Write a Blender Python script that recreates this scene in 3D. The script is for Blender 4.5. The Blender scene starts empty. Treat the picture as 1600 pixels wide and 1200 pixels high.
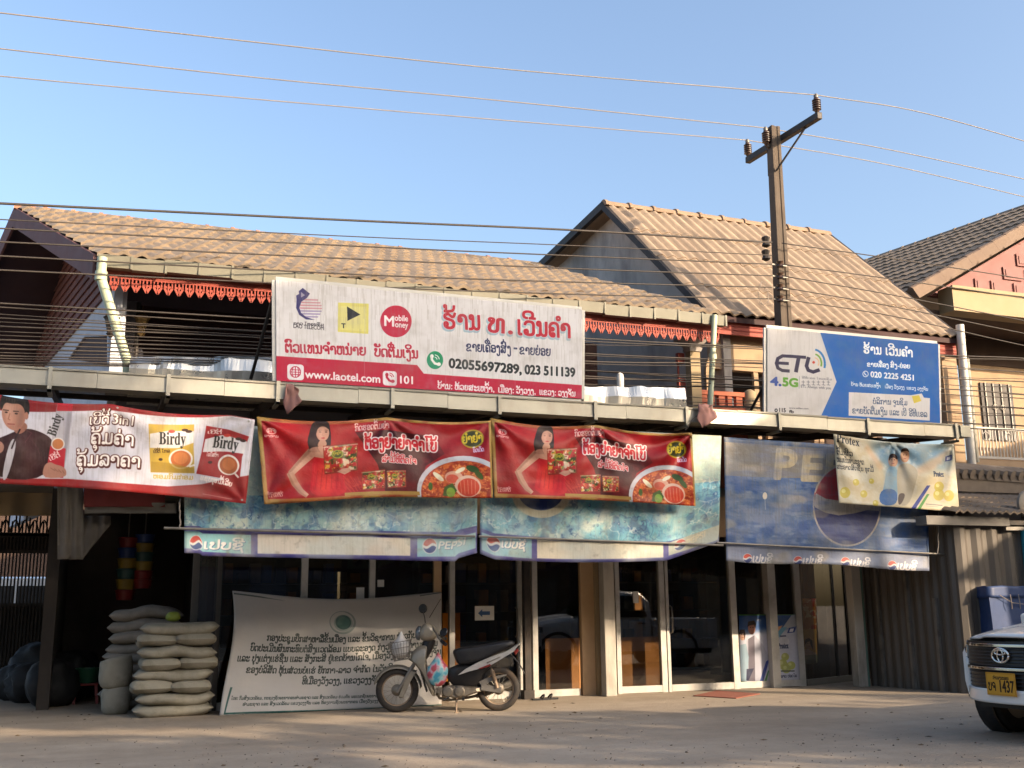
# A row of small-town shop houses at golden hour.  Everything is built in code.
import bpy, bmesh, math, random
import numpy as np
from mathutils import Vector, Matrix
random.seed(7)
RNG = np.random.RandomState(11)
SC = bpy.context.scene
COL = SC.collection
PI = math.pi

# ------------------------------------------------------------------ camera
F_PX = 1650.0
H_CAM = 1.25
CAM_F = Vector((0.345235, 0.915677, 0.205661))
def _axes(th, ps, ro):
    f = Vector((math.sin(ps)*math.cos(th), math.cos(ps)*math.cos(th), math.sin(th)))
    r = Vector((math.cos(ps), -math.sin(ps), 0.0))
    u = r.cross(f)
    c, s = math.cos(ro), math.sin(ro)
    return f, c*r + s*u, -s*r + c*u
CAM_F, CAM_R, CAM_U = _axes(0.20714626, 0.360509, -0.01062023)

def ray(px, py):
    return CAM_F + CAM_R*((px-800)/F_PX) - CAM_U*((py-600)/F_PX)
def at(px, py, Y):                       # point of the plane y = Y seen at photo pixel px, py
    d = ray(px, py)
    p = d*(Y/d.y)
    return Vector((p.x, Y, p.z+H_CAM))
def atz(px, py, Z):                      # point of the plane z = Z
    d = ray(px, py)
    p = d*((Z-H_CAM)/d.z)
    return Vector((p.x, p.y, Z))
def gnd(px, py):
    return atz(px, py, 0.0)

def tag(o, label=None, cat=None, group=None, kind=None):
    if label: o['label'] = label
    if cat: o['category'] = cat
    if group: o['group'] = group
    if kind: o['kind'] = kind
    return o
def empty(name, loc=(0, 0, 0), rz=0.0, label=None, cat=None, group=None):
    o = bpy.data.objects.new(name, None)
    o.location = loc
    o.rotation_euler = (0, 0, rz)
    o.empty_display_size = 0.2
    COL.objects.link(o)
    return tag(o, label, cat, group)

def world_loc(o):
    v = Vector((0, 0, 0))
    while o is not None:
        v += Vector(o.location)
        o = o.parent
    return v

class MB:
    """collects geometry; build() links it as one mesh object"""
    def __init__(self):
        self.v = []; self.f = []; self.mi = []; self.uv = {}
        self.m = 0
    def face(self, idx):
        self.f.append(tuple(idx)); self.mi.append(self.m)
    def add(self, vs, fs):
        b = len(self.v)
        self.v += [tuple(p) for p in vs]
        for f in fs: self.face([b+i for i in f])
        return b
    def box(self, a, b):
        x0, y0, z0 = [min(a[i], b[i]) for i in range(3)]
        x1, y1, z1 = [max(a[i], b[i]) for i in range(3)]
        self.add([(x0,y0,z0),(x1,y0,z0),(x1,y1,z0),(x0,y1,z0),(x0,y0,z1),(x1,y0,z1),(x1,y1,z1),(x0,y1,z1)],
                 [(3,2,1,0),(4,5,6,7),(0,1,5,4),(1,2,6,5),(2,3,7,6),(3,0,4,7)])
        return self
    def hexa(self, lo, hi):              # two quads (same order) make a box
        n = len(lo)
        self.add(list(lo)+list(hi), [tuple(range(n-1, -1, -1)), tuple(range(n, 2*n))] +
                 [(i, (i+1) % n, n+(i+1) % n, n+i) for i in range(n)])
        return self
    def prism(self, poly, d):            # polygon extruded by vector d
        d = Vector(d)
        return self.hexa([Vector(p) for p in poly], [Vector(p)+d for p in poly])
    def bar(self, a, b, w, h, up=(0, 0, 1)):   # rectangular bar from a to b
        a = Vector(a); b = Vector(b); t = (b-a).normalized(); up = Vector(up)
        s = t.cross(up)
        if s.length < 1e-5: s = t.cross(Vector((1, 0, 0)))
        s.normalize(); u = s.cross(t)
        s *= w/2; u *= h/2
        return self.hexa([a-s-u, a+s-u, a+s+u, a-s+u], [b-s-u, b+s-u, b+s+u, b-s+u])
    def tube(self, pts, r, n=8, caps=True):
        pts = [Vector(p) for p in pts]
        rs = r if isinstance(r, (list, tuple)) else [r]*len(pts)
        rings = []
        prev = None
        for i, p in enumerate(pts):
            t = (pts[min(i+1, len(pts)-1)] - pts[max(i-1, 0)])
            if t.length < 1e-9: t = Vector((0, 0, 1))
            t.normalize()
            if prev is None:
                s = t.cross(Vector((0, 0, 1)))
                if s.length < 1e-3: s = t.cross(Vector((1, 0, 0)))
            else:
                s = prev - t*prev.dot(t)
            s.normalize(); prev = s
            u = t.cross(s)
            rings.append([p + (s*math.cos(2*PI*k/n) + u*math.sin(2*PI*k/n))*rs[i] for k in range(n)])
        b = len(self.v)
        for rg in rings: self.v += [tuple(q) for q in rg]
        for i in range(len(rings)-1):
            for k in range(n):
                self.face([b+i*n+k, b+i*n+(k+1) % n, b+(i+1)*n+(k+1) % n, b+(i+1)*n+k])
        if caps:
            self.face([b+k for k in range(n-1, -1, -1)])
            self.face([b+(len(rings)-1)*n+k for k in range(n)])
        return self
    def lathe(self, prof, c=(0, 0, 0), axis=(0, 0, 1), n=20, close=False):  # prof: (radius, along)
        ax = Vector(axis).normalized(); c = Vector(c)
        s = ax.cross(Vector((0, 0, 1)))
        if s.length < 1e-3: s = Vector((1, 0, 0))
        s.normalize(); u = ax.cross(s)
        b = len(self.v); m = len(prof)
        for r, h in prof:
            for k in range(n):
                a = 2*PI*k/n
                self.v.append(tuple(c + ax*h + (s*math.cos(a)+u*math.sin(a))*r))
        for i in range(m if close else m-1):
            j = (i+1) % m
            for k in range(n):
                self.face([b+i*n+k, b+i*n+(k+1) % n, b+j*n+(k+1) % n, b+j*n+k])
        if not close:
            if prof[0][0] > 1e-6: self.face([b+k for k in range(n-1, -1, -1)])
            if prof[-1][0] > 1e-6: self.face([b+(m-1)*n+k for k in range(n)])
        return self
    def grid(self, fn, nu, nv, uv=None):   # fn(u,v) -> point, u,v in 0..1
        b = len(self.v)
        for j in range(nv+1):
            for i in range(nu+1):
                self.v.append(tuple(fn(i/nu, j/nv)))
                if uv is not None: self.uv[len(self.v)-1] = (i/nu, 1-j/nv)
        for j in range(nv):
            for i in range(nu):
                a = b+j*(nu+1)+i
                self.face([a, a+nu+1, a+nu+2, a+1])
        return self
    def loft(self, rings, caps=True, closed=True):
        b = len(self.v); n = len(rings[0])
        for r in rings: self.v += [tuple(p) for p in r]
        for i in range(len(rings)-1):
            for k in range(n if closed else n-1):
                self.face([b+i*n+k, b+i*n+(k+1) % n, b+(i+1)*n+(k+1) % n, b+(i+1)*n+k])
        if caps:
            self.face([b+k for k in range(n-1, -1, -1)])
            self.face([b+(len(rings)-1)*n+k for k in range(n)])
        return self
    def build(self, name, mat, parent=None, smooth=False, local=False, solid=0.0, sub=0, bevel=0.0, fixn=True):
        me = bpy.data.meshes.new(name)
        vs = [Vector(p) for p in self.v]
        if parent is not None:
            off = Vector((0, 0, 0)) if local else world_loc(parent)
        else:
            if local: off = Vector((0, 0, 0))
            else:
                off = Vector((sum(p.x for p in vs)/len(vs), sum(p.y for p in vs)/len(vs), min(p.z for p in vs)))
        me.from_pydata([tuple(p-off) for p in vs], [], self.f)
        mats = mat if isinstance(mat, (list, tuple)) else [mat]
        for m in mats: me.materials.append(m)
        if len(mats) > 1:
            me.polygons.foreach_set('material_index', self.mi)
        if self.uv:
            uvl = me.uv_layers.new(name='UVMap')
            for l in me.loops:
                uvl.data[l.index].uv = self.uv.get(l.vertex_index, (0, 0))
        if fixn:
            bm = bmesh.new(); bm.from_mesh(me)
            bmesh.ops.recalc_face_normals(bm, faces=bm.faces)
            bm.to_mesh(me); bm.free()
        if smooth:
            me.polygons.foreach_set('use_smooth', [True]*len(me.polygons))
        me.update()
        o = bpy.data.objects.new(name, me)
        COL.objects.link(o)
        if parent is not None: o.parent = parent
        elif not local: o.location = off
        if bevel:
            md = o.modifiers.new('bev', 'BEVEL'); md.width = bevel; md.segments = 2; md.limit_method = 'ANGLE'
            md.angle_limit = math.radians(40)
        if solid:
            md = o.modifiers.new('sol', 'SOLIDIFY'); md.thickness = solid; md.offset = 0
        if sub:
            md = o.modifiers.new('sub', 'SUBSURF'); md.levels = sub; md.render_levels = sub
        if smooth == 'auto':
            me.set_sharp_from_angle(angle=math.radians(35))
        return o

def smooth_noise(seed, n=64):
    r = np.random.RandomState(seed).rand(n, n)
    def fn(x, y):
        xi = math.floor(x); yi = math.floor(y); fx = x-xi; fy = y-yi
        fx = fx*fx*(3-2*fx); fy = fy*fy*(3-2*fy)
        a = r[yi % n, xi % n]; b = r[yi % n, (xi+1) % n]; c = r[(yi+1) % n, xi % n]; d = r[(yi+1) % n, (xi+1) % n]
        return (a*(1-fx)+b*fx)*(1-fy) + (c*(1-fx)+d*fx)*fy - 0.5
    return fn
LAO_GLYPHS = """
ກ=92,399 134,392 158,371 173,384 220,398 312,392 356,371 383,336 391,287 391,0 327,0 327,287 322,313 308,332 283,343 226,343 187,319 171,297 171,64 166,33 153,11 132,-3 102,-7 67,-3 42,10 27,32 22,63 27,94 43,116 69,130 107,135 107,263 61,265 39,279 26,301 22,333 26,362 39,383 61,395|92,353 75,348 70,331 75,314 92,309 109,315 115,331 109,347|96,85 113,79 119,63 113,46 96,40 80,46 74,63 80,80
ຂ=221,405 295,398 347,376 379,339 390,287 382,248 359,214 320,186 128,112 110,96 104,82 110,66 151,49 200,48 284,90 314,96 341,91 367,77 417,22 370,-12 338,26 312,38 204,-5 122,-1 76,16 49,43 40,81 49,114 78,145 125,173 253,219 309,249 323,268 328,289 321,318 301,338 267,350 219,354 180,343 166,334 187,299 184,252 169,229 145,215 111,210 79,215 56,230 42,255 38,289 42,312 54,334 74,353 135,386|112,306 95,300 90,284 95,267 112,261 129,267 134,284 129,300
ຄ=217,405 301,392 330,377 351,355 366,326 382,249 384,0 320,0 319,242 308,303 285,336 244,352 189,351 144,334 129,320 109,289 103,262 138,268 177,265 206,254 223,236 228,211 223,186 206,168 179,157 124,155 114,157 106,140 105,103 112,77 119,98 133,114 153,123 211,122 233,109 246,87 251,56 246,29 233,9 211,-3 180,-7 119,1 77,25 51,65 42,122 57,210 43,243 46,291 71,347 116,384 179,403|140,217 120,212 141,205 165,211|185,74 164,72 161,54 170,46 192,48 196,61
ງ=219,405 274,394 313,360 336,303 344,223 344,5 337,-74 317,-128 300,-146 251,-167 185,-168 137,-150 124,-134 108,-94 99,-48 165,-45 173,-77 184,-99 200,-113 219,-118 245,-112 264,-97 276,-70 280,-33 280,223 268,317 254,340 234,348 229,298 215,275 191,262 158,258 126,262 104,275 90,296 86,325 93,360 114,385 155,400|160,350 143,345 138,328 143,311 160,306 177,311 182,328 177,345
ຈ=213,410 289,400 343,368 362,343 375,311 386,224 386,0 322,0 320,126 314,147 287,181 283,156 270,138 248,127 185,128 161,140 147,160 142,188 147,217 161,238 185,251 218,255 286,246 308,235 322,219 315,280 294,324 260,350 212,358 179,354 151,345 129,330 113,310 107,227 43,227 49,320 77,367 112,391 157,405|226,211 206,210 197,203 196,179 207,168 227,169 236,176 237,200
ຊ=226,402 295,395 345,374 375,339 385,290 377,254 353,223 313,195 139,129 111,100 108,81 113,66 148,49 208,50 233,62 293,128 327,134 350,129 366,115 376,91 391,-34 426,-141 376,-170 330,-48 315,68 300,35 272,12 232,-1 178,-6 119,-1 77,16 52,43 44,80 50,117 71,149 106,175 279,241 304,257 318,274 323,292 317,318 299,336 267,347 205,349 175,341 163,334 183,299 185,285 175,256 159,234 136,218 107,210 75,217 52,232 38,256 34,289 39,312 54,335 114,379 163,396|102,306 88,297 87,273 94,264 114,262 128,271 129,295 122,303
ຍ=167,408 195,404 214,393 226,374 230,347 226,318 213,298 192,286 163,281 126,291 103,322 105,291 111,266 135,231 165,219 208,217 208,161 136,147 111,123 108,106 114,79 134,60 167,49 213,45 262,55 297,84 318,131 325,198 325,399 389,399 389,198 378,109 345,45 290,7 213,-6 137,1 83,22 51,56 40,105 55,151 97,185 72,206 54,233 44,266 40,304 48,350 72,383 112,402|164,369 146,364 142,347 147,329 164,325 181,330 186,347 181,364
ດ=214,399 308,388 357,366 374,346 386,287 386,0 322,0 322,278 316,309 295,330 262,343 214,347 167,342 134,329 114,308 107,278 107,128 150,127 180,115 198,93 205,60 200,29 185,7 160,-6 125,-10 89,-6 63,7 48,29 43,60 43,287 55,344 70,364 116,387|125,82 108,76 102,60 108,43 125,37 141,43 147,60 141,76
ຕ=136,413 174,400 188,384 213,325 226,312 239,325 260,384 290,409 311,413 348,405 374,383 390,345 395,293 395,0 331,0 326,341 320,356 308,357 276,288 245,263 204,263 173,289 139,359 127,358 117,318 116,134 158,129 189,117 207,95 213,65 209,32 195,9 172,-6 139,-10 101,-6 74,8 57,31 52,63 52,293 57,345 73,383 99,405|128,84 114,75 113,51 120,42 140,40 153,49 155,72 147,81
ຖ=72,399 114,391 141,365 163,380 208,397 274,397 307,390 333,379 351,362 371,325 378,287 378,-171 314,-171 314,287 309,312 293,330 266,340 229,344 208,341 171,317 154,296 154,122 190,118 217,106 233,86 238,58 234,28 220,7 196,-6 163,-10 131,-5 108,10 94,34 89,69 89,273 42,275 24,287 13,308 9,337 13,364 25,384 44,395|73,357 57,352 51,335 57,318 73,313 90,318 96,335 90,352|169,77 186,71 192,54 186,38 169,32 153,38 147,54 153,71
ທ=108,399 141,396 164,384 178,365 183,339 172,277 158,251 120,208 97,152 98,84 110,61 128,46 154,42 181,46 200,58 212,79 216,311 221,350 238,378 265,394 304,399 343,394 370,377 387,350 393,312 393,0 336,0 336,312 327,339 302,347 280,338 275,327 273,108 265,56 243,19 206,-3 154,-10 103,-2 66,22 44,61 37,116 42,165 56,208 79,245 112,275 80,279 56,291 42,310 38,338 42,365 55,384 77,396|108,363 125,358 130,341 125,324 108,318 91,323 86,341 91,358
ນ=112,405 148,401 174,386 189,363 195,329 195,103 229,59 269,44 292,48 308,60 318,79 322,390 386,390 386,106 379,55 357,19 321,-3 270,-10 217,0 180,30 132,0 101,-8 26,-10 26,40 97,44 116,57 127,84 131,254 88,260 57,274 39,297 33,328 38,362 53,386 77,400|122,351 103,351 92,339 92,320 103,309 122,309 133,320 133,339
ບ=124,400 160,395 185,383 201,362 206,334 194,281 121,174 109,117 116,86 135,64 167,51 212,46 260,53 294,72 315,104 322,149 322,390 386,390 386,149 375,81 342,33 288,4 212,-6 138,2 86,24 54,60 44,111 47,149 59,185 107,256 79,265 59,281 47,304 44,332 49,362 64,383 89,396|126,350 109,345 103,328 109,311 126,306 142,311 148,328 142,345
ປ=322,542 386,542 386,149 375,81 342,33 288,4 212,-6 138,2 86,24 54,60 44,111 47,149 59,185 107,256 79,265 59,281 47,304 44,332 49,362 64,383 89,396 124,400 160,395 185,383 201,362 206,334 194,281 121,174 109,117 116,86 135,64 167,51 212,46 260,53 294,72 315,104 322,149|126,350 109,345 103,328 109,311 126,306 142,311 148,328 142,345
ຜ=412,455 440,403 439,355 429,327 390,281 389,78 383,55 359,19 307,-4 267,-4 214,20 177,1 133,-6 93,1 61,23 50,39 36,79 35,317 39,351 53,375 76,390 108,394 141,390 164,377 178,356 183,326 178,296 162,276 136,265 99,265 99,104 108,70 134,58 155,61 170,70 179,84 182,212 247,212 249,83 269,60 304,61 324,85 327,104 327,265 290,269 263,281 247,300 242,326 247,358 260,380 283,394 315,398 343,395 364,385 378,368 386,345 396,368 395,390 371,422|313,354 330,350 336,332 331,316 313,310 297,314 291,332 296,349|108,354 125,349 130,332 126,315 108,310 91,314 86,332 91,349
ຝ=327,542 391,542 389,78 373,35 343,8 285,-6 250,1 214,20 177,1 112,-4 76,11 50,39 35,104 35,317 39,351 53,375 76,390 108,394 141,390 164,377 178,356 183,326 178,296 162,276 136,265 99,265 99,104 108,70 134,58 155,61 170,70 179,84 182,212 247,212 249,83 269,60 304,61 324,85 327,104|108,354 125,349 130,332 126,315 108,310 91,314 86,332 91,349
ພ=121,400 157,395 183,381 198,357 203,323 190,271 128,185 103,130 103,79 112,61 129,50 151,46 168,50 180,61 189,104 189,212 253,212 256,78 263,59 276,48 310,50 321,61 330,104 330,388 394,388 394,104 388,56 369,21 338,1 294,-6 257,1 221,20 183,1 136,-6 92,1 61,22 42,56 36,104 39,145 49,182 88,246 67,255 53,269 44,289 46,352 61,379 86,395|133,339 113,339 104,332 102,307 114,297 134,297 143,305 144,329
ຟ=330,542 394,542 394,104 388,56 369,21 338,1 294,-6 257,1 221,20 183,1 136,-6 92,1 61,22 42,56 36,104 39,145 49,182 88,246 67,255 53,269 44,289 46,352 61,379 86,395 121,400 157,395 183,381 198,357 203,323 200,298 174,243 112,157 103,130 103,79 112,61 129,50 168,50 187,79 189,212 253,212 256,78 263,59 276,48 310,50 321,61 330,104|133,339 113,339 104,332 102,307 114,297 134,297 143,305 144,329
ມ=124,390 188,390 192,96 204,66 225,48 253,42 285,48 308,66 321,96 326,390 390,390 390,102 381,53 356,18 313,-3 216,-9 167,1 156,9 126,-5 103,-9 44,-7 23,3 10,20 6,44 9,67 19,83 36,93 60,96 97,86 109,54 120,66
ຢ=325,542 389,542 389,198 378,109 345,45 290,7 213,-6 137,1 83,22 51,56 40,105 44,130 55,151 97,185 72,206 54,233 44,266 40,304 48,350 72,383 112,402 167,408 195,404 214,393 226,374 230,347 226,318 213,298 192,286 143,284 126,291 103,322 111,266 135,231 165,219 208,217 208,161 136,147 120,137 108,106 114,79 134,60 167,49 213,45 262,55 297,84 318,131 325,198|164,369 146,364 142,347 147,329 164,325 181,330 186,347 181,364
ຣ=221,405 272,401 318,386 358,362 393,329 352,286 288,335 253,347 165,348 128,338 106,323 99,302 108,278 132,261 172,250 301,239 353,215 384,174 394,118 384,64 353,25 303,2 233,-6 178,-4 98,12 74,25 57,42 37,79 40,130 54,152 77,166 109,170 143,165 167,151 182,129 187,97 179,63 193,57 231,50 288,54 311,66 325,86 330,114 323,150 302,175 266,190 137,202 80,222 46,256 35,304 47,348 81,380 140,399|105,119 91,111 89,87 97,78 116,76 130,84 131,108 124,117
ລ=217,405 295,397 351,372 384,332 396,274 396,81 390,43 372,16 343,-1 302,-6 266,-1 238,15 218,41 197,114 183,140 165,156 143,161 124,154 115,132 149,128 174,116 189,96 193,68 188,36 175,12 152,-1 120,-6 82,-1 55,15 39,40 34,76 41,136 63,179 100,205 150,213 187,208 215,192 236,166 258,93 284,51 301,46 313,50 322,62 329,107 329,255 322,298 301,328 267,346 219,352 156,342 137,330 126,313 116,252 53,259 61,319 80,357 112,384 158,400|114,86 96,81 91,64 97,47 114,42 131,47 136,64 130,81
ວ=217,399 293,393 347,374 380,341 391,296 391,93 380,48 349,16 297,-3 224,-9 149,-2 90,18 68,33 42,72 39,95 44,127 59,150 84,164 118,168 152,163 175,149 190,126 195,93 190,71 171,47 189,45 268,49 299,63 318,86 324,119 324,276 317,308 297,330 263,343 217,347 174,343 142,329 121,306 111,273 47,279 63,332 97,369 148,392|117,118 100,113 95,96 100,79 117,74 133,79 139,96 134,113
ສ=412,500 446,441 458,384 443,332 396,280 396,81 390,43 373,16 344,-1 303,-6 267,-1 239,15 219,41 197,114 183,140 165,156 143,161 125,154 116,132 150,128 174,116 189,96 194,68 189,36 175,12 153,-1 121,-6 83,-1 56,15 39,40 34,76 42,136 64,179 100,205 151,213 188,208 216,192 236,166 271,66 285,51 302,46 314,50 328,81 329,250 208,245 132,250 77,267 45,294 34,333 45,368 78,394 132,409 208,414 271,411 322,401 360,384 386,360 395,380 392,399 357,459|158,358 100,345 93,333 100,318 122,307 158,300 265,299 330,311 338,322 330,338 305,350 265,357|114,86 96,81 92,64 97,47 114,42 132,47 136,64 131,81
ຫ=209,410 256,401 284,375 308,401 336,410 374,403 401,382 417,347 422,298 422,0 358,0 358,298 352,339 345,349 324,350 297,321 297,107 288,57 261,20 217,-1 155,-8 92,-1 46,20 19,56 10,105 13,157 21,203 55,275 34,285 10,320 11,372 24,392 46,403 76,407 105,403 126,391 138,372 140,323 124,284 95,242 85,208 77,107 82,80 96,60 121,48 155,44 189,48 213,60 228,80 233,107 233,288 187,290 167,303 155,323 151,351 155,377 166,395 184,406|216,370 199,364 193,347 199,331 216,325 232,331 238,347 232,364|76,366 59,360 54,343 59,327 76,321 92,327 98,343 93,360
ອ=217,405 294,399 349,379 382,346 393,299 393,81 383,43 350,15 295,-1 184,-4 119,9 69,32 46,71 48,131 62,155 86,169 120,173 156,168 182,154 197,130 202,97 197,75 181,58 192,53 223,46 268,50 301,62 320,81 327,107 327,209 254,191 140,197 85,217 52,251 41,298 52,345 85,379 140,399|217,352 169,349 134,339 113,322 106,298 112,274 133,257 168,246 217,243 265,246 300,256 320,274 327,298 320,322 300,339 265,349|115,118 102,109 100,85 108,76 127,74 141,83 142,106 135,115
ຮ=381,432 432,415 415,360 391,320 360,296 321,288 298,291 255,312 208,351 179,358 125,350 111,340 108,325 116,309 138,294 300,252 353,223 385,183 395,132 384,72 349,28 291,2 211,-6 127,4 68,35 51,52 32,90 35,145 49,169 74,184 108,188 141,184 164,169 178,146 183,114 174,82 150,56 207,46 259,52 296,69 318,96 325,135 318,166 297,190 262,207 135,233 79,256 46,285 35,322 45,360 72,388 117,404 180,410 224,402 295,351 322,341 340,347 355,364|116,136 96,136 87,129 86,104 97,94 117,94 126,102 127,126
ຯ=150,413 192,408 221,395 239,372 244,341 240,308 226,285 203,271 171,267 138,272 115,286 101,308 97,339 91,335 85,299 87,238 104,204 120,200 139,202 175,220 295,341 337,357 371,352 396,339 410,319 415,290 409,259 390,222 315,129 123,-76 78,-29 312,223 350,285 347,301 330,295 239,197 187,158 119,146 75,154 44,178 24,218 17,273 24,334 49,378 91,404|171,361 154,356 148,339 154,322 171,317 187,322 193,339 187,356
ະ=333,163 377,117 388,98 391,80 380,41 347,13 291,-4 214,-9 162,-8 87,7 65,20 40,51 32,86 37,119 52,143 77,157 112,162 148,157 174,143 190,119 195,86 182,46 216,45 259,47 309,62 313,83 285,115|111,108 96,103 92,86 97,70 113,65 129,70 134,86 128,103|333,401 377,356 388,336 391,318 380,279 347,251 291,234 214,229 162,231 87,245 65,258 40,289 32,325 37,358 52,381 77,395 112,400 148,395 174,381 190,357 195,325 182,284 216,283 290,290 309,300 313,321 285,353|111,346 96,341 92,325 97,308 113,303 129,308 134,325 128,341
ັ=-96,628 -71,604 -41,562 -38,545 -49,506 -83,478 -138,461 -215,455 -268,457 -342,472 -364,485 -389,516 -398,551 -392,584 -377,608 -352,622 -318,626 -281,622 -255,608 -239,584 -235,551 -247,511 -213,509 -170,511 -120,526 -116,548 -144,580|-318,573 -333,567 -338,551 -333,535 -316,530 -300,535 -295,551 -301,568
າ=215,399 282,391 330,364 358,320 368,258 368,0 304,0 304,249 298,292 282,322 254,341 215,347 167,339 137,317 170,313 194,300 208,279 213,250 208,219 193,198 168,185 133,180 99,185 74,198 60,219 55,250 65,315 95,362 145,390|135,269 118,264 112,250 118,235 133,231 151,235 156,250 151,264
ຳ=216,399 282,391 330,364 359,320 368,258 368,0 304,0 304,249 299,292 282,322 254,341 216,347 167,339 137,317 170,313 194,300 208,279 213,250 208,219 193,198 168,185 133,180 99,185 75,198 60,219 55,250 65,315 95,362 145,390|135,269 118,264 113,250 118,235 133,231 151,235 157,250 151,264|-214,575 -182,571 -159,559 -146,539 -141,512 -146,481 -160,460 -183,447 -215,442 -247,447 -269,460 -283,481 -288,512 -283,539 -269,559 -246,571|-214,537 -235,531 -242,512 -235,493 -215,487 -193,493 -186,512 -193,531
ິ=221,661 299,654 356,633 389,598 400,550 391,501 361,466 312,446 244,439 244,483 283,487 311,499 328,519 334,548 327,578 306,599 270,612 221,616 166,612 127,599 103,578 95,548 102,519 121,499 153,487 197,483 197,439 124,446 71,466 40,501 29,550 41,598 77,633 137,654
ີ=220,661 299,654 355,633 389,598 400,550 395,512 378,483 452,483 452,437 244,437 244,483 283,487 311,499 328,519 334,548 327,578 306,599 270,612 220,616 166,612 126,599 103,578 95,548 101,519 121,499 152,487 197,483 197,439 123,446 71,466 39,501 29,550 41,598 77,633 137,654
ຶ=221,661 299,654 356,633 389,598 400,550 391,501 361,466 312,446 244,439 244,483 283,487 311,499 328,519 334,548 327,578 306,599 270,612 221,616 166,612 127,599 103,578 95,548 102,519 121,499 153,487 197,483 197,439 124,446 71,466 40,501 29,550 41,598 77,633 137,654|262,589 179,589 179,513 262,513
ື=220,661 299,654 355,633 389,598 400,550 395,512 378,483 452,483 452,437 244,437 244,483 283,487 311,499 328,519 334,548 327,578 306,599 270,612 220,616 166,612 126,599 103,578 95,548 101,519 121,499 152,487 197,483 197,439 123,446 71,466 39,501 29,550 41,598 77,633 137,654|261,587 178,587 178,510 261,510
ຸ=220,-27 269,-42 297,-71 306,-90 314,-134 297,-184 243,-250 213,-216 235,-197 260,-162 261,-134 235,-146 196,-143 177,-133 165,-116 165,-64 176,-43 195,-31|222,-65 205,-71 200,-88 205,-105 222,-110 239,-105 245,-88 239,-71
ູ=172,-28 189,-31 210,-51 208,-91 179,-134 174,-158 177,-168 200,-179 244,-179 271,-163 275,-37 321,-37 321,-150 314,-180 295,-201 264,-214 220,-218 183,-215 156,-205 140,-189 136,-148 157,-106 145,-102 133,-84 133,-52 154,-31|172,-62 165,-70 173,-77 180,-70
ົ=206,628 293,622 355,605 393,577 405,538 402,521 391,501 347,455 299,503 327,535 322,557 261,572 181,573 174,572 188,533 179,492 163,472 138,461 104,457 69,461 44,475 29,499 27,547 48,578 91,609 161,626|106,554 89,548 84,532 89,516 103,510 121,516 126,532 121,548
ຼ=110,-28 178,-41 204,-57 245,-104 281,-130 316,-129 361,-95 388,-64 435,-104 401,-141 367,-167 331,-182 295,-188 259,-184 230,-174 207,-158 172,-111 150,-94 95,-81 109,-88 125,-114 122,-161 110,-181 88,-194 58,-198 30,-194 10,-184 -2,-165 -6,-140 2,-91 23,-56 59,-35|61,-118 50,-122 46,-134 50,-147 61,-151 74,-147 78,-134 74,-122
່=183,565 246,565 246,440 183,440
້=85,635 107,632 123,623 132,609 134,511 111,479 234,486 304,504 322,520 336,544 346,616 399,616 390,543 362,485 337,463 301,447 192,435 44,435 44,481 81,503 94,536 66,538 46,548 34,564 34,609 44,624 61,632|84,602 73,598 69,587 73,576 84,573 95,576 98,587 95,598
໊=135,619 154,614 195,580 211,575 288,618 334,615 358,601 372,577 373,524 363,506 322,479 391,483 412,496 420,524 474,524 464,482 437,447 424,442 255,435 255,481 287,499 323,535 326,561 312,571 296,570 257,543 214,531 172,540 134,572 96,559 87,544 84,522 86,497 104,469 141,466 129,474 127,513 133,523 158,531 185,521 192,509 192,476 181,450 161,434 117,426 80,432 54,450 39,480 33,522 40,565 59,595 91,613
໋=190,634 240,634 240,559 315,559 315,510 240,510 240,435 190,435 190,510 115,510 115,559 190,559
໌=110,624 178,611 204,595 245,548 281,522 316,523 361,557 388,587 435,548 401,511 367,485 331,469 295,464 259,467 230,477 207,494 172,541 150,558 95,571 109,564 125,538 122,491 110,470 88,458 58,454 30,457 10,468 -2,486 -6,512 2,561 23,596 59,617|61,534 50,530 46,518 50,505 61,501 74,505 78,517 74,530
ໍ=215,575 247,571 269,559 283,539 288,512 283,481 269,460 246,447 214,442 182,447 159,460 146,481 141,512 146,539 160,559 183,571|215,537 194,531 187,512 194,493 214,487 236,493 243,512 236,531
ເ=71,406 137,406 137,71 141,58 154,48 196,52 205,4 198,1 152,-7 113,-1 89,15 74,43
ແ=71,406 137,406 137,71 141,58 154,48 196,52 205,4 198,1 152,-7 113,-1 89,15 74,43|273,406 339,406 339,71 343,58 356,48 398,52 407,4 400,1 354,-7 315,-1 291,15 276,43
ໂ=61,611 259,611 259,559 109,559 141,511 147,464 147,332 81,332 81,477 76,515 70,529 49,549 7,559 7,588|81,406 147,406 148,71 151,58 164,48 206,52 215,4 208,1 162,-7 124,-1 100,15 84,43
ໃ=95,617 140,612 174,595 197,568 204,528 193,477 139,399 130,358 130,71 134,58 146,48 189,52 198,4 164,-6 125,-6 97,3 82,15 70,32 64,56 64,370 76,413 135,496 139,531 127,553 100,563 55,560 14,544 14,600 57,614
ໄ=7,611 216,611 216,559 179,549 159,531 152,517 147,477 147,332 81,332 82,477 93,525 119,559 -10,559|81,406 147,406 148,71 151,58 164,48 206,52 215,4 208,1 162,-7 124,-1 100,15 84,43
"""
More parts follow.
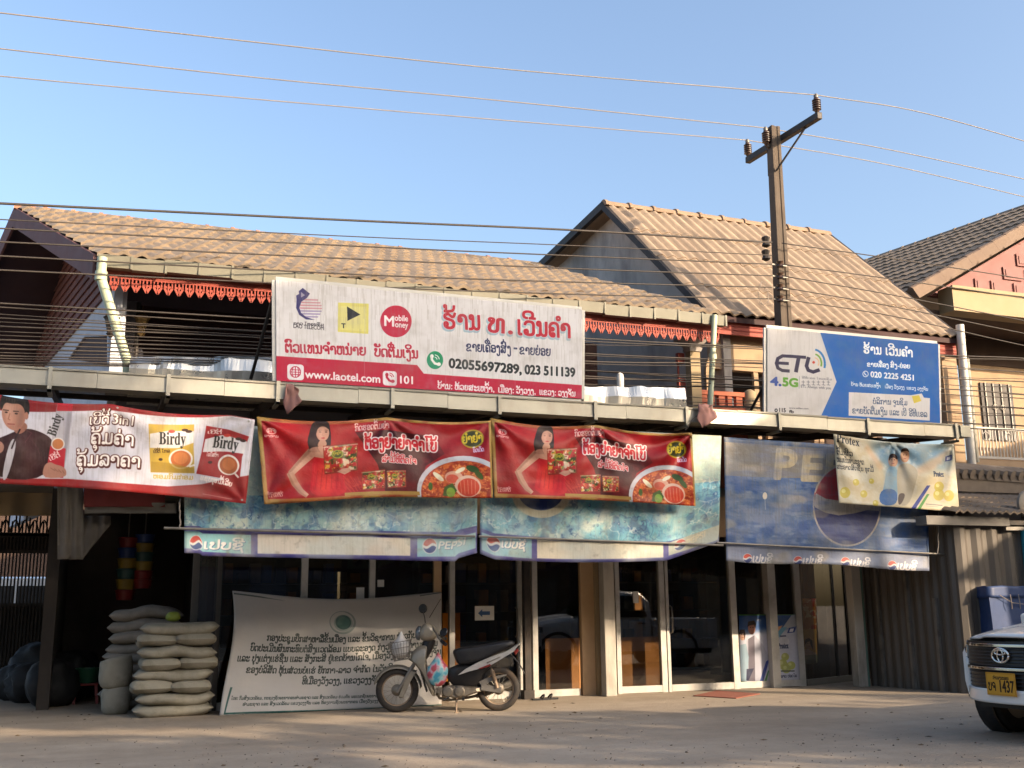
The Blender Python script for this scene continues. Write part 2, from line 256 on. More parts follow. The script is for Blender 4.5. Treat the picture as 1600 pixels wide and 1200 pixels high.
# ------------------------------------------------------------------ printed graphics: drawn here as vector shapes, rasterised to textures
LAO = {}
for _l in LAO_GLYPHS.strip().split('\n'):
    _k, _v = _l[0], _l[2:]
    LAO[_k] = [np.array([[float(t) for t in p.split(',')] for p in c.split(' ')])/1000 for c in _v.split('|')]
UPPER = set('\u0eb1\u0eb4\u0eb5\u0eb6\u0eb7\u0ebb')
TONE = set('\u0ec8\u0ec9\u0eca\u0ecb\u0ecc\u0ecd')
LOWER = set('\u0eb8\u0eb9\u0ebc')
def segs_of(conts):
    out = []
    for c in conts:
        out.append(np.hstack([c, np.roll(c, -1, axis=0)]))
    return np.vstack(out)
_lat = {}
def latin_segs(s):
    """outline segments and width of a latin string in the built-in font"""
    if s in _lat: return _lat[s]
    cu = bpy.data.curves.new('t', 'FONT'); cu.body = s; cu.resolution_u = 4
    o = bpy.data.objects.new('t', cu); COL.objects.link(o)
    dg = bpy.context.evaluated_depsgraph_get()
    ev = o.evaluated_get(dg); me = ev.to_mesh()
    cnt = {}
    for pl in me.polygons:
        for k in pl.edge_keys: cnt[k] = cnt.get(k, 0)+1
    co = [(v.co.x, v.co.y) for v in me.vertices]
    sg = np.array([co[a]+co[b] for (a, b), c in cnt.items() if c == 1]) if cnt else np.zeros((0, 4))
    w = max((c[0] for c in co), default=0.3)
    ev.to_mesh_clear()
    bpy.data.objects.remove(o); bpy.data.curves.remove(cu)
    _lat[s] = (sg, w)
    return _lat[s]
def is_lao(ch): return 0x0e80 <= ord(ch) <= 0x0eff
def text_segs(s):
    """segments with x-height near 0.4 (lao) / cap height 0.53 (latin), and the width"""
    x = 0.0; out = []; bx = (0, 0.4); tall = 0
    i = 0
    while i < len(s):
        ch = s[i]
        if ch == ' ': x += 0.2; i += 1; continue
        if not is_lao(ch):
            j = i
            while j < len(s) and not is_lao(s[j]) and s[j] != ' ': j += 1
            sg, w = latin_segs(s[i:j])
            k = 0.75
            if len(sg): out.append(sg*k + np.array([x, 0, x, 0]))
            x += w*k+0.05; i = j; continue
        if ch == '\u0edc': s = s[:i]+'\u0eab\u0e99'+s[i+1:]; ch = s[i]
        if ch == '\u0ebd': ch = '\u0e87'
        g = LAO.get(ch)
        if g is None: i += 1; continue
        allp = np.vstack(g)
        x0, x1 = allp[:, 0].min(), allp[:, 0].max()
        if ch in UPPER or ch in LOWER or ch in TONE:
            dy = 0.0
            if ch in TONE and tall: dy = 0.17
            dx = (bx[0]+bx[1])/2 - (x0+x1)/2
            out.append(segs_of([c+np.array([dx, dy]) for c in g]))
            if ch in UPPER: tall = 1
        elif ch == '\u0eb3':                          # am: ring sits over the consonant before
            am = LAO['\u0eb2']; ap = np.vstack(am)
            ring = LAO['\u0ecd']; rp = np.vstack(ring)
            out.append(segs_of([c+np.array([bx[1]-rp[:, 0].max()+0.05, 0.17 if tall else 0]) for c in ring]))
            out.append(segs_of([c+np.array([x-ap[:, 0].min(), 0]) for c in am]))
            bx = (x, x+ap[:, 0].max()-ap[:, 0].min()); x = bx[1]+0.055; tall = 0
        else:
            out.append(segs_of([c+np.array([x-x0, 0]) for c in g]))
            bx = (x, x+x1-x0); x = bx[1]+0.055; tall = 0
        i += 1
    return (np.vstack(out) if out else np.zeros((0, 4))), max(x-0.055, 0.05)

def hexc(c):
    if isinstance(c, str):
        c = c.lstrip('#')
        return np.array([int(c[i:i+2], 16)/255 for i in (0, 2, 4)])
    return np.array(c, float)/255
def cnoise(h, w, cell, seed):
    """smooth value noise in 0..1"""
    r = np.random.RandomState(seed)
    gh, gw = int(h/cell)+3, int(w/cell)+3
    g = r.rand(gh, gw)
    y = np.arange(h)/cell; x = np.arange(w)/cell
    yi = y.astype(int); xi = x.astype(int); fy = (y-yi)[:, None]; fx = (x-xi)[None, :]
    fy = fy*fy*(3-2*fy); fx = fx*fx*(3-2*fx)
    a = g[yi][:, xi]; b = g[yi][:, xi+1]; c = g[yi+1][:, xi]; d = g[yi+1][:, xi+1]
    return (a*(1-fx)+b*fx)*(1-fy)+(c*(1-fx)+d*fx)*fy
def fbm(h, w, cell, seed, octv=4):
    o = np.zeros((h, w)); a = 1; t = 0
    for k in range(octv):
        o += a*cnoise(h, w, max(cell/2**k, 1.01), seed+k); t += a; a *= 0.55
    return o/t

class CV:
    """a canvas addressed in photo pixels through the quad (TL, TR, BR, BL) its sheet covers"""
    def __init__(s, quad, S=1.6, bg='ffffff'):
        s.q = [np.array(p, float) for p in quad]; s.S = S; s.sm = False
        s.W = int(max(np.linalg.norm(s.q[1]-s.q[0]), np.linalg.norm(s.q[2]-s.q[3]))*S)
        s.H = int(max(np.linalg.norm(s.q[3]-s.q[0]), np.linalg.norm(s.q[2]-s.q[1]))*S)
        s.a = np.ones((s.H, s.W, 3))*hexc(bg)
    def m(s, x, y):
        u, v = 0.5, 0.5
        A, B, C, D = s.q
        P = np.array([x, y], float)
        for _ in range(6):
            p = (A*(1-u)+B*u)*(1-v)+(D*(1-u)+C*u)*v
            du = (B-A)*(1-v)+(C-D)*v; dv = (D-A)*(1-u)+(C-B)*u
            d = P-p; det = du[0]*dv[1]-du[1]*dv[0]
            u += (d[0]*dv[1]-d[1]*dv[0])/det; v += (du[0]*d[1]-du[1]*d[0])/det
        return np.array([u*s.W, v*s.H])
    def mask(s, sg, dil=0.0, ss=3):
        """coverage of segment set sg (canvas px)"""
        pad = 2+int(dil)
        x0 = max(int(min(sg[:, 0].min(), sg[:, 2].min()))-pad, 0); x1 = min(int(max(sg[:, 0].max(), sg[:, 2].max()))+pad+1, s.W)
        y0 = max(int(min(sg[:, 1].min(), sg[:, 3].min()))-pad, 0); y1 = min(int(max(sg[:, 1].max(), sg[:, 3].max()))+pad+1, s.H)
        if x1 <= x0 or y1 <= y0: return None
        w, h = (x1-x0)*ss, (y1-y0)*ss
        g = np.zeros((h, w+1), np.uint8)
        for xa, ya, xb, yb in sg:
            if ya == yb: continue
            if ya > yb: xa, ya, xb, yb = xb, yb, xa, ya
            r0 = max(int(math.ceil((ya-y0)*ss-0.5)), 0); r1 = min(int(math.ceil((yb-y0)*ss-0.5)), h)
            if r1 <= r0: continue
            r = np.arange(r0, r1)
            xx = xa+(xb-xa)*((r+0.5)/ss+y0-ya)/(yb-ya)
            c = np.clip(np.ceil((xx-x0)*ss-0.5), 0, w).astype(int)
            g[r, c] ^= 1
        g = np.bitwise_xor.accumulate(g, axis=1)[:, :w]
        if dil > 0:
            R = int(round(dil*ss)); src = g; o = g.copy()
            for dy in range(-R, R+1):
                dxm = int(math.sqrt(max(R*R-dy*dy, 0)))
                row = src if dy == 0 else np.zeros_like(src)
                if dy > 0: row[dy:] = src[:-dy]
                elif dy < 0: row[:dy] = src[-dy:]
                cs = np.cumsum(np.pad(row, ((0, 0), (dxm+1, dxm))), axis=1, dtype=np.int32)
                o |= ((cs[:, 2*dxm+1:]-cs[:, :-(2*dxm+1)]) > 0).astype(np.uint8)
            g = o
        cov = g.reshape(y1-y0, ss, x1-x0, ss).mean(axis=(1, 3))
        return x0, y0, x1, y1, cov
    def put(s, mk, col, a=1.0):
        if mk is None: return
        x0, y0, x1, y1, cov = mk
        k = (cov*a)[..., None]
        s.a[y0:y1, x0:x1] = s.a[y0:y1, x0:x1]*(1-k)+hexc(col)*k
    def poly(s, pts, col, a=1.0, dil=0):
        P = np.array([s.m(*p) for p in pts])
        for _ in range(2 if s.sm else 0):
            Q = np.roll(P, -1, axis=0); P = np.stack([P*.75+Q*.25, P*.25+Q*.75], axis=1).reshape(-1, 2)
        s.put(s.mask(np.hstack([P, np.roll(P, -1, axis=0)]), dil), col, a)
    def ell(s, x, y, rx, ry, col, a=1.0, rot=0, n=40, a0=0, a1=360):
        c, sn = math.cos(math.radians(rot)), math.sin(math.radians(rot))
        pts = []
        for k in range(n+1):
            t = math.radians(a0+(a1-a0)*k/n)
            ex, ey = rx*math.cos(t), ry*math.sin(t)
            pts.append((x+ex*c-ey*sn, y+ex*sn+ey*c))
        s.poly(pts, col, a)
    def line(s, pts, w, col, a=1.0):
        """stroke: photo px points, width in photo px"""
        P = [s.m(*p) for p in pts]; w = w*s.S/2
        for i in range(len(P)-1):
            d = P[i+1]-P[i]; L = np.linalg.norm(d)
            if L < 1e-6: continue
            d = d/L; n = np.array([-d[1], d[0]])*w; e = d*w*0.4
            Q = np.array([P[i]-n-e, P[i]+n-e, P[i+1]+n+e, P[i+1]-n+e])
            s.put(s.mask(np.hstack([Q, np.roll(Q, -1, axis=0)])), col, a)
    def rrect(s, x0, y0, x1, y1, r, col, a=1.0, sl=0.0):
        """rounded rectangle; sl = slope of its horizontals in photo px"""
        pts = []
        for cx, cy, a0 in ((x1-r, y0+r, -90), (x1-r, y1-r, 0), (x0+r, y1-r, 90), (x0+r, y0+r, 180)):
            for k in range(6):
                t = math.radians(a0+90*k/5)
                px, py = cx+r*math.cos(t), cy+r*math.sin(t)
                pts.append((px, py+(px-x0)*sl))
        s.poly(pts, col, a)
    def txt(s, st, x0, y0, x1, y1, h, col, bold=0.0, a=1.0, skew=0.0, outline=None, shift=None, blur=0):
        """st along the base line (x0,y0)-(x1,y1), letters h photo px high (lao consonant / 0.75 of a capital)"""
        sg, w = text_segs(st)
        if not len(sg): return
        A, B = s.m(x0, y0), s.m(x1, y1)
        d = B-A; L = np.linalg.norm(d); d = d/L; n = np.array([d[1], -d[0]])
        kx = L/w; ky = h*s.S/0.4
        def tr(x, y): return A[None, :]+d[None, :]*(x*kx+y*ky*skew)[:, None]+n[None, :]*(y*ky)[:, None]
        q = np.hstack([tr(sg[:, 0], sg[:, 1]), tr(sg[:, 2], sg[:, 3])])
        if outline:
            for oc, ow, (ox, oy) in outline:
                s.put(s.mask(q+np.array([ox, oy, ox, oy])*s.S, ow*s.S*0.75), oc, a)
        s.put(s.mask(q, bold*s.S*(0.5 if any(is_lao(ch) for ch in st) else 0.8)), col, a)
    def tone(s, x0, y0, x1, y1, fn):
        """colour change over a box in photo px: fn(rgb block, u, v) -> rgb"""
        A = s.m(x0, y0); B = s.m(x1, y1)
        a, b = sorted((int(A[0]), int(B[0]))); c, d = sorted((int(A[1]), int(B[1])))
        a, c = max(a, 0), max(c, 0); b, d = min(b, s.W), min(d, s.H)
        if b <= a or d <= c: return
        u = (np.arange(a, b)-a)[None, :]/(b-a); v = (np.arange(c, d)-c)[:, None]/(d-c)
        s.a[c:d, a:b] = fn(s.a[c:d, a:b], u, v)
    def mixn(s, col, cell, seed, lo=0.45, hi=0.75, a=1.0, sx=1.0, octv=4, region=None):
        """blend a colour in through a noise mask (printed texture, dirt, fading)"""
        n = fbm(s.H, int(s.W*sx)+2, cell*s.S, seed, octv)
        xi = np.minimum((np.arange(s.W)*sx).astype(int), n.shape[1]-1)
        n = n[:, xi]
        k = np.clip((n-lo)/(hi-lo), 0, 1)*a
        if region is not None: k = k*region
        s.a = s.a*(1-k[..., None])+hexc(col)*k[..., None]
    def drips(s, col, a=0.25, seed=1, cell=5, lo=.5, hi=.8):
        """dirt run-marks: noise drawn out down the sheet"""
        n = fbm(max(int(s.H*.06), 4), s.W, cell*s.S, seed, 3); n = n[np.minimum((np.arange(s.H)*.06).astype(int), n.shape[0]-1)]
        k = np.clip((n-lo)/(hi-lo), 0, 1)*a*(1-.6*np.linspace(0, 1, s.H)[:, None])
        s.a = s.a*(1-k[..., None])+hexc(col)*k[..., None]
    def ridges(s, col, cell, seed, w=.05, a=.8, sx=1.0):
        """thin swirling contour lines (printed water)"""
        wx = fbm(s.H, s.W, cell*s.S*1.6, seed+3, 2); n = fbm(s.H, s.W, cell*s.S, seed, 3)
        n = np.abs(n+.35*(wx-.5)-.5); k = np.clip(1-n/w, 0, 1)*a*np.clip((cnoise(s.H, s.W, cell*s.S*2, seed+9)-.25)*2.5, 0, 1)
        s.a = s.a*(1-k[..., None])+hexc(col)*k[..., None]
    def limb(s, pts, ws, col, dark=None):
        """tapered limb along pts with widths ws, shaded along one edge"""
        P = [np.array(p, float) for p in pts]; L = []; R = []; M_ = []
        for i, p in enumerate(P):
            t = P[min(i+1, len(P)-1)]-P[max(i-1, 0)]; t = t/np.linalg.norm(t); n = np.array([-t[1], t[0]])
            L.append(tuple(p+n*ws[i]/2)); R.append(tuple(p-n*ws[i]/2)); M_.append(tuple(p+n*ws[i]*.12))
        s.poly(L+R[::-1], col)
        if dark: s.soft(L+M_[::-1], dark, 4, .75)
    def blur(s, r):
        k = max(int(r), 1)
        for ax in (0, 1):
            p = np.pad(s.a, [(k+1, k) if i == ax else (0, 0) for i in (0, 1)]+[(0, 0)], mode='edge'); c = np.cumsum(p, axis=ax)
            sl1 = [slice(None)]*3; sl0 = [slice(None)]*3; sl1[ax] = slice(2*k+1, None); sl0[ax] = slice(0, -(2*k+1))
            s.a = (c[tuple(sl1)]-c[tuple(sl0)])/(2*k+1)
    def region(s, pts, soft=0.0):
        P = np.array([s.m(*p) for p in pts])
        r = np.zeros((s.H, s.W)); mk = s.mask(np.hstack([P, np.roll(P, -1, axis=0)]))
        if mk: r[mk[1]:mk[3], mk[0]:mk[2]] = mk[4]
        k = int(soft*s.S)
        if k > 0:
            for ax in (0, 1):
                for _ in range(2):
                    p = np.pad(r, [(k+1, k) if i == ax else (0, 0) for i in (0, 1)], mode='edge')
                    c = np.cumsum(p, axis=ax)
                    sl1 = [slice(None)]*2; sl0 = [slice(None)]*2
                    sl1[ax] = slice(2*k+1, None); sl0[ax] = slice(0, -(2*k+1))
                    r = (c[tuple(sl1)]-c[tuple(sl0)])/(2*k+1)
        return r
    def soft(s, pts, col, soft, a=1.0):
        k = (s.region(pts, soft)*a)[..., None]
        s.a = s.a*(1-k)+hexc(col)*k
    def image(s, name):
        im = bpy.data.images.new(name, s.W, s.H, alpha=False)
        px = np.ones((s.H, s.W, 4), np.float32)
        px[..., :3] = np.clip(s.a[::-1], 0, 1)
        im.pixels.foreach_set(px.ravel()); im.update(); im.pack()
        return im
def zcv(zquad, x0, y0, k, S, bg):
    """canvas whose drawing units are pixels of an enlarged crop (crop origin x0,y0; k photo px per unit)"""
    c = CV(zquad, S*k, bg)
    return c
def art_telecom():
    c = zcv([(38, 52), (1538, 199), (1533, 637), (40, 548)], 420, 420, .319, 2.0, 'd9d6d6')
    # crimson band along the bottom
    c.poly([(40, 428), (690, 470), (722, 512), (1540, 572), (1540, 645), (30, 556)], 'b8203f')
    # telecom emblem: striped globe and flame
    for k in range(7):
        y = 150+k*14
        hw = math.sqrt(max(0, 1-((y-192)/58)**2))*58
        c.poly([(188-hw*.8, y-4), (188+hw, y-6+4), (188+hw-3, y+5), (188-hw*.7, y+4)], 'c98a98' if k < 4 else '9b8fb4')
    c.poly([(158, 92), (190, 120), (176, 142), (152, 160), (142, 190), (150, 216), (172, 236), (212, 250), (172, 248), (142, 226), (128, 192), (130, 150), (128, 130), (142, 122), (140, 108)], '2e2a66')
    c.poly([(150, 112), (168, 128), (150, 140)], 'd9d6d6', .6)
    c.txt('ລາວ ໂທລະຄົມ', 116, 274, 252, 280, 11, '3b3840', bold=.6)
    c.txt('LAO TELECOM', 115, 290, 252, 300, 15, '3b3840', bold=.9)
    # yellow tile with a play mark
    c.poly([(318, 163), (460, 168), (458, 318), (316, 308)], 'd3cb6e')
    c.poly([(330, 180), (450, 184), (448, 306), (328, 298)], 'd9d283')
    c.poly([(359, 182), (421, 222), (361, 254)], '23282e')
    c.txt('T', 334, 289, 352, 290, 18, '23282e', bold=1.2)
    # mobile money disc
    c.ell(589, 255, 75, 79, 'b8203f')
    c.txt('M', 530, 276, 578, 280, 40, 'efe9ea', bold=2.6)
    c.txt('obile', 582, 251, 646, 255, 23, 'efe9ea', bold=1.6)
    c.txt('oney', 584, 283, 646, 288, 23, 'efe9ea', bold=1.6)
    c.txt('ຕົວແທນຈຳໜ່າຍ', 80, 410, 446, 424, 42, 'b3263f', bold=3.0)
    c.txt('ບັດຕື່ມເງິນ', 487, 428, 694, 438, 42, 'b3263f', bold=3.0)
    # web address
    c.rrect(88, 466, 162, 542, 14, 'e6dfe2', sl=.05)
    c.ell(124, 505, 25, 28, 'b8203f'); c.ell(124, 505, 21, 24, 'e6dfe2')
    for dx in (-10, 0, 10): c.line([(124+dx*1.0, 481), (124+dx*1.6, 505), (124+dx, 529)], 3.4, 'b8203f')
    for dy in (-11, 0, 11): c.line([(102, 505+dy), (147, 507+dy)], 3.4, 'b8203f')
    c.txt('www.laotel.com', 168, 533, 512, 556, 29, 'efe6e8', bold=2.0)
    c.rrect(526, 498, 592, 568, 13, 'e6dfe2', sl=.05)
    c.line([(543, 515), (545, 530), (556, 545), (572, 552)], 11, 'b8203f')
    c.ell(545, 517, 8, 9, 'b8203f'); c.ell(573, 549, 9, 8, 'b8203f')
    for r in (12, 21): c.line([(556+r*math.cos(t), 530-r*math.sin(t)) for t in (0.1, .5, 1.0, 1.45)], 3.6, 'b8203f')
    c.txt('101', 598, 558, 668, 562, 29, 'efe6e8', bold=2.0)
    # shop name
    for st, xa, ya, xb, yb, h in (('ຮ້ານ', 822, 290, 1002, 298, 80), ('ທ.', 1042, 306, 1166, 318, 78), ('ເວີນຄຳ', 1196, 322, 1472, 340, 82)):
        c.txt(st, xa, ya, xb, yb, h, 'b51e33', bold=5.5, outline=[('9fb6c2', 9, (-5, 9)), ('dfe4e6', 5.5, (0, 0))])
    c.txt('ຂາຍເຄື່ອງສົ່ງ', 932, 402, 1158, 414, 40, '2b3157', bold=2.6)
    c.txt('-', 1172, 404, 1190, 405, 40, '2b3157', bold=2.2)
    c.txt('ຂາຍຍ່ອຍ', 1204, 418, 1366, 428, 40, '2b3157', bold=2.6)
    c.ell(777, 446, 40, 44, '178a5e')
    c.line([(760, 425), (762, 444), (776, 462), (796, 468)], 12, 'e9eeea')
    c.ell(762, 427, 9, 10, 'e9eeea'); c.ell(796, 466, 10, 9, 'e9eeea')
    for r in (13, 24): c.line([(774+r*math.cos(t), 444-r*math.sin(t)) for t in (0.1, .5, 1.0, 1.45)], 4, 'e9eeea')
    c.txt('02055697289,', 844, 482, 1212, 514, 37, '22282d', bold=3.0)
    c.txt('023 511139', 1230, 514, 1496, 530, 37, '22282d', bold=3.0)
    c.txt('ບ້ານ: ຫ້ວຍສະເຫງົ້າ,', 790, 584, 1072, 602, 26, 'e9dde0', bold=1.8)
    c.txt('ເມືອງ: ວັງວຽງ,', 1094, 604, 1286, 614, 26, 'e9dde0', bold=1.8)
    c.txt('ແຂວງ: ວຽງຈັນ', 1308, 616, 1498, 626, 26, 'e9dde0', bold=1.8)
    for x in (440, 830, 1180): c.line([(x, 90+.098*(x-38)), (x, 560+.06*(x-38))], 1.5, 'b9b6b8', .5)
    c.mixn('a9a49f', 60, 3, .5, .8, .25); c.drips('857c70', .3, 5)
    return c
def art_mobile():
    c = zcv([(76, 118), (1092, 215), (1102, 692), (74, 632)], 1180, 480, .2625, 2.2, 'cfcac6')
    c.poly([(376, 146), (1100, 210), (1110, 700), (378, 650), (470, 445)], '0f5fb0')
    c.soft([(420, 160), (1095, 215), (1095, 330), (470, 300)], '0d539f', 40, .6)
    c.soft([(700, 380), (790, 380), (790, 520), (700, 520)], '2f7ec0', 40, .6)
    # ETL mark with signal arcs
    for (xa, xb, ym) in ((122, 205, 0),):
        c.line([(206, 292), (160, 290), (134, 306), (126, 335), (134, 364), (158, 378), (196, 381)], 19, '25203f')
        c.line([(132, 333), (192, 336)], 18, '25203f')
    c.line([(206, 292), (290, 298)], 19, '25203f'); c.line([(252, 296), (236, 384)], 22, '25203f')
    c.line([(308, 300), (296, 350), (306, 376), (334, 386), (368, 374)], 21, '25203f')
    c.ell(337, 328, 8, 8, 'c8402f')
    c.line([(340+28*math.cos(t), 330-30*math.sin(t)) for t in np.linspace(-.6, 1.4, 8)], 7, 'd3ae88')
    c.line([(340+42*math.cos(t), 334-56*math.sin(t)) for t in np.linspace(-.3, 1.35, 9)], 10, '6a9a35')
    c.line([(338+64*math.cos(t), 338-88*math.sin(t)) for t in np.linspace(-.25, 1.4, 10)], 12, '1f6fae')
    c.txt('4.', 92, 466, 150, 470, 38, '28489a', bold=4.2)
    c.txt('5G', 158, 470, 244, 476, 38, '5b9a2f', bold=4.2)
    c.line([(255, 412), (253, 486)], 3, '8a8a8a')
    c.txt('ອີທີແອລ ໂທລະຄົມ', 270, 426, 442, 436, 10, '6a6a70', bold=.5)
    for i in range(6): 
        x = 268+i*29; c.line([(x, 446), (x+18, 447)], 4, '7a7a80'); c.line([(x+9, 438), (x+9, 464)], 4, '7a7a80'); c.line([(x, 463), (x+19, 465)], 4, '7a7a80')
    c.txt('ETL Always with you', 262, 480, 436, 490, 12, '75757c', bold=.5)
    c.ell(123, 617, 9, 11, '2b2b30'); c.ell(123, 617, 4, 5, 'cfcac6')
    c.txt('115', 136, 626, 176, 628, 18, '2b2b30', bold=1.5)
    c.txt('www.etllao.com', 196, 606, 306, 610, 7, '6b6b70', bold=.4)
    c.txt('fb', 196, 630, 222, 632, 12, '2b2b30', bold=1.5)
    c.txt('ຮ້ານ', 632, 272, 738, 280, 46, 'eef2f4', bold=3.4)
    c.txt('ເວີນຄຳ', 766, 282, 930, 296, 46, 'eef2f4', bold=3.4)
    c.txt('ຂາຍເຄື່ອງ', 652, 352, 782, 358, 24, 'e4ebf0', bold=1.8)
    c.txt('ສົ່ງ-ຍ່ອຍ', 794, 358, 914, 364, 24, 'e4ebf0', bold=1.8)
    c.ell(642, 397, 18, 19, 'e4ebf0'); c.ell(642, 397, 14, 15, '0f5fb0')
    c.line([(636, 388), (638, 398), (648, 406)], 5, 'e4ebf0')
    c.txt('020 2225 4251', 672, 415, 936, 436, 27, 'e8eef2', bold=1.9)
    c.txt('ບ້ານ ຫ້ວຍສະເຫງົ້າ', 556, 468, 732, 480, 17, 'dde6ee', bold=1.3)
    c.txt('ເມືອງ ວັງວຽງ', 760, 482, 878, 488, 17, 'dde6ee', bold=1.3)
    c.txt('ແຂວງ ວຽງຈັນ', 894, 490, 1026, 498, 17, 'dde6ee', bold=1.3)
    c.poly([(542, 506), (918, 524), (986, 514), (1000, 538), (1038, 542), (1036, 674), (540, 646)], 'd8d3cf')
    c.poly([(924, 530), (970, 524), (984, 558), (938, 572)], 'd8c24c')
    c.txt('ບໍລິການ', 686, 576, 796, 580, 27, '4a5a78', bold=1.1)
    c.txt('ຈູນຊິມ', 808, 580, 896, 584, 27, '4a5a78', bold=1.1)
    c.txt('ຂາຍບັດຕື່ມເງິນ', 562, 632, 772, 642, 30, '4a5a78', bold=1.3)
    c.txt('ແລະ', 788, 642, 846, 644, 30, '4a5a78', bold=1.3)
    c.txt('ເບີ', 862, 645, 890, 646, 30, '4a5a78', bold=1.3)
    c.txt('ອີທີແອລ', 908, 648, 1020, 654, 30, '4a5a78', bold=1.3)
    c.mixn('9a938a', 60, 5, .5, .8, .12); c.drips('7d766c', .16, 9)
    return c
def bag_art(c, x, y, w, h, sl, top, word_col, base, cup):
    """coffee sachet: coloured pack with a pale band and a cup"""
    c.poly([(x, y), (x+w, y+sl*w), (x+w-10, y+h+sl*w), (x+2, y+h)], base)
def art_coffee():
    c = zcv([(-60, 92), (1516, 236), (1462, 752), (-60, 628)], 0, 590, .2625, 2.2, 'c3c0c8')
    c.poly([(-60, 60), (1530, 200), (1530, 238), (1400, 228), (1240, 224), (900, 206), (520, 188), (430, 184), (160, 188), (-60, 192)], '7c1d20')
    c.poly([(-60, 600), (400, 612), (700, 640), (1000, 658), (1200, 640), (1482, 578), (1500, 760), (-60, 660)], '8c1f20')
    # man in a dark red jacket
    c.sm = True
    c.poly([(-60, 380), (40, 340), (80, 318), (160, 290), (240, 310), (305, 350), (320, 400), (280, 620), (-60, 600)], '2c1113')
    c.soft([(120, 330), (210, 320), (230, 560), (150, 600)], '4a2426', 22, .6); c.soft([(-60, 420), (0, 400), (10, 600), (-60, 600)], '1c0b0c', 16, .7)
    for k in range(5): c.line([(180+k*22, 350+k*30), (230+k*8, 420+k*34)], 3, '5a3032', .5)
    c.poly([(60, 360), (108, 362), (46, 612), (6, 610)], 'b9b4b8')
    c.poly([(80, 280), (150, 250), (170, 290), (120, 335), (84, 318)], '8a5a48')
    c.ell(82, 210, 70, 98, 'a2705d', rot=-6); c.soft([(20, 150), (80, 140), (84, 260), (40, 290)], 'bb8b76', 14, .7); c.soft([(112, 180), (150, 170), (140, 280), (100, 300)], '7d5142', 12, .7)
    c.poly([(0, 178), (2, 110), (50, 66), (110, 62), (160, 92), (180, 150), (172, 214), (150, 216), (146, 170), (118, 140), (70, 146), (30, 138), (12, 190)], '17110f')
    for k in range(8): c.line([(30+k*15, 80+abs(k-4)*5), (22+k*17, 128)], 3, '3a2c28', .6)
    c.line([(120, 300), (96, 350), (70, 420)], 9, '1c0a0c'); c.line([(150, 300), (190, 320), (150, 380)], 6, '54282c', .7)
    c.ell(158, 214, 12, 24, '9a6755')
    c.line([(20, 186), (52, 188)], 6, '2a1a16'); c.line([(80, 190), (112, 190)], 6, '2a1a16')
    c.ell(38, 200, 9, 5, '2a1a16'); c.ell(98, 204, 10, 5, '2a1a16')
    c.line([(60, 205), (50, 240), (62, 246)], 5, '8a5a48'); c.line([(46, 270), (88, 270)], 7, '8a463f')
    c.poly([(-60, 390), (0, 372), (28, 400), (20, 440), (-20, 460), (-60, 470)], 'a87663')
    # hand with the stick pack
    c.sm = False
    c.poly([(344, 120), (436, 126), (424, 240), (378, 600), (272, 600), (300, 420)], 'a9a5ac')
    c.soft([(400, 190), (430, 190), (390, 500), (370, 500)], '77737c', 8, .6)
    c.poly([(344, 118), (436, 124), (430, 184), (338, 180)], 'a01f2c')
    c.poly([(300, 400), (392, 420), (376, 605), (270, 600)], 'b02430')
    c.txt('𝐁𝐢𝐫𝐝𝐲', 330, 345, 372, 210, 42, '22201f', bold=1.0)
    c.ell(345, 390, 40, 40, 'd8cfc6'); c.ell(345, 390, 33, 33, 'b06a3c')
    c.txt('ເບີດີ້', 300, 496, 360, 470, 22, 'e8d6d0', bold=1.5)
    c.sm = True
    c.poly([(250, 606), (262, 520), (300, 500), (330, 520), (372, 530), (398, 560), (392, 604)], 'ab7a68')
    for k in range(4): c.line([(300+k*24, 540+k*6), (330+k*18, 560+k*6)], 4, '85584b')
    c.sm = False
    # headline
    oc = [('3c1512', 7.5, (3, 5)), ('3c1512', 5.5, (0, 0))]
    c.txt('ເບີດີ້', 533, 276, 646, 278, 48, 'ece6e0', bold=1.4, skew=.12, outline=[('3c1512', 8, (2, 3)), ('3c1512', 6.5, (0, 0))])
    c.txt('3in1', 664, 274, 790, 278, 46, 'ece6e0', bold=1.4, skew=.12, outline=[('3c1512', 8, (2, 3)), ('3c1512', 6.5, (0, 0))])
    c.txt('ຄຸ້ມຄ່າ', 540, 398, 792, 408, 70, 'f0e9e2', bold=2.5, skew=.08, outline=[('4a1a14', 10, (3, 6)), ('4a1a14', 8, (0, 0))])
    c.txt('ຄຸ້ມລາຄາ', 455, 532, 830, 542, 70, 'f0e9e2', bold=2.5, skew=.08, outline=[('4a1a14', 10, (3, 6)), ('4a1a14', 8, (0, 0))])
    # packs
    c.poly([(884, 262), (1156, 264), (1152, 400), (1158, 572), (896, 570), (890, 430)], 'b5953a')
    c.poly([(892, 324), (1000, 302), (1154, 306), (1152, 380), (1060, 412), (892, 414)], 'd2cdc8')
    c.txt('𝐁𝐢𝐫𝐝𝐲', 946, 388, 1104, 392, 62, '23211f', bold=1.0)
    c.ell(1022, 306, 20, 11, 'c0392f'); c.ell(1100, 298, 20, 9, '3a251c'); c.ell(1124, 308, 20, 9, '3a251c')
    c.ell(1076, 482, 72, 64, 'ddd3c8'); c.ell(1076, 482, 60, 54, 'b5653a'); c.ell(1076, 476, 44, 38, 'c57a48')
    c.line([(1128, 530), (1156, 520)], 12, 'ddd3c8')
    c.txt('ເບີດີ້ ໂກລ', 914, 446, 1012, 440, 17, '3a2412', bold=1.2); c.ell(956, 486, 12, 9, '3a251c')
    c.poly([(898, 500), (1000, 506), (1154, 540), (1156, 570), (896, 568)], '93752a', .7)
    c.poly([(1228, 276), (1482, 342), (1440, 470), (1424, 624), (1168, 574), (1200, 440)], '8f1f20')
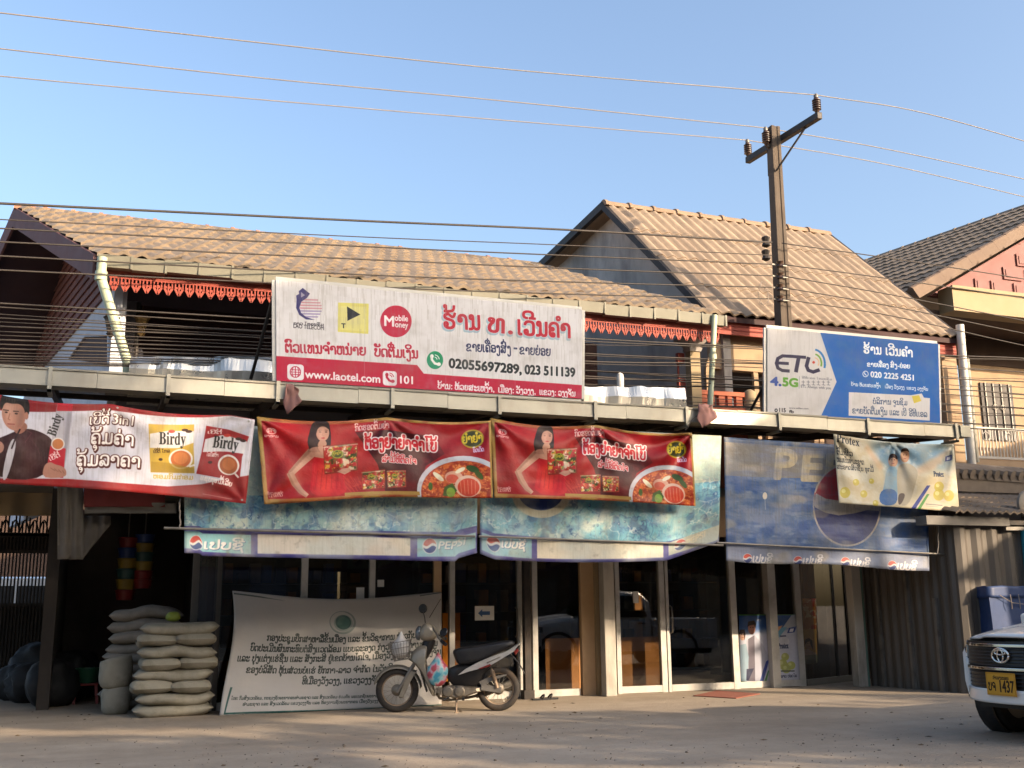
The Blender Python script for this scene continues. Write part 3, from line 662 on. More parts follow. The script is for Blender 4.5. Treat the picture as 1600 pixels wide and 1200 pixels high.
    c.poly([(1222, 360), (1320, 340), (1470, 374), (1452, 450), (1300, 440), (1206, 440)], 'cfc9c8')
    c.txt('𝐁𝐢𝐫𝐝𝐲', 1262, 412, 1412, 434, 58, '23211f', bold=1.0)
    c.txt('ເບີດີ້', 1236, 326, 1318, 334, 16, 'e2d0c8', bold=1.2)
    c.ell(1352, 344, 20, 10, 'c0392f'); c.ell(1420, 362, 20, 9, '3a251c'); c.ell(1446, 370, 18, 9, '3a251c')
    c.ell(1360, 522, 64, 62, 'ddd3c8'); c.ell(1360, 524, 53, 52, 'a2552e'); c.ell(1360, 518, 38, 36, 'b5683a')
    c.line([(1400, 574), (1418, 594)], 12, 'ddd3c8')
    c.txt('ໂຣບັສຕ້າ', 1228, 466, 1298, 474, 20, 'e8d8d0', bold=1.3); c.ell(1250, 505, 13, 9, '3a1512')
    c.txt('ຫອມກົມກ່ອມ', 912, 608, 1148, 612, 24, 'b59a58', bold=2.2, outline=[('e6dcc8', 3.5, (0, 0))])
    c.txt('ແຊບທຸກມື້ເລີຍ', 1192, 612, 1376, 652, 26, 'e9dcd2', bold=2.0)
    c.line([(1206, 700), (1380, 728)], 3, 'c9a090', .8)
    # corner grommets, faint creases
    for x, y in ((700, 176), (1480, 250), (1440, 730)): c.ell(x, y, 7, 7, '8d8a86')
    for x in (1160, 860, 420): c.line([(x, 150), (x-20, 650)], 2, '8d8890', .35)
    c.mixn('7d756f', 90, 9, .5, .85, .3); c.drips('6d6258', .3, 13); c.blur(1)
    return c
def art_noodle(seed=1):
    c = zcv([(45, 88), (1545, 88), (1560, 606), (96, 648)], 390, 630, .24375, 2.6, '9d7c3e')
    c.poly([(76, 112), (1530, 104), (1552, 604), (120, 615)], '920f1a')
    c.soft([(180, 110), (720, 105), (820, 420), (600, 600), (220, 590)], 'ac1d1c', 60, .8)
    c.poly([(676, 170), (880, 172), (1180, 190), (1250, 310), (1130, 400), (1080, 600), (870, 585), (820, 400)], '3d1013')
    c.mixn('7d0d18', 120, seed, .5, .7, .5)
    c.txt('ກົດຮອດຕົ້ມຍຳ', 676, 164, 894, 160, 36, 'd8b7b0', bold=1.8)
    c.txt('ຕ້ອງຍຳຍຳຈຳໂບ້', 742, 292, 1198, 296, 72, 'c51f2c', bold=5, outline=[('e9e0dc', 14, (0, 0))])
    c.txt('ລຳມີ້ທີ່ຕິດໃຈ', 850, 388, 1068, 392, 38, 'c9303a', bold=2.5, outline=[('e9dcd8', 7, (0, 0))])
    # round brand seal
    c.ell(1428, 205, 74, 64, 'a08a28'); c.ell(1428, 205, 62, 53, '33391f')
    c.txt('ຍຳຍຳ', 1366, 236, 1494, 226, 52, 'cdb52f', bold=4)
    c.txt('ຣົດເດັດ', 1434, 298, 1502, 292, 26, 'cdbfe0', bold=2.5)
    c.ell(140, 172, 34, 22, 'd8a9a4', .8); c.ell(140, 172, 24, 14, 'a81420'); c.txt('ກຈ', 118, 180, 164, 180, 26, 'd8b0a8', bold=2)
    c.txt('ອາຫານ', 96, 214, 186, 212, 14, 'd8b0a8', bold=1.2)
    c.txt('ຕິດຕາມພວກເຮົາ', 118, 584, 216, 578, 12, 'd8a9a0', bold=.8)
    c.txt('ໄດ້ທີ່ນີ້', 120, 604, 214, 598, 14, 'd8a9a0', bold=1.0)
    # woman in a red dress
    skin, hair = 'c1927a', '171013'; c.sm = True
    c.poly([(404, 86), (500, 80), (516, 130), (524, 230), (510, 300), (400, 312), (366, 240), (384, 160)], hair)
    c.ell(468, 168, 42, 58, skin)
    c.poly([(418, 110), (470, 96), (514, 120), (512, 150), (478, 118), (436, 132), (424, 190), (410, 200)], hair)
    c.ell(452, 162, 8, 4, '33201c'); c.ell(490, 162, 8, 4, '33201c'); c.line([(442, 150), (462, 148)], 3, '33201c'); c.line([(482, 148), (500, 150)], 3, '33201c')
    c.line([(470, 168), (466, 186), (474, 188)], 3, 'a87860'); c.ell(470, 204, 13, 5, 'a52a30')
    c.poly([(448, 215), (486, 215), (500, 260), (430, 270)], 'b88a70')
    c.poly([(380, 275), (430, 262), (500, 262), (540, 300), (560, 380), (500, 360), (400, 330)], skin)
    c.sm = False
    c.limb([(402, 300), (345, 360), (285, 425), (262, 452)], [66, 56, 44, 40], skin, '8d5f4c')
    c.limb([(258, 440), (290, 510), (330, 565), (372, 600)], [42, 46, 36, 28], skin, '8d5f4c')
    c.sm = True
    c.poly([(404, 330), (470, 345), (560, 350), (640, 440), (600, 500), (640, 606), (380, 608), (400, 470)], 'b81420')
    c.soft([(440, 380), (560, 380), (520, 590), (430, 590)], 'e0402c', 22, .7)
    for k in range(14): c.line([(600+k*9, 470+((k*37) % 90)), (640+k*9, 520+((k*37) % 80))], 6, 'd8552e', .35)
    c.soft([(250, 420), (300, 440), (360, 590), (320, 600)], 'a87862', 12, .6); c.soft([(440, 270), (540, 290), (520, 330), (420, 310)], 'd5ab92', 12, .6); c.soft([(444, 140), (470, 130), (466, 210), (446, 200)], 'd8b09a', 9, .6)
    for k in range(9): c.line([(392+k*5, 190+k*9), (376+k*9, 300)], 3, '3a2a28', .5)
    for k in range(12): c.line([(420+k*16, 380+((k*53) % 60)), (404+k*17, 560)], 4, '8a0d18' if k % 2 else 'd43a2c', .5)
    c.sm = False
    def packet(x, y, w, h, s):
        c.poly([(x, y), (x+w, y-h*.08), (x+w*1.02, y+h*.9), (x+w*.05, y+h)], '8a2a1c')
        reg = c.region([(x+w*.03, y+h*.03), (x+w*.97, y-h*.03), (x+w*.97, y+h*.86), (x+w*.07, y+h*.93)], 2)
        for q, (cl, lo) in enumerate((('c8402a', .48), ('d9b23a', .56), ('566f2a', .57), ('e6cfae', .58), ('b01e22', .55), ('2e3a16', .60))):
            c.mixn(cl, max(w*.13, 10), s*31+q*7, lo, lo+.07, .9, region=reg, octv=3)
        c.ell(x+w*.42, y+h*.3, w*.17, h*.15, '8d9433'); c.ell(x+w*.42, y+h*.3, w*.13, h*.11, '3d4a1c'); c.txt('ຍຳຍຳ', x+w*.31, y+h*.34, x+w*.53, y+h*.32, h*.1, 'cdb52f', bold=1)
        c.soft([(x+w*.6, y), (x+w*.68, y), (x+w*.6, y+h*.9), (x+w*.5, y+h*.9)], 'f0d8c8', 6, .35); c.line([(x, y+h*.06), (x+w, y-h*.02)], h*.05, 'd8c6b8', .5)
    packet(470, 258, 222, 200, 3)
    c.poly([(560, 440), (600, 420), (640, 416), (650, 440), (610, 462)], skin)
    packet(718, 448, 150, 130, 4); packet(880, 446, 122, 120, 5)
    # bowl of soup
    c.ell(1370, 570, 296, 250, 'b9bcc4'); c.ell(1372, 580, 272, 226, '8e2d18')
    reg = c.region([(1372+270*math.cos(t), 580+224*math.sin(t)) for t in np.linspace(0, 2*PI, 40)])
    c.mixn('d0682c', 22, 31, .42, .6, .9, region=reg); c.mixn('e09a5a', 12, 32, .55, .7, .8, region=reg); c.mixn('8a1c12', 30, 33, .55, .7, .7, region=reg)
    c.ell(1310, 470, 58, 44, 'd8a890', .9); c.ell(1300, 480, 40, 30, 'c8503a')
    c.ell(1400, 530, 84, 76, 'dcb7a0'); c.ell(1404, 536, 70, 62, 'c9402a')
    for k in range(5): c.line([(1350+k*24, 486), (1360+k*22, 580)], 4, 'e2a284', .7)
    c.ell(1430, 410, 44, 22, '2f4a1e', rot=20); c.ell(1470, 450, 40, 18, '34521f', rot=50)
    c.poly([(1250, 540), (1300, 510), (1330, 560), (1300, 606), (1240, 600)], '35561f'); c.ell(1290, 575, 28, 34, '7da33a')
    c.ell(1210, 470, 44, 16, 'd6cfb0', rot=40); c.ell(1350, 420, 36, 14, 'dcd4b8', rot=-30); c.ell(1160, 540, 14, 28, '3e5a22')
    c.poly([(1530, 104), (1552, 98), (1566, 610), (1550, 606)], '9d7c3e'); c.poly([(610, 590), (1090, 580), (1094, 606), (612, 612)], '9d7c3e')
    c.mixn('5d1512', 70, seed+40, .55, .85, .3); c.mixn('e08a6a', 200, seed+60, .5, .8, .18); c.blur(1)
    return c
def pepsi_ball(c, x, y, r, ry=None, a=1):
    ry = ry or r
    c.ell(x, y, r*1.08, ry*1.08, 'cfc9c4', a)
    def half(sgn, col, off):
        pts = []
        for k in range(25):
            t = PI*k/24
            pts.append((x+r*math.cos(t)*.98, y-sgn*ry*math.sin(t)*.98))
        wv = [(x-r*.98+2*r*.98*k/16, y-sgn*off*ry+ry*.22*math.sin(PI*2*k/16)*(1 if sgn > 0 else 1)) for k in range(17)]
        c.poly(pts+wv, col, a)
    half(1, 'b2392f', .18); half(-1, '2c3a6e', .18)
def art_ice(left=True):
    if left:
        c = zcv([(-420, 160), (1460, 180), (1458, 1010), (-420, 970)], 390, 630, .24375, 2.0, '8fb0ae')
        x0, x1, band, bot = -420, 1460, 812, 960
    else:
        c = zcv([(0, 140), (1590, 210), (1570, 1040), (0, 1030)], 750, 630, .2375, 2.0, '6fb4c4')
        x0, x1, band, bot = 0, 1590, 868, 1030
    sd = 50 if left else 80
    c.mixn('5b93a0', 160, sd, .4, .62, .8); c.mixn('c9cfc0', 120, sd+2, .5, .7, .75); c.mixn('4d7ea0', 110, sd+4, .54, .72, .6)
    c.mixn('2b4a7c', 60, sd+6, .62, .72, .5, octv=2); c.ridges('22406f', 70, sd+21, .03, .8); c.ridges('e2e6dc', 60, sd+31, .035, .8); c.ridges('2f5583', 34, sd+41, .04, .6)
    r = np.random.RandomState(sd)
    for k in range(70):          # printed water drops
        x, y = x0+(x1-x0)*r.rand(), 560+250*r.rand(); q = 3+6*r.rand()
        c.ell(x, y, q, q*1.2, '2c4f74', .7); c.ell(x-q*.3, y-q*.3, q*.4, q*.4, 'dfe6e2', .8)
    for k in range(9):           # ice cubes
        x, y = x0+(x1-x0)*(k+.5)/9, 700+60*r.rand(); q = 50+40*r.rand()
        c.poly([(x-q, y-q*.6), (x-q*.2, y-q), (x+q, y-q*.5), (x+q*.8, y+q*.6), (x-q*.4, y+q*.7)], '9cc6c6' if k % 2 else '6f93b4', .35)
        c.line([(x-q, y-q*.6), (x-q*.1, y-q*.2), (x+q, y-q*.5)], 6, 'd5e2de', .35); c.line([(x-q*.1, y-q*.2), (x-q*.4, y+q*.7)], 6, '24406e', .3)
    if not left:
        c.ell(400, 600, 190, 150, 'cfc4a8', .9); c.ell(400, 580, 150, 120, '23356b')
    k = 0.03 if not left else 0.0
    c.poly([(x0, band-14), (x1, band+14+(x1-x0)*k), (x1, band+30+(x1-x0)*k), (x0, band+6)], '3b3d78')
    c.poly([(x0, band+6), (x1, band+30+(x1-x0)*k), (x1+40, 1100), (x0, 1100)], '44407e')
    if left:
        c.poly([(-420, 830), (8, 842), (8, 962), (-420, 940)], '7fb0b4'); c.poly([(1075, 862), (1450, 870), (1450, 975), (1075, 978)], '7fa8ae')
        c.poly([(50, 836), (1030, 862), (1030, 972), (50, 958)], 'cfc4b4')
        pepsi_ball(c, -345, 905, 40, 44); pepsi_ball(c, 1155, 910, 43, 46)
        c.txt('ເປບຊີ', -295, 930, -40, 936, 46, 'ddd6cf', bold=4, skew=.1, outline=[('34507c', 4, (3, 3))])
        c.txt('PEPSI', 1204, 928, 1378, 930, 36, 'd9d2c6', bold=2, skew=.2, outline=[('5a6f88', 3, (3, 3))])
    else:
        c.poly([(10, 880), (340, 890), (340, 1015), (10, 1000)], '7fa9b4'); c.poly([(1240, 925), (1590, 905), (1560, 1020), (1240, 1010)], 'a9ab9c')
        c.poly([(375, 890), (1205, 918), (1205, 1016), (375, 1012)], 'd2c6ae')
        pepsi_ball(c, 88, 932, 44, 48); pepsi_ball(c, 1316, 962, 38, 36)
        c.txt('ເປບຊີ', 140, 950, 296, 954, 44, 'ddd6cf', bold=4, skew=.1, outline=[('34507c', 4, (3, 3))])
        c.txt('PEPSI', 1352, 986, 1480, 962, 34, 'cdbf9f', bold=3, skew=.2)
    c.mixn('b8ab8c', 140, sd+11, .5, .8, .45); c.mixn('6b6455', 40, sd+13, .62, .85, .35); c.mixn('c2cfcb', 220, sd+15, .38, .65, .45); c.drips('7a745f', .3, sd+1); c.blur(1)
    c.poly([(x0, 100), (x1, 180), (x1, 560 if not left else 620), (x0, 500 if not left else 590)], 'bfb291', .5)
    return c
def art_cola():
    c = zcv([(84, 130), (1352, 215), (1366, 965), (100, 905)], 1110, 650, .25, 2.0, '25497e')
    c.mixn('3d5f96', 200, 21, .4, .7, .8); c.mixn('22447e', 140, 23, .5, .75, .8); c.mixn('8d96a8', 40, 25, .55, .8, .5, sx=.25)
    c.poly([(84, 130), (1352, 215), (1355, 420), (90, 370)], '7d7468', .93)
    c.poly([(84, 128), (1352, 212), (1352, 246), (84, 160)], '24426e', .9)
    for k, (x, ch) in enumerate(((385, 'P'), (552, 'E'), (700, 'P'), (860, 'S'), (1020, 'I'))):
        c.txt(ch, x, 385+k*14, x+(135 if ch != 'I' else 50), 392+k*14, 140, 'b8a684', bold=13, skew=.12, outline=[('56647c', 5, (5, 5))])
    c.mixn('8b8f98', 70, 35, .5, .75, .5); c.mixn('9aa0aa', 30, 37, .58, .8, .5, sx=.4)
    # big wave disc
    c.ell(852, 560, 214, 262, 'b7ab9c')
    top = [(852+204*math.cos(t), 560-250*math.sin(t)) for t in np.linspace(0, PI, 20)]
    c.poly(top+[(650, 480), (720, 520), (820, 535), (950, 510), (1054, 470)], 'a83b44')
    botm = [(852+204*math.cos(t), 560-250*math.sin(t)) for t in np.linspace(0, -PI, 20)]
    c.poly(botm+[(654, 575), (720, 610), (800, 626), (900, 610), (980, 588), (1056, 592)], '2c3468')
    c.mixn('6f7896', 50, 27, .52, .75, .6, sx=.2)
    c.poly([(96, 800), (1360, 862), (1368, 975), (98, 912)], '7f8496', .85)
    c.mixn('b8a486', 90, 29, .66, .8, .5, sx=.6, octv=2)
    for x, y in ((232, 884), (546, 906), (842, 918), (1134, 928)):
        pepsi_ball(c, x, y, 27, 28, .9)
        c.txt('ເປບຊີ', x+30, y+24, x+150, y+32, 40, 'd8d2cf', bold=2.4, skew=.15)
    c.mixn('6b665e', 90, 31, .5, .8, .4); c.mixn('858b95', 160, 33, .42, .7, .5); c.drips('5d5a54', .4, 17); c.ell(340, 495, 14, 22, 'cfc4b0'); c.line([(340, 515), (344, 580)], 6, '9aa0a8', .6)
    return c
def people_art(c, pts, sc=1):
    pass
def art_soap():
    c = zcv([(768, 112), (1518, 176), (1552, 602), (805, 544)], 1110, 650, .25, 2.6, 'cdbf9f')
    c.soft([(1000, 150), (1500, 180), (1480, 330), (1060, 310)], '6f96b0', 30, .85); c.mixn('d8d4c6', 60, 41, .5, .7, .6)
    c.soft([(980, 160), (1080, 300), (1060, 340), (960, 190)], 'd9b58e', 10, .8); c.soft([(1510, 190), (1400, 330), (1280, 360), (1290, 310)], 'd9b58e', 12, .8)
    c.txt('𝐏𝐫𝐨𝐭𝐞𝐱', 788, 160, 930, 180, 40, '2b2d38', bold=.6)
    c.txt('ຕົ້ມຜິວ', 792, 240, 890, 246, 28, '3b3a3c', bold=1.5); c.txt('ຫອມເປັນທຳມະຊາດ', 792, 286, 960, 298, 28, '3b3a3c', bold=1.5); c.txt('ສະອາດສົດຊື່ນ ທຸກມື້', 792, 330, 1020, 342, 24, '46474a', bold=1.3)
    # couple
    c.sm = True
    c.ell(1140, 265, 30, 42, 'c89878'); c.poly([(1112, 268), (1116, 224), (1150, 216), (1170, 244), (1166, 262), (1140, 240), (1120, 262)], '3a2620')
    c.ell(1214, 232, 28, 46, 'c0906e'); c.poly([(1186, 220), (1192, 186), (1230, 180), (1244, 214), (1226, 200), (1196, 206)], '33231c')
    for x, y in ((1140, 264), (1214, 232)):
        c.ell(x-9, y-4, 4, 3, '33201c'); c.ell(x+9, y-4, 4, 3, '33201c'); c.line([(x-8, y+20), (x+8, y+20)], 4, '9a5048')
    c.poly([(1100, 318), (1130, 300), (1160, 306), (1176, 360), (1164, 560), (1056, 556), (1084, 430)], '8aa6b2')
    c.poly([(1062, 450), (1168, 452), (1166, 562), (1050, 556)], '4a6d9c')
    c.poly([(1160, 320), (1190, 286), (1240, 280), (1300, 330), (1280, 420), (1240, 560), (1172, 560)], 'b4a78e')
    c.poly([(1172, 478), (1222, 480), (1190, 556), (1170, 552)], '5d5048')
    c.soft([(1190, 290), (1230, 290), (1220, 470), (1190, 460)], 'c7bca6', 12, .7); c.soft([(1090, 330), (1120, 310), (1120, 450), (1090, 450)], 'a5bcc4', 10, .7); c.soft([(1120, 250), (1134, 244), (1134, 290), (1120, 290)], 'd8b094', 6, .6)
    c.sm = False
    c.poly([(1350, 430), (1372, 430), (1280, 580), (1252, 580)], '37438a'); c.poly([(1350, 486), (1366, 486), (1310, 584), (1290, 582)], '4f8f43')
    for x, y, q in ((842, 478, 32), (910, 412, 20), (958, 486, 22), (1006, 402, 16), (1426, 440, 30), (1424, 492, 34), (1486, 498, 32), (1032, 545, 18)):
        c.ell(x, y, q, q*1.1, 'c8b243', .8); c.ell(x-q*.3, y-q*.3, q*.4, q*.4, 'e2d890', .8)
    c.txt('𝐏𝐫𝐨𝐭𝐞𝐱', 1392, 372, 1456, 378, 26, '34405a', bold=1.4); c.poly([(1466, 250), (1508, 240), (1506, 276), (1462, 282)], '39427c'); c.poly([(1476, 256), (1498, 252), (1496, 270), (1474, 274)], 'd8d4d4')
    c.line([(1344, 550), (1446, 560)], 7, '6a6a70', .7); c.line([(1344, 562), (1420, 570)], 3, '7a7a80', .7)
    c.mixn('b59a70', 80, 43, .5, .8, .35)
    return c
def art_meeting():
    c = zcv([(135, 255), (1468, 268), (1468, 990), (48, 1064)], 330, 860, .24375, 2.0, 'b0aca8')
    c.ell(824, 424, 86, 80, '7a8280'); c.ell(820, 420, 76, 70, 'a8a5a0'); c.ell(828, 428, 62, 58, '848c88'); c.ell(828, 422, 51, 50, '33504e'); c.ell(830, 424, 40, 38, '3f5f58')
    for (st, xa, ya, xb, yb, h) in (('ກອງປະຊຸມປຶກສາຫາລືຂັ້ນເມືອງ ແລະ ຂັ້ນວິຊາການ ກ່ຽວກັບ', 326, 566, 1300, 552, 36),
        ('ບົດປະເມີນຜົນກະທົບຕໍ່ສິ່ງແວດລ້ອມ ແບບລະອຽດ ກ່ຽວກັບໂຄງການຂຸດຄົ້ນ', 220, 640, 1440, 612, 36),
        ('ແລະ ປຸງແຕ່ງແຮ່ຊືນ ແລະ ສັງກະສີ ຢູ່ເຂດບ້ານໄກໃຈ, ເມືອງວັງວຽງ ແຂວງວຽງຈັນ', 140, 712, 1462, 666, 36),
        ('ຂອງບໍລິສັດ ຫຸ້ນສ່ວນບໍ່ແຮ່ ຢັກກາ-ລາວ ຈຳກັດ ໃນວັນທີ', 202, 784, 1150, 764, 36),
        ('ທີ່ເມືອງວັງວຽງ, ແຂວງວຽງຈັນ', 570, 850, 1070, 838, 36)):
        c.txt(st, xa, ya, xb, yb, h, '2c3432', bold=2.2)
    c.txt('ໂດຍ: ກົມສິ່ງແວດລ້ອມ, ກະຊວງຊັບພະຍາກອນທຳມະຊາດ ແລະ ສິ່ງແວດລ້ອມ ຮ່ວມກັບ ພະແນກຊັບພະຍາກອນ', 120, 962, 1090, 936, 17, '34403e', bold=.9)
    c.txt('ທຳມະຊາດ ແລະ ສິ່ງແວດລ້ອມ ແຂວງວຽງຈັນ ແລະ ຫ້ອງການຊັບພະຍາກອນ ເມືອງວັງວຽງ', 195, 1000, 1060, 972, 17, '34403e', bold=.9)
    c.poly([(205, 1040), (860, 1018), (1470, 984), (1470, 994), (860, 1028), (205, 1052)], '24504e')
    c.poly([(110, 880), (124, 880), (86, 1046), (205, 1040), (205, 1052), (74, 1058)], '24504e')
    c.poly([(140, 268), (300, 274), (470, 290), (300, 284), (140, 278)], '3a4644', .8); c.line([(1330, 280), (1468, 272)], 6, '2f3a38', .8)
    c.mixn('b9b2aa', 120, 61, .5, .8, .35)
    return c
def art_poster():
    c = zcv([(148, 516), (542, 516), (558, 975), (160, 985)], 1120, 840, .2333, 3.0, 'b9bccb')
    c.soft([(148, 516), (540, 516), (540, 600), (148, 640)], '24487c', 20); c.poly([(148, 514), (542, 514), (542, 522), (148, 524)], '4a7a3e')
    c.poly([(500, 520), (545, 516), (545, 590), (430, 620)], 'a3a6ae'); c.poly([(400, 600), (440, 590), (392, 660), (384, 640)], 'c98f6a'); c.poly([(430, 605), (470, 600), (396, 700), (386, 660)], '6b9cb8')
    c.ell(172, 655, 21, 34, 'c09a86'); c.poly([(148, 650), (156, 618), (186, 616), (192, 650), (186, 690), (180, 640)], '2a1f1e')
    c.ell(234, 608, 25, 42, '93665a'); c.poly([(204, 600), (210, 564), (250, 556), (264, 582), (258, 612), (250, 584), (218, 590)], '201818')
    for x, y in ((174, 652), (234, 606)):
        c.ell(x-8, y-3, 4, 3, '2a1a18'); c.ell(x+8, y-3, 4, 3, '2a1a18'); c.line([(x-7, y+19), (x+7, y+19)], 3, '8a4a44')
    c.poly([(200, 690), (250, 650), (310, 720), (350, 800), (300, 970), (200, 960)], 'a7a9b8'); c.poly([(210, 680), (252, 655), (258, 960), (214, 960)], '68636e')
    c.poly([(156, 720), (196, 710), (214, 800), (204, 970), (160, 970)], '8fa5b4'); c.poly([(200, 880), (250, 876), (212, 960), (198, 956)], '3a3c50')
    c.poly([(330, 830), (352, 815), (310, 975), (284, 978)], '2d3f86'); c.poly([(345, 890), (352, 890), (330, 975), (312, 977)], '4c8a44')
    c.poly([(484, 606), (530, 602), (520, 636), (470, 642)], '2e3f80'); c.poly([(492, 612), (516, 610), (510, 632), (484, 634)], 'd4d4da')
    c.line([(424, 662), (462, 660)], 9, '3a4468'); c.ell(450, 700, 36, 34, 'd3d3d8', .7)
    c.txt('𝐏𝐫𝐨𝐭𝐞𝐱', 410, 745, 480, 742, 28, '34405e', bold=1.5)
    for x, y, q in ((458, 800, 26), (440, 850, 34), (498, 858, 28), (466, 880, 30)): c.ell(x, y, q, q, 'a3a854', .9); c.ell(x-q*.3, y-q*.3, q*.4, q*.4, 'c9cb8a', .8)
    c.line([(430, 895), (520, 895)], 8, '40443a'); c.txt('ສະອາດ ປອດໄພ', 402, 942, 536, 936, 18, '3c3f58', bold=1.4)
    c.poly([(158, 960), (270, 972), (270, 988), (158, 984)], '3b7040'); c.mixn('8f92a0', 60, 71, .5, .8, .3)
    return c
def art_orange():
    c = zcv([(566, 400), (656, 400), (656, 850), (578, 850)], 1120, 840, .2333, 3.0, 'c8803a')
    c.mixn('e8d0a0', 30, 81, .5, .6, .9); c.mixn('b8431e', 34, 83, .52, .6, .9)
    c.poly([(560, 612), (660, 612), (660, 790), (560, 790)], 'd2a04a'); c.ell(606, 712, 24, 36, 'c79878'); c.poly([(578, 730), (582, 684), (606, 672), (628, 690), (632, 760), (618, 720), (612, 694), (594, 702)], '2a1c16')
    c.ell(600, 708, 4, 3, '33201c'); c.ell(614, 708, 4, 3, '33201c'); c.line([(600, 728), (614, 728)], 3, '9a4038')
    c.poly([(570, 750), (600, 746), (650, 780), (650, 790), (570, 790)], 'd8b49a'); c.poly([(560, 790), (660, 790), (660, 850), (570, 850)], '8f8a62')
    return c
def art_plate():
    c = CV([(0, 0), (180, 0), (180, 120), (0, 120)], 1.2, 'c08a2c')
    c.rrect(4, 4, 176, 116, 8, 'b5802a'); c.rrect(8, 8, 172, 112, 7, 'c8932f')
    c.txt('ກຳແພງນະຄອນ', 44, 36, 140, 36, 15, '2a1a0c', bold=1)
    c.txt('ບຈ', 12, 96, 56, 96, 44, '2a1a0c', bold=2.2); c.txt('1437', 74, 100, 168, 100, 46, '2a1a0c', bold=2.6)
    return c
# ------------------------------------------------------------------ materials
def lin(c):
    if isinstance(c, str): c = hexc(c)
    return tuple(((x/12.92) if x <= 0.04045 else ((x+0.055)/1.055)**2.4) for x in c)
def new_mat(name):
    m = bpy.data.materials.new(name); m.use_nodes = True
    nt = m.node_tree; nt.nodes.clear()
    out = nt.nodes.new('ShaderNodeOutputMaterial')
    b = nt.nodes.new('ShaderNodeBsdfPrincipled')
    nt.links.new(b.outputs[0], out.inputs[0])
    return m, nt, b, out
def noise_node(nt, scale, detail=5, rough=0.6, vec=None, stretch=None):
    n = nt.nodes.new('ShaderNodeTexNoise'); n.inputs['Scale'].default_value = scale
    n.inputs['Detail'].default_value = detail; n.inputs['Roughness'].default_value = rough
    tc = nt.nodes.new('ShaderNodeTexCoord'); src = tc.outputs['Object']
    if stretch:
        mp = nt.nodes.new('ShaderNodeMapping'); mp.inputs['Scale'].default_value = stretch
        nt.links.new(src, mp.inputs['Vector']); src = mp.outputs['Vector']
    nt.links.new(src, n.inputs['Vector'])
    return n
def ramp(nt, src, stops):
    r = nt.nodes.new('ShaderNodeValToRGB')
    e = r.color_ramp.elements
    while len(e) < len(stops): e.new(0.5)
    for i, (p, c) in enumerate(stops):
        e[i].position = p; e[i].color = tuple(c)+(1,) if len(c) == 3 else c
    nt.links.new(src, r.inputs['Fac'])
    return r.outputs['Color']
def mixc(nt, fac, a, b, blend='MIX'):
    m = nt.nodes.new('ShaderNodeMix'); m.data_type = 'RGBA'; m.blend_type = blend
    def put(s, v):
        if isinstance(v, (tuple, list)): s.default_value = tuple(v)+(1,) if len(v) == 3 else v
        elif isinstance(v, (int, float)): s.default_value = v
        else: nt.links.new(v, s)
    put(m.inputs[0], fac); put(m.inputs[6], a); put(m.inputs[7], b)
    return m.outputs[2]
def bump(nt, b, h, strength=0.3, dist=0.01):
    bp = nt.nodes.new('ShaderNodeBump'); bp.inputs['Strength'].default_value = strength; bp.inputs['Distance'].default_value = dist
    nt.links.new(h, bp.inputs['Height']); nt.links.new(bp.outputs['Normal'], b.inputs['Normal'])
def M(name, col, rough=0.7, var=0.18, scale=3.0, dirt=None, dirt_amt=0.5, dscale=1.5, metal=0.0, bmp=0.0, bscale=30.0, stretch=None, dstretch=None, spec=None, coat=0.0, dlo=0.48, dhi=0.68):
    """base colour broken up by noise, optional dirt of its own colour, optional fine bump"""
    m, nt, b, out = new_mat(name)
    c = lin(col)
    n = noise_node(nt, scale, stretch=stretch)
    col_o = ramp(nt, n.outputs['Fac'], [(0.3, tuple(x*(1-var) for x in c)), (0.7, tuple(min(x*(1+var), 1) for x in c))])
    if dirt:
        d = noise_node(nt, dscale, 6, 0.65, stretch=dstretch)
        f = ramp(nt, d.outputs['Fac'], [(dlo, (0, 0, 0)), (dhi, (dirt_amt,)*3)])
        col_o = mixc(nt, f, col_o, lin(dirt))
    nt.links.new(col_o, b.inputs['Base Color'])
    b.inputs['Roughness'].default_value = rough
    b.inputs['Metallic'].default_value = metal
    if spec is not None: b.inputs['Specular IOR Level'].default_value = spec
    if coat: b.inputs['Coat Weight'].default_value = coat; b.inputs['Coat Roughness'].default_value = 0.08
    rn = noise_node(nt, scale*2.3, 4)
    mr = nt.nodes.new('ShaderNodeMapRange'); mr.inputs['To Min'].default_value = max(rough-0.12, 0.03); mr.inputs['To Max'].default_value = min(rough+0.12, 1)
    nt.links.new(rn.outputs['Fac'], mr.inputs['Value']); nt.links.new(mr.outputs['Result'], b.inputs['Roughness'])
    if bmp:
        n2 = noise_node(nt, bscale, 5)
        bump(nt, b, n2.outputs['Fac'], bmp, 0.01)
    return m
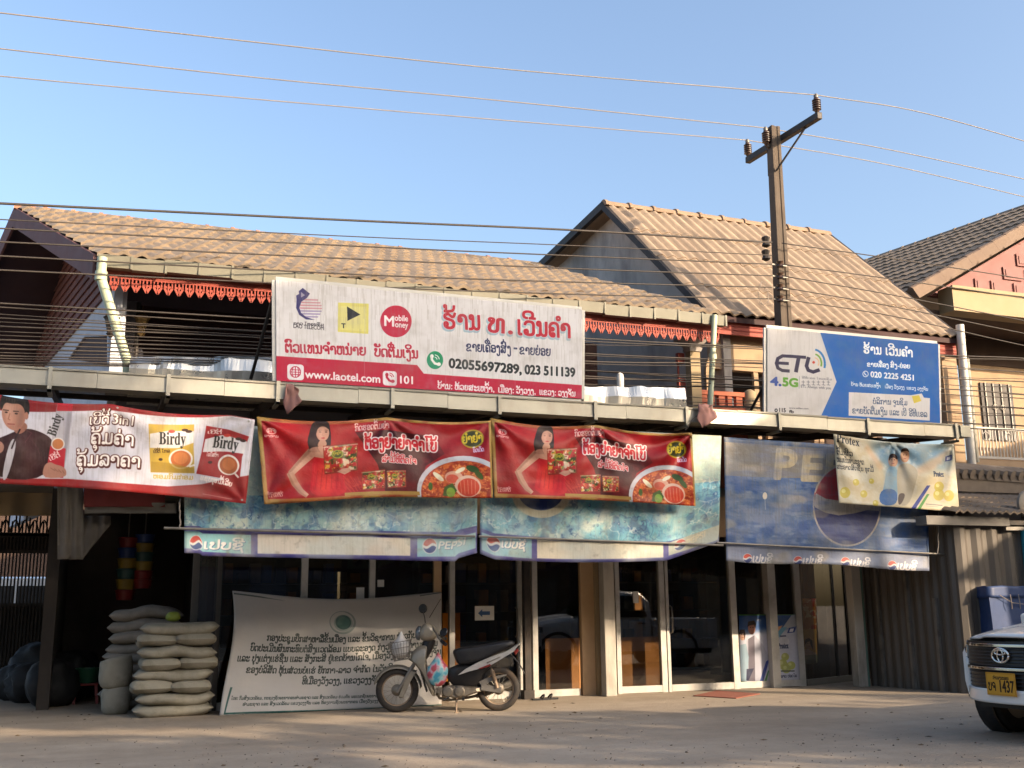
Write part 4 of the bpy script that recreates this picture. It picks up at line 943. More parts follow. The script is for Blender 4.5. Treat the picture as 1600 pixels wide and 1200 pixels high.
def M_print(name, cv, rough=0.42, wr=0.15, wscale=6.0, transl=0.0):
    """printed vinyl: the drawn graphic through the sheet's own UVs"""
    m, nt, b, out = new_mat(name)
    im = nt.nodes.new('ShaderNodeTexImage'); im.image = cv.image(name); im.extension = 'EXTEND'; im.interpolation = 'Linear'
    uv = nt.nodes.new('ShaderNodeUVMap'); uv.uv_map = 'UVMap'
    nt.links.new(uv.outputs['UV'], im.inputs['Vector'])
    n = noise_node(nt, 2.0, 6)
    f = ramp(nt, n.outputs['Fac'], [(0.45, (0, 0, 0)), (0.75, (0.18, 0.18, 0.18))])
    c = mixc(nt, f, im.outputs['Color'], lin('8a7c68'))
    nt.links.new(c, b.inputs['Base Color'])
    b.inputs['Roughness'].default_value = rough; b.inputs['Specular IOR Level'].default_value = 0.25
    if wr:
        n2 = noise_node(nt, wscale, 3)
        bump(nt, b, n2.outputs['Fac'], wr, 0.05)
    if transl:
        t = nt.nodes.new('ShaderNodeBsdfTranslucent'); nt.links.new(c, t.inputs['Color'])
        ms = nt.nodes.new('ShaderNodeMixShader'); ms.inputs[0].default_value = transl
        nt.links.new(b.outputs[0], ms.inputs[1]); nt.links.new(t.outputs[0], ms.inputs[2]); nt.links.new(ms.outputs[0], out.inputs[0])
    return m
def M_glass(name, tint=(0.5, 0.5, 0.48), gloss=1.0, rough=0.0):
    m, nt, b, out = new_mat(name)
    nt.nodes.remove(b)
    tr = nt.nodes.new('ShaderNodeBsdfTransparent')
    n = noise_node(nt, 1.5, 4)
    c = ramp(nt, n.outputs['Fac'], [(0.3, tuple(x*0.85 for x in tint)), (0.7, tint)])
    nt.links.new(c, tr.inputs['Color'])
    gl = nt.nodes.new('ShaderNodeBsdfGlossy'); gl.inputs['Roughness'].default_value = rough
    gl.inputs['Color'].default_value = (0.9, 0.9, 0.9, 1)
    lw = nt.nodes.new('ShaderNodeLayerWeight'); lw.inputs['Blend'].default_value = 0.5
    pw_ = nt.nodes.new('ShaderNodeMath'); pw_.operation = 'POWER'; pw_.inputs[1].default_value = 5.0
    nt.links.new(lw.outputs['Facing'], pw_.inputs[0])
    mu = nt.nodes.new('ShaderNodeMath'); mu.operation = 'MULTIPLY_ADD'; mu.use_clamp = True; mu.inputs[1].default_value = 0.9*gloss; mu.inputs[2].default_value = 0.05*gloss
    nt.links.new(pw_.outputs[0], mu.inputs[0])
    ms = nt.nodes.new('ShaderNodeMixShader')
    nt.links.new(mu.outputs[0], ms.inputs[0]); nt.links.new(tr.outputs[0], ms.inputs[1]); nt.links.new(gl.outputs[0], ms.inputs[2])
    nt.links.new(ms.outputs[0], out.inputs[0])
    return m
def M_ground():
    m, nt, b, out = new_mat('dusty_concrete')
    n1 = noise_node(nt, 0.35, 6, 0.6); n2 = noise_node(nt, 3.0, 6, 0.7); n3 = noise_node(nt, 26.0, 4, 0.7)
    c = ramp(nt, n1.outputs['Fac'], [(0.3, lin('8f806e')), (0.5, lin('9c8e7c')), (0.7, lin('a89a88'))])
    c2 = ramp(nt, n2.outputs['Fac'], [(0.35, (0.86, 0.85, 0.84)), (0.65, (1.06, 1.06, 1.06))])
    c = mixc(nt, 0.8, c, c2, 'MULTIPLY')
    c3 = ramp(nt, n3.outputs['Fac'], [(0.34, (0.72, 0.7, 0.68)), (0.5, (1, 1, 1))])
    c = mixc(nt, 0.3, c, c3, 'MULTIPLY')
    # worn wheel tracks running along the street
    n4 = noise_node(nt, 1.0, 5, 0.6, stretch=(0.12, 1.1, 1))
    c4 = ramp(nt, n4.outputs['Fac'], [(0.4, (0.84, 0.82, 0.8)), (0.6, (1.08, 1.07, 1.06))])
    c = mixc(nt, 0.7, c, c4, 'MULTIPLY')
    n5 = noise_node(nt, 0.9, 5, 0.7)
    f5 = ramp(nt, n5.outputs['Fac'], [(0.64, (0, 0, 0)), (0.74, (0.22, 0.22, 0.22))])
    c = mixc(nt, f5, c, lin('5f564c'))
    nt.links.new(c, b.inputs['Base Color']); b.inputs['Roughness'].default_value = 0.9
    mx = nt.nodes.new('ShaderNodeMath'); mx.operation = 'ADD'
    nt.links.new(n2.outputs['Fac'], mx.inputs[0]); nt.links.new(n3.outputs['Fac'], mx.inputs[1])
    bump(nt, b, mx.outputs[0], 0.5, 0.02)
    return m
def M_leaf(name, a, bcol):
    m, nt, b, out = new_mat(name)
    n = noise_node(nt, 1.3, 3)
    c = ramp(nt, n.outputs['Fac'], [(0.3, lin(a)), (0.7, lin(bcol))])
    nt.links.new(c, b.inputs['Base Color']); b.inputs['Roughness'].default_value = 0.6
    return m
MAT = dict(
    ground=M_ground(),
    tile=M('roof_tile', '968470', 0.85, 0.12, 5, '655a51', 0.55, 1.0, bmp=0.25, bscale=40, dstretch=(4, .45, .45)),
    tile_new=M('ridged_roof_sheet', '9a8671', 0.85, 0.12, 5, '675a50', 0.6, 1.0, bmp=0.2, bscale=40, dstretch=(4, .45, .45)),
    ridge=M('ridge_tile', 'a07058', 0.85, 0.2, 3, '6f4a3a', 0.5, 2, bmp=0.2),
    ridge_tan=M('tan_ridge_tile', '8a735e', 0.85, 0.18, 3, '6f5848', 0.5, 2, bmp=0.2),
    tile_grey=M('grey_roof_tile', '786a5b', 0.85, 0.2, 2.5, '4a443d', 0.5, 1.5, bmp=0.2),
    tile_pink=M('rake_tile', '7a6656', 0.85, 0.16, 3, '5b4a42', 0.5, 1.5),
    red_paint=M('red_painted_timber', '9c4434', 0.7, 0.12, 3, '6a2a20', 0.4, 2.5),
    redline=M('dark_red_groove', '7d2a20', 0.8, 0.1),
    maroon=M('maroon_board', '6f4a46', 0.75, 0.15, 2, '4a3534', 0.5, 2),
    plank=M('brown_plank_wall', '7c4c41', 0.75, 0.15, 2, '40302b', 0.5, 1.5, stretch=(1, 1, 6)),
    groove=M('plank_groove', '2e1f1c', 0.9, 0.1),
    white_wall=M('whitewashed_wall', 'c9cbd2', 0.85, 0.05, 2, '9b9a9c', 0.5, 1.4, bmp=0.1),
    stucco=M('weathered_stucco', 'b3aaa2', 0.9, 0.12, 2, '55504e', 0.8, 1.0, bmp=0.2, dstretch=(1, 1, .35)),
    cream=M('cream_plaster', '9d8a6c', 0.85, 0.06, 2, '9a8562', 0.5, 1.5, bmp=0.08),
    tan_wall=M('tan_plaster', 'a98e70', 0.85, 0.08, 2, '7a6350', 0.5, 1.5, bmp=0.08),
    brown_wall_and_shade=M('dark_brown_plaster_and_shade', '49372f', 0.85, 0.1, 2, '3a2d28', 0.5, 1.5),  # brown plaster; also colours the painted eave shade on the right house
    pink=M('pink_gable_panel', '825855', 0.75, 0.08, 2, '8a4c44', 0.4, 2),
    galv=M('galvanised_steel', 'a09c90', 0.42, 0.12, 2, '8a8072', 0.6, 1.5, metal=0.55, dstretch=(1, 1, .3)),
    galv_d=M('dull_steel', '7c7770', 0.55, 0.15, 4, '4f4a45', 0.6, 3, metal=0.5),
    gutter=M('pale_gutter', '767262', 0.6, 0.1, 2, '6d6858', 0.6, 1.2),
    pipe=M('plastic_downpipe', 'b9bfa0', 0.5, 0.08, 3, '7f8468', 0.5, 3),
    pipe_w=M('white_downpipe', 'cfcac0', 0.5, 0.06, 3, '9a9488', 0.5, 3),
    alu=M('aluminium_frame', 'b9b6b0', 0.4, 0.06, 6, '8b867c', 0.5, 4, metal=0.35),
    alu_d=M('dark_aluminium', '5d5a56', 0.45, 0.1, 6, metal=0.4),
    conc=M('pole_concrete', '584c41', 0.9, 0.14, 3, '4b4138', 0.6, 2.5, bmp=0.35, bscale=25, dstretch=(1, 1, .25)),
    iron=M('dark_iron', '2f2a27', 0.6, 0.15, 5, '4a3a2e', 0.5, 5, metal=0.3),
    black=M('black_plastic', '17171a', 0.45, 0.15, 6, '3a3530', 0.4, 5),
    rubber=M('tyre_rubber', '2a2623', 0.8, 0.15, 12, '5b4936', 0.55, 4, bmp=0.2, bscale=60),
    insul=M('brown_porcelain', '4d3a30', 0.25, 0.1, 5),
    wire=M('cable_sheath', '3b332d', 0.7, 0.15, 2),
    wire_b=M('bare_conductor', '857a70', 0.55, 0.1, 2),
    sign_edge=M('sign_frame_metal', 'b5b2ac', 0.45, 0.06, 4, metal=0.3),
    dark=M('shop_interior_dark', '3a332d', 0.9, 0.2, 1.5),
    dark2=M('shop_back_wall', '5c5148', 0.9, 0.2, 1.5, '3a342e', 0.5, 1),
    slab=M('concrete_slab', '8f877c', 0.9, 0.1, 2, bmp=0.1),
    card=M('brown_cardboard', 'b3804e', 0.85, 0.06, 2, '96683c', 0.3, 1.5),
    sack=M('white_woven_sack', '8f8a7c', 0.8, 0.12, 4, '67604f', 0.7, 3, bmp=0.4, bscale=90),
    sack_g=M('grey_woven_sack', '8d867c', 0.8, 0.1, 4, '5f5850', 0.5, 3, bmp=0.4, bscale=90),
    darkbag=M('dark_plastic_bag', '1a1a1c', 0.7, 0.25, 3, '2c2922', 0.4, 3, bmp=0.5, bscale=12),
    foil=M('silver_foil_sheet', 'd6d2c8', 0.3, 0.08, 3, metal=0.75, bmp=0.3, bscale=8),
    tarp=M('blue_tarpaulin', '2a3f68', 0.55, 0.12, 3, '26375a', 0.5, 2, bmp=0.4, bscale=8),
    teal=M('teal_paint', '2f8fa6', 0.5, 0.08, 3, '4d6a6c', 0.4, 3),
    shutter=M('grey_steel_shutter', '5b544c', 0.6, 0.12, 1.5, '40382f', 0.6, 1.2, metal=0.2, dstretch=(3, 3, .3)),
    beam=M('grey_beam', '6d675f', 0.7, 0.08, 3, '48433c', 0.5, 2),
    ply=M('printed_board', 'a8793c', 0.8, 0.15, 6, '5f3d1d', 0.6, 5),
    cloth_g=M('grey_hanging_cloth', '77726c', 0.9, 0.1, 3, '57524c', 0.4, 2),
    cloth_m=M('maroon_awning_cloth', '6d2a2a', 0.85, 0.1, 3),
    cloth_r=M('dull_red_rag', '7e5a55', 0.85, 0.3, 6, '3f3a4a', 0.6, 6),
    bag_w=M('translucent_white_bag', 'cfccca', 0.45, 0.06, 5, bmp=0.5, bscale=15),
    paint_w=M('white_car_paint', 'dedcd8', 0.25, 0.02, 1, coat=0.6),
    chrome=M('chrome_trim', 'c9c7c3', 0.15, 0.04, 4, metal=1.0),
    grille=M('black_grille', '1b1b1d', 0.4, 0.15, 8),
    lamp_glass=M('headlamp_lens', '5b6168', 0.12, 0.1, 6, spec=0.8, coat=0.6),
    seat=M('black_vinyl_seat', '1c1c20', 0.5, 0.15, 6, '3b3630', 0.35, 4, bmp=0.15, bscale=60),
    moto=M('dusty_silver_paint', '8e8678', 0.4, 0.08, 4, '6d5f4c', 0.6, 3, metal=0.25, coat=0.2),
    moto_w=M('white_side_panel', 'c2c0bd', 0.4, 0.05, 4, '8a7f70', 0.5, 4),
    engine=M('dirty_aluminium', '7f776b', 0.5, 0.15, 8, '4a3f33', 0.6, 6, metal=0.5),
    rust=M('muddy_rim', '8d7a66', 0.6, 0.15, 8, '6b5540', 0.6, 5, metal=0.3),
    mat_red=M('red_floor_mat', '8c5444', 0.95, 0.15, 20),
    paper=M('white_paper', 'cfcdc8', 0.8, 0.04, 4),
    arrow=M('blue_arrow_print', '3b5a86', 0.8, 0.05, 4),
    orange=M('orange_board', 'e08a1e', 0.7, 0.06, 3, 'b8681a', 0.3, 2),
    beige=M('beige_panel', 'c3a27c', 0.8, 0.08, 2, '9a7a58', 0.4, 2),
    post=M('white_painted_post', 'b7b0a4', 0.7, 0.08, 4, '6f675c', 0.7, 2.0, bmp=0.15, dstretch=(1, 1, .3)),
    pipe_g=M('green_pipe', '5f7a6c', 0.6, 0.1, 4),
    bark=M('bark', '5d4a3a', 0.9, 0.2, 4, bmp=0.6, bscale=20),
    leaf=M_leaf('foliage', '3d5424', '5d7434'),
    glass=M_glass('shop_glass', (0.74, 0.73, 0.70), 1.1),
    glass_car=M_glass('car_glass', (0.25, 0.27, 0.27), 1.2),
    brick=M('orange_balustrade', 'b8664a', 0.8, 0.1, 4, '8a4a36', 0.4, 3),
    lattice=M('dark_iron_grille', '2a201e', 0.6, 0.1, 5),
    white_rail=M('white_railing', 'b9b2a8', 0.6, 0.06, 4),
    lamp_brass=M('brass_lantern', '8a6f45', 0.4, 0.2, 6, metal=0.5),
    wall_grey=M('grey_inner_wall', '6d6b72', 0.9, 0.08, 2),
    wood_and_shade=M('dark_wood_and_shade', '3f2625', 0.8, 0.15, 2),  # dark wood; also stands in for shade on the balcony wall
)
for _n, _h in (('red', '84251e'), ('blue', '2a4176'), ('yellow', '94782a'), ('green', '25543a'), ('aqua', '35544f')):
    MAT['pl_'+_n] = M(_n+'_plastic', _h, 0.45, 0.08, 4)
SKY_S, SUN_S, EXPO, DUST, OZONE = 0.15, 3.4, 1.38, 5.0, 1.8
# street trees: x, y, crown masses (x, z, half width, half height, leaves, hole threshold)
TREE_LIST = [(15.5, -8.0, [(15.3, 12.9, 2.2, 1.9, 2200, .47)]),
             (20.4, -8.0, [(20.8, 13.6, 2.7, 1.05, 3300, .42), (19.6, 11.8, 2.4, 1.0, 1500, .47), (18.7, 10.3, 2.0, 1.1, 1700, .45), (21.5, 10.4, 1.7, .8, 750, .49), (22.4, 12.2, 1.6, .8, 650, .48), (22.0, 12.85, 1.9, .4, 520, .46)]),
             (26.9, -8.0, [(27.2, 13.65, 2.4, .95, 2900, .42), (25.9, 11.8, 1.5, .95, 1300, .46), (28.3, 11.7, 1.2, .6, 160, .5), (24.2, 11.4, 1.2, .6, 220, .5), (26.6, 12.8, 1.4, .42, 950, .42), (28.6, 12.8, 1.5, .45, 850, .43)]),
             (32.4, -8.0, [(32.4, 12.4, 2.4, 2.2, 1900, .49), (30.9, 11.0, 1.8, 1.2, 1000, .45)]),
             (12.5, -6.0, [(12.5, 7.0, 3.8, 1.35, 2600, .47)]), (18.8, -6.0, [(18.8, 7.0, 3.5, 1.3, 1500, .50)]),
             (25.0, -6.0, [(25.0, 6.8, 3.5, 1.3, 900, .53)]), (31.2, -6.0, [(31.2, 6.8, 3.2, 1.3, 1800, .49)])]
HOUSE_LIST = [(-14, -4, -12, 3.4, 2.0, 'tan_wall'), (-3, 8, -12, 4.2, 2.2, 'wall_grey'), (9, 20, -10.5, 5.6, 2.2, 'brown_wall_and_shade'), (21, 36, -10.5, 5.2, 2.2, 'tan_wall'), (37, 52, -11, 4.4, 2.2, 'wall_grey')]
SKY_BLOCK_TREES = [-33, -24, -15, -6, 3, 12, 20.5, 38, 47, 56]  # x of the unseen trees that hold back sunward sky light
# ------------------------------------------------------------------ camera, light, ground
cam = bpy.data.cameras.new('camera'); cam_o = bpy.data.objects.new('camera', cam); COL.objects.link(cam_o)
cam.sensor_width = 36; cam.sensor_fit = 'HORIZONTAL'; cam.lens = F_PX/1600*36; cam.clip_start = 0.05; cam.clip_end = 2000
cam_o.matrix_world = Matrix(((CAM_R.x, CAM_U.x, -CAM_F.x, 0), (CAM_R.y, CAM_U.y, -CAM_F.y, 0), (CAM_R.z, CAM_U.z, -CAM_F.z, H_CAM), (0, 0, 0, 1)))
SC.camera = cam_o
SUN_AZ, SUN_EL = math.radians(40), math.radians(19)          # to the right of straight behind the viewer
TO_SUN = Vector((math.sin(SUN_AZ)*math.cos(SUN_EL), -math.cos(SUN_AZ)*math.cos(SUN_EL), math.sin(SUN_EL)))
wd = bpy.data.worlds.new('World'); SC.world = wd; wd.use_nodes = True
wn = wd.node_tree; bg = wn.nodes['Background']
sky = wn.nodes.new('ShaderNodeTexSky'); sky.sky_type = 'NISHITA'; sky.sun_disc = False
sky.sun_elevation = SUN_EL; sky.sun_rotation = PI-SUN_AZ; sky.altitude = 0; sky.air_density = 1.0; sky.dust_density = DUST; sky.ozone_density = OZONE
wn.links.new(sky.outputs[0], bg.inputs['Color']); bg.inputs['Strength'].default_value = SKY_S
sl = bpy.data.lights.new('sun', 'SUN'); sl.energy = SUN_S; sl.angle = math.radians(0.55); sl.color = (1.0, 0.79, 0.56)
so = bpy.data.objects.new('sun', sl); COL.objects.link(so)
so.rotation_euler = (-TO_SUN).to_track_quat('-Z', 'Y').to_euler(); so.location = TO_SUN*60
SC.view_settings.view_transform = 'Standard'; SC.view_settings.look = 'None'; SC.view_settings.exposure = EXPO; SC.view_settings.gamma = 1
SC.cycles.max_bounces = 8; SC.cycles.transparent_max_bounces = 16; SC.cycles.use_denoising = True
SC.cycles.sample_clamp_indirect = 4.0; SC.cycles.caustics_reflective = False; SC.cycles.caustics_refractive = False

gm = MB(); gm.add([(-400, -400, 0), (400, -400, 0), (400, 400, 0), (-400, 400, 0)], [(0, 1, 2, 3)])
tag(gm.build('ground', MAT['ground']), kind='structure')
# loose grit on the near ground
gr = MB(); rr = random.Random(3)
for k in range(700):
    if k % 3:
        px, py = rr.uniform(200, 1600), rr.uniform(1120, 1215)
        if py < 1150 + 18*math.sin(px*.013) and rr.random() < .8: continue
    else: px, py = rr.uniform(0, 1600), rr.uniform(1112, 1210)
    p = gnd(px, py); s = rr.uniform(.003, .009) if rr.random() < .95 else rr.uniform(.010, .018)
    a = rr.uniform(0, 6.3); pts = []
    for z, q in ((0, 1), (s*.8, .6)):
        for i in range(5): pts.append((p.x+s*q*math.cos(a+i*1.257)*rr.uniform(.7, 1.2), p.y+s*q*math.sin(a+i*1.257)*rr.uniform(.7, 1.2), z))
    gr.add(pts, [(9, 8, 7, 6, 5)]+[(i, (i+1) % 5, 5+(i+1) % 5, 5+i) for i in range(5)])
tag(gr.build('gravel', M('grit', '6b5f52', 0.9, 0.35, 40)), 'loose grit scattered over the dusty concrete', None, None, 'stuff')

YG, YC = 14.18, 12.18

# ------------------------------------------------------------------ roofs
def roof_mesh(P00, P10, P01, P11, period, courses, amp, lap, jitter=0.004, seg=6, seed=0):
    """P00-P10 eave, P01-P11 ridge; overlapping wavy courses"""
    P00, P10, P01, P11 = map(Vector, (P00, P10, P01, P11))
    nrm = (P10-P00).cross(P01-P00).normalized()
    if nrm.z < 0: nrm = -nrm
    W = (P10-P00).length; nw = max(int(round(W/period)), 1); nu = nw*seg
    rr = random.Random(seed); mb = MB()
    for c in range(courses):
        v0 = (c-0.12)/courses if c else -0.01; v1 = (c+1)/courses
        jt = [rr.uniform(-jitter, jitter) for _ in range(nw+1)]
        rows = []
        for v, hh in ((v0, -0.012), (v0, lap), (v1, 0.0)):
            row = []
            for i in range(nu+1):
                u = i/nu; ph = 2*PI*i/seg
                w = 0.5-0.5*math.cos(ph); w = w**0.8
                p = (P00*(1-u)+P10*u)*(1-v)+(P01*(1-u)+P11*u)*v
                row.append(p+nrm*(hh+amp*w+jt[i//seg])+ (P01-P00).normalized()*jt[i//seg]*2)
            rows.append(row)
        b = len(mb.v)
        for r in rows: mb.v += [tuple(p) for p in r]
        n = nu+1
        for k in range(2):
            for i in range(nu): mb.face([b+k*n+i, b+k*n+i+1, b+(k+1)*n+i+1, b+(k+1)*n+i])
    return mb
def ridge_mesh(A, B, r, step, drop=0.6):
    A = Vector(A); B = Vector(B); L = (B-A).length; n = max(int(L/step), 1); t = (B-A).normalized(); s = t.cross(Vector((0, 0, 1))).normalized(); u = s.cross(t)
    mb = MB(); rr = random.Random(5)
    for k in range(n):
        a = A+t*(L*k/n-0.02); b = A+t*(L*(k+1)/n+0.03); j = rr.uniform(-.006, .006)
        rings = []
        for p, q in ((a, r*1.16), (a+t*.06, r*1.16), (a+t*.065, r), (b, r*.96)):
            rings.append([p+s*math.cos(PI*i/8)*q*1.15+u*(math.sin(PI*i/8)*q-drop*r+j) for i in range(9)])
        mb.loft(rings, caps=True)
    return mb
def plane_z(A, B, C):
    A, B, C = map(Vector, (A, B, C)); n = (B-A).cross(C-A)
    return lambda x, y: A.z-(n.x*(x-A.x)+n.y*(y-A.y))/n.z
def hit(px, py, P, N):                    # photo pixel onto the plane through P with normal N
    d = ray(px, py); N = Vector(N); o = Vector((0, 0, H_CAM))
    return o+d*((Vector(P)-o).dot(N)/d.dot(N))

# ------------------------------------------------------------------ the left shop house
E1L, E1R = at(150, 397, 14.2), at(1123, 493, 14.2)
E1L.z = E1R.z = (E1L.z+E1R.z)/2
R1L, R1R = at(25, 325, 18.4), at(826, 411, 18.4)
R1L.z = R1R.z = (R1L.z+R1R.z)/2
B1L, B1R = R1L*2-E1L, R1R*2-E1R
B1L.z = B1R.z = E1L.z
house = empty('shop_house', (4.5, 18.0, 0), label='long two storey shop house with brown tiled roof and red fretwork eaves', cat='house')
rf = roof_mesh(E1L, E1R, R1L, R1R, 0.225, 12, 0.055, 0.04, .003, seed=1).build('roof', MAT['tile'], house, smooth='auto')
ridge_mesh(R1L, R1R, 0.11, 0.42).build('ridge_cap', MAT['ridge'], rf, smooth='auto', local=False)
mb = MB(); mb.hexa([B1L, B1R, R1R, R1L], [p+Vector((0, 0, .05)) for p in (B1L, B1R, R1R, R1L)])
mb.build('rear_roof_slope', MAT['tile'], house)
dn = Vector((0, 0, -.14))
mb = MB(); mb.hexa([E1L+dn, E1R+dn, R1R+dn, R1L+dn], [p+Vector((0, 0, -.10)) for p in (E1L, E1R, R1R, R1L)])
mb.hexa([B1L+dn, B1R+dn, R1R+dn, R1L+dn], [p+Vector((0, 0, -.10)) for p in (B1L, B1R, R1R, R1L)])
mb.build('soffit', MAT['wood_and_shade'], house)
# barge boards along the left verge
mb = MB(); off = Vector((-0.03, 0, 0))
mb.hexa([E1L+off+Vector((0, 0, -.34)), E1L+off, R1L+off, R1L+off+Vector((0, 0, -.34))], [E1L-off*.3+Vector((0, 0, -.34)), E1L-off*.3, R1L-off*.3, R1L-off*.3+Vector((0, 0, -.34))])
mb.hexa([B1L+off+Vector((0, 0, -.34)), B1L+off, R1L+off, R1L+off+Vector((0, 0, -.34))], [B1L-off*.3+Vector((0, 0, -.34)), B1L-off*.3, R1L-off*.3, R1L-off*.3+Vector((0, 0, -.34))])
mb.build('bargeboard', MAT['maroon'], house)
# left gable wall: brown lap boards over a whitewashed lower part
zf = plane_z(E1L, E1R, R1L); zr = plane_z(B1L, B1R, R1L)
P0 = at(155, 450, 15.2); P1 = atz(65, 558, P0.z)
gd = Vector((P1.x-P0.x, P1.y-P0.y, 0)).normalized()
Cn = Vector((at(182, 500, 14.75).x, 14.75, 0))
gN = Vector((gd.y, -gd.x, 0))
if gN.x > 0: gN = -gN
ZS = P0.z-.02
def gtop(p): return min(zf(p.x, p.y), zr(p.x, p.y))-0.15
mb = MB(); wl = MB()
N_ = 40; LG = 9.0
for k in range(N_):
    a = Cn+gd*(LG*k/N_); b = Cn+gd*(LG*(k+1)/N_)
    ta, tb = gtop(a), gtop(b)
    if tb < 3.4: break
    wl.hexa([Vector((a.x, a.y, 2.9)), Vector((b.x, b.y, 2.9)), Vector((b.x, b.y, min(ZS, tb))), Vector((a.x, a.y, min(ZS, ta)))],
            [Vector((a.x, a.y, 2.9))-gN*.12, Vector((b.x, b.y, 2.9))-gN*.12, Vector((b.x, b.y, min(ZS, tb)))-gN*.12, Vector((a.x, a.y, min(ZS, ta)))-gN*.12])
    z = ZS
    while z < max(ta, tb):
        z2 = z+.16
        za, zb = min(z2, ta), min(z2, tb)
        if za > z or zb > z:
            za, zb = max(za, z), max(zb, z)
            mb.hexa([Vector((a.x, a.y, z))+gN*.035, Vector((b.x, b.y, z))+gN*.035, Vector((b.x, b.y, zb))+gN*.006, Vector((a.x, a.y, za))+gN*.006],
                    [Vector((a.x, a.y, z))-gN*.1, Vector((b.x, b.y, z))-gN*.1, Vector((b.x, b.y, zb))-gN*.1, Vector((a.x, a.y, za))-gN*.1])
        z = z2
gw = mb.build('gable_wall', MAT['plank'], house); tag(gw, 'brown lap boarded gable wall')
wl.build('side_wall', MAT['white_wall'], house)
mb = MB()
q = [hit(x, y, Cn+gN*.01, gN) for x, y in ((138, 523), (175, 522), (175, 572), (111, 560))]
mb.prism(q, gN*.02)
sw = mb.build('side_window', MAT['wood_and_shade'], house)
mb = MB()
for i in range(3): mb.bar(q[i-1]+gN*.03, q[i]+gN*.03, .07, .05, gN)
mb.build('window_frame', MAT['white_wall'], sw)
# upper floor: slab, rear wall with arched panels, corner pillar, ceiling beam
YB = 16.9
mb = MB(); mb.box((Cn.x, 14.6, 2.86), (10.2, 21.5, 3.06)); mb.build('floor_slab', MAT['slab'], house)
xw0, xw1 = Cn.x+.25, E1R.x-.9
mb = MB(); mb.box((xw0, YB, 3.06), (xw1, YB+.15, 5.9)); mb.build('balcony_wall', MAT['wood_and_shade'], house)  # dark colour stands in for shade on a cream wall
def arch_poly(cx, w, z0, zs, y, n=14):
    return [Vector((cx-w/2, y, z0))]+[Vector((cx-w/2*math.cos(PI*k/n), y, zs+w/2*.55*math.sin(PI*k/n))) for k in range(n+1)]+[Vector((cx+w/2, y, z0))]
for k in range(4):
    cx = at(302, 500, YB).x+k*2.35
    m2 = MB(); m2.prism(arch_poly(cx, 1.95, 3.1, 4.45, YB-.03), (0, .03, 0)); m2.build('arched_panel', MAT['wall_grey'], house)
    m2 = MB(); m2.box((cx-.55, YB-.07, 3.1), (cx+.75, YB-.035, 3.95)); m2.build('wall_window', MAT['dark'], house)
pa, pb = at(176, 500, 14.7), at(190, 500, 14.7)
mb = MB(); mb.box((pa.x, 14.7, 3.0), (pb.x, 14.9, 5.7)); mb.build('corner_pillar', MAT['white_wall'], house)
pc = at(213, 500, 15.6)
mb = MB(); mb.box((pb.x+.05, 15.6, 5.0), (pc.x, 15.7, 5.6))
m_ = arch_poly((pb.x+.1+pc.x)/2+.04, .26, 4.2, 4.85, 15.58)
mb.prism(m_, (0, .02, 0)); mb.box((pb.x+.05, 15.61, 3.0), (pc.x-.02, 15.68, 5.0)); mb.build('side_arch', MAT['wall_grey'], house)
mb = MB(); mb.tube([(pc.x+.02, 15.3, 3.0), (pc.x+.02, 15.3, 5.5)], .03, 8); mb.build('balcony_post', MAT['iron'], house)
for px_, y_, mm in ((174, 14.55, 'iron'), (222, 15.25, 'lamp_brass')):
    p = at(px_, 506, y_); s = .85
    mb = MB(); mb.lathe([(.02*s, .2*s), (.05*s, .17*s), (.13*s, .1*s), (.11*s, .08*s), (.1*s, .06*s), (.055*s, -.14*s), (.07*s, -.16*s), (.02*s, -.22*s)], p, n=8)
    mb.tube([p+Vector((0, .02, .2*s)), p+Vector((0, .1, .28)), p+Vector((0, .22, .25)), p+Vector((0, .3, .1))], .012, 6)
    mb.build('wall_lantern', MAT[mm], house)
mb = MB(); mb.box((Cn.x+.1, 14.62, 3.06), (E1R.x-.2, 14.74, 4.02)); mb.build('parapet', MAT['wall_grey'], house)
# gutter in joined lengths, fascia and fretwork
gy = 14.06; gz = E1L.z
gx0, gx1 = E1L.x+.02, E1R.x+.03
mb = MB(); L = gx1-gx0; n = 22
for k in range(n):
    a, b = gx0+L*k/n, gx0+L*(k+1)/n
    z = gz-.015-.012*math.sin(k*1.9)
    prof = [(.10, .03), (-.015, .03), (-.02, .02), (-.005, -.135), (.1, -.14), (.1, -.12), (.015, -.115), (0, .01), (.1, .01)]
    mb.loft([[Vector((x, gy+py_, z-.05+pz)) for py_, pz in prof] for x in (a+.004, b-.004)])
    mb.box((b-.015, gy-.028, z-.195), (b+.015, gy-.018, z-.015))
mb.build('gutter', MAT['gutter'], house)
mb = MB(); mb.box((gx0+.1, 14.20, gz-.27), (gx1-.02, 14.235, gz-.03)); mb.build('eave_board', MAT['red_paint'], house)
mb = MB(); zt = gz-.27; per = .135; k = 0
x = gx0+.16
while x < gx1-.14:
    c = x+per/2
    mb.box((x, 14.205, zt-.025), (x+per-.001, 14.225, zt-.001))
    for sg in (-1, 1):
        mb.bar((c+sg*.045, 14.212, zt-.02), (c+sg*.05, 14.212, zt-.10), .018, .018, (0, 1, 0))
        mb.bar((c+sg*.05, 14.216, zt-.10), (c, 14.216, zt-.19), .03, .017, (0, 1, 0))
    mb.bar((c, 14.21, zt-.03), (c, 14.21, zt-.15), .02, .014, (0, 1, 0))
    mb.bar((c-.04, 14.219, zt-.085), (c+.04, 14.219, zt-.085), .03, .011, (0, 1, 0))
    x += per
mb.build('fretwork_frieze', MAT['red_paint'], house)
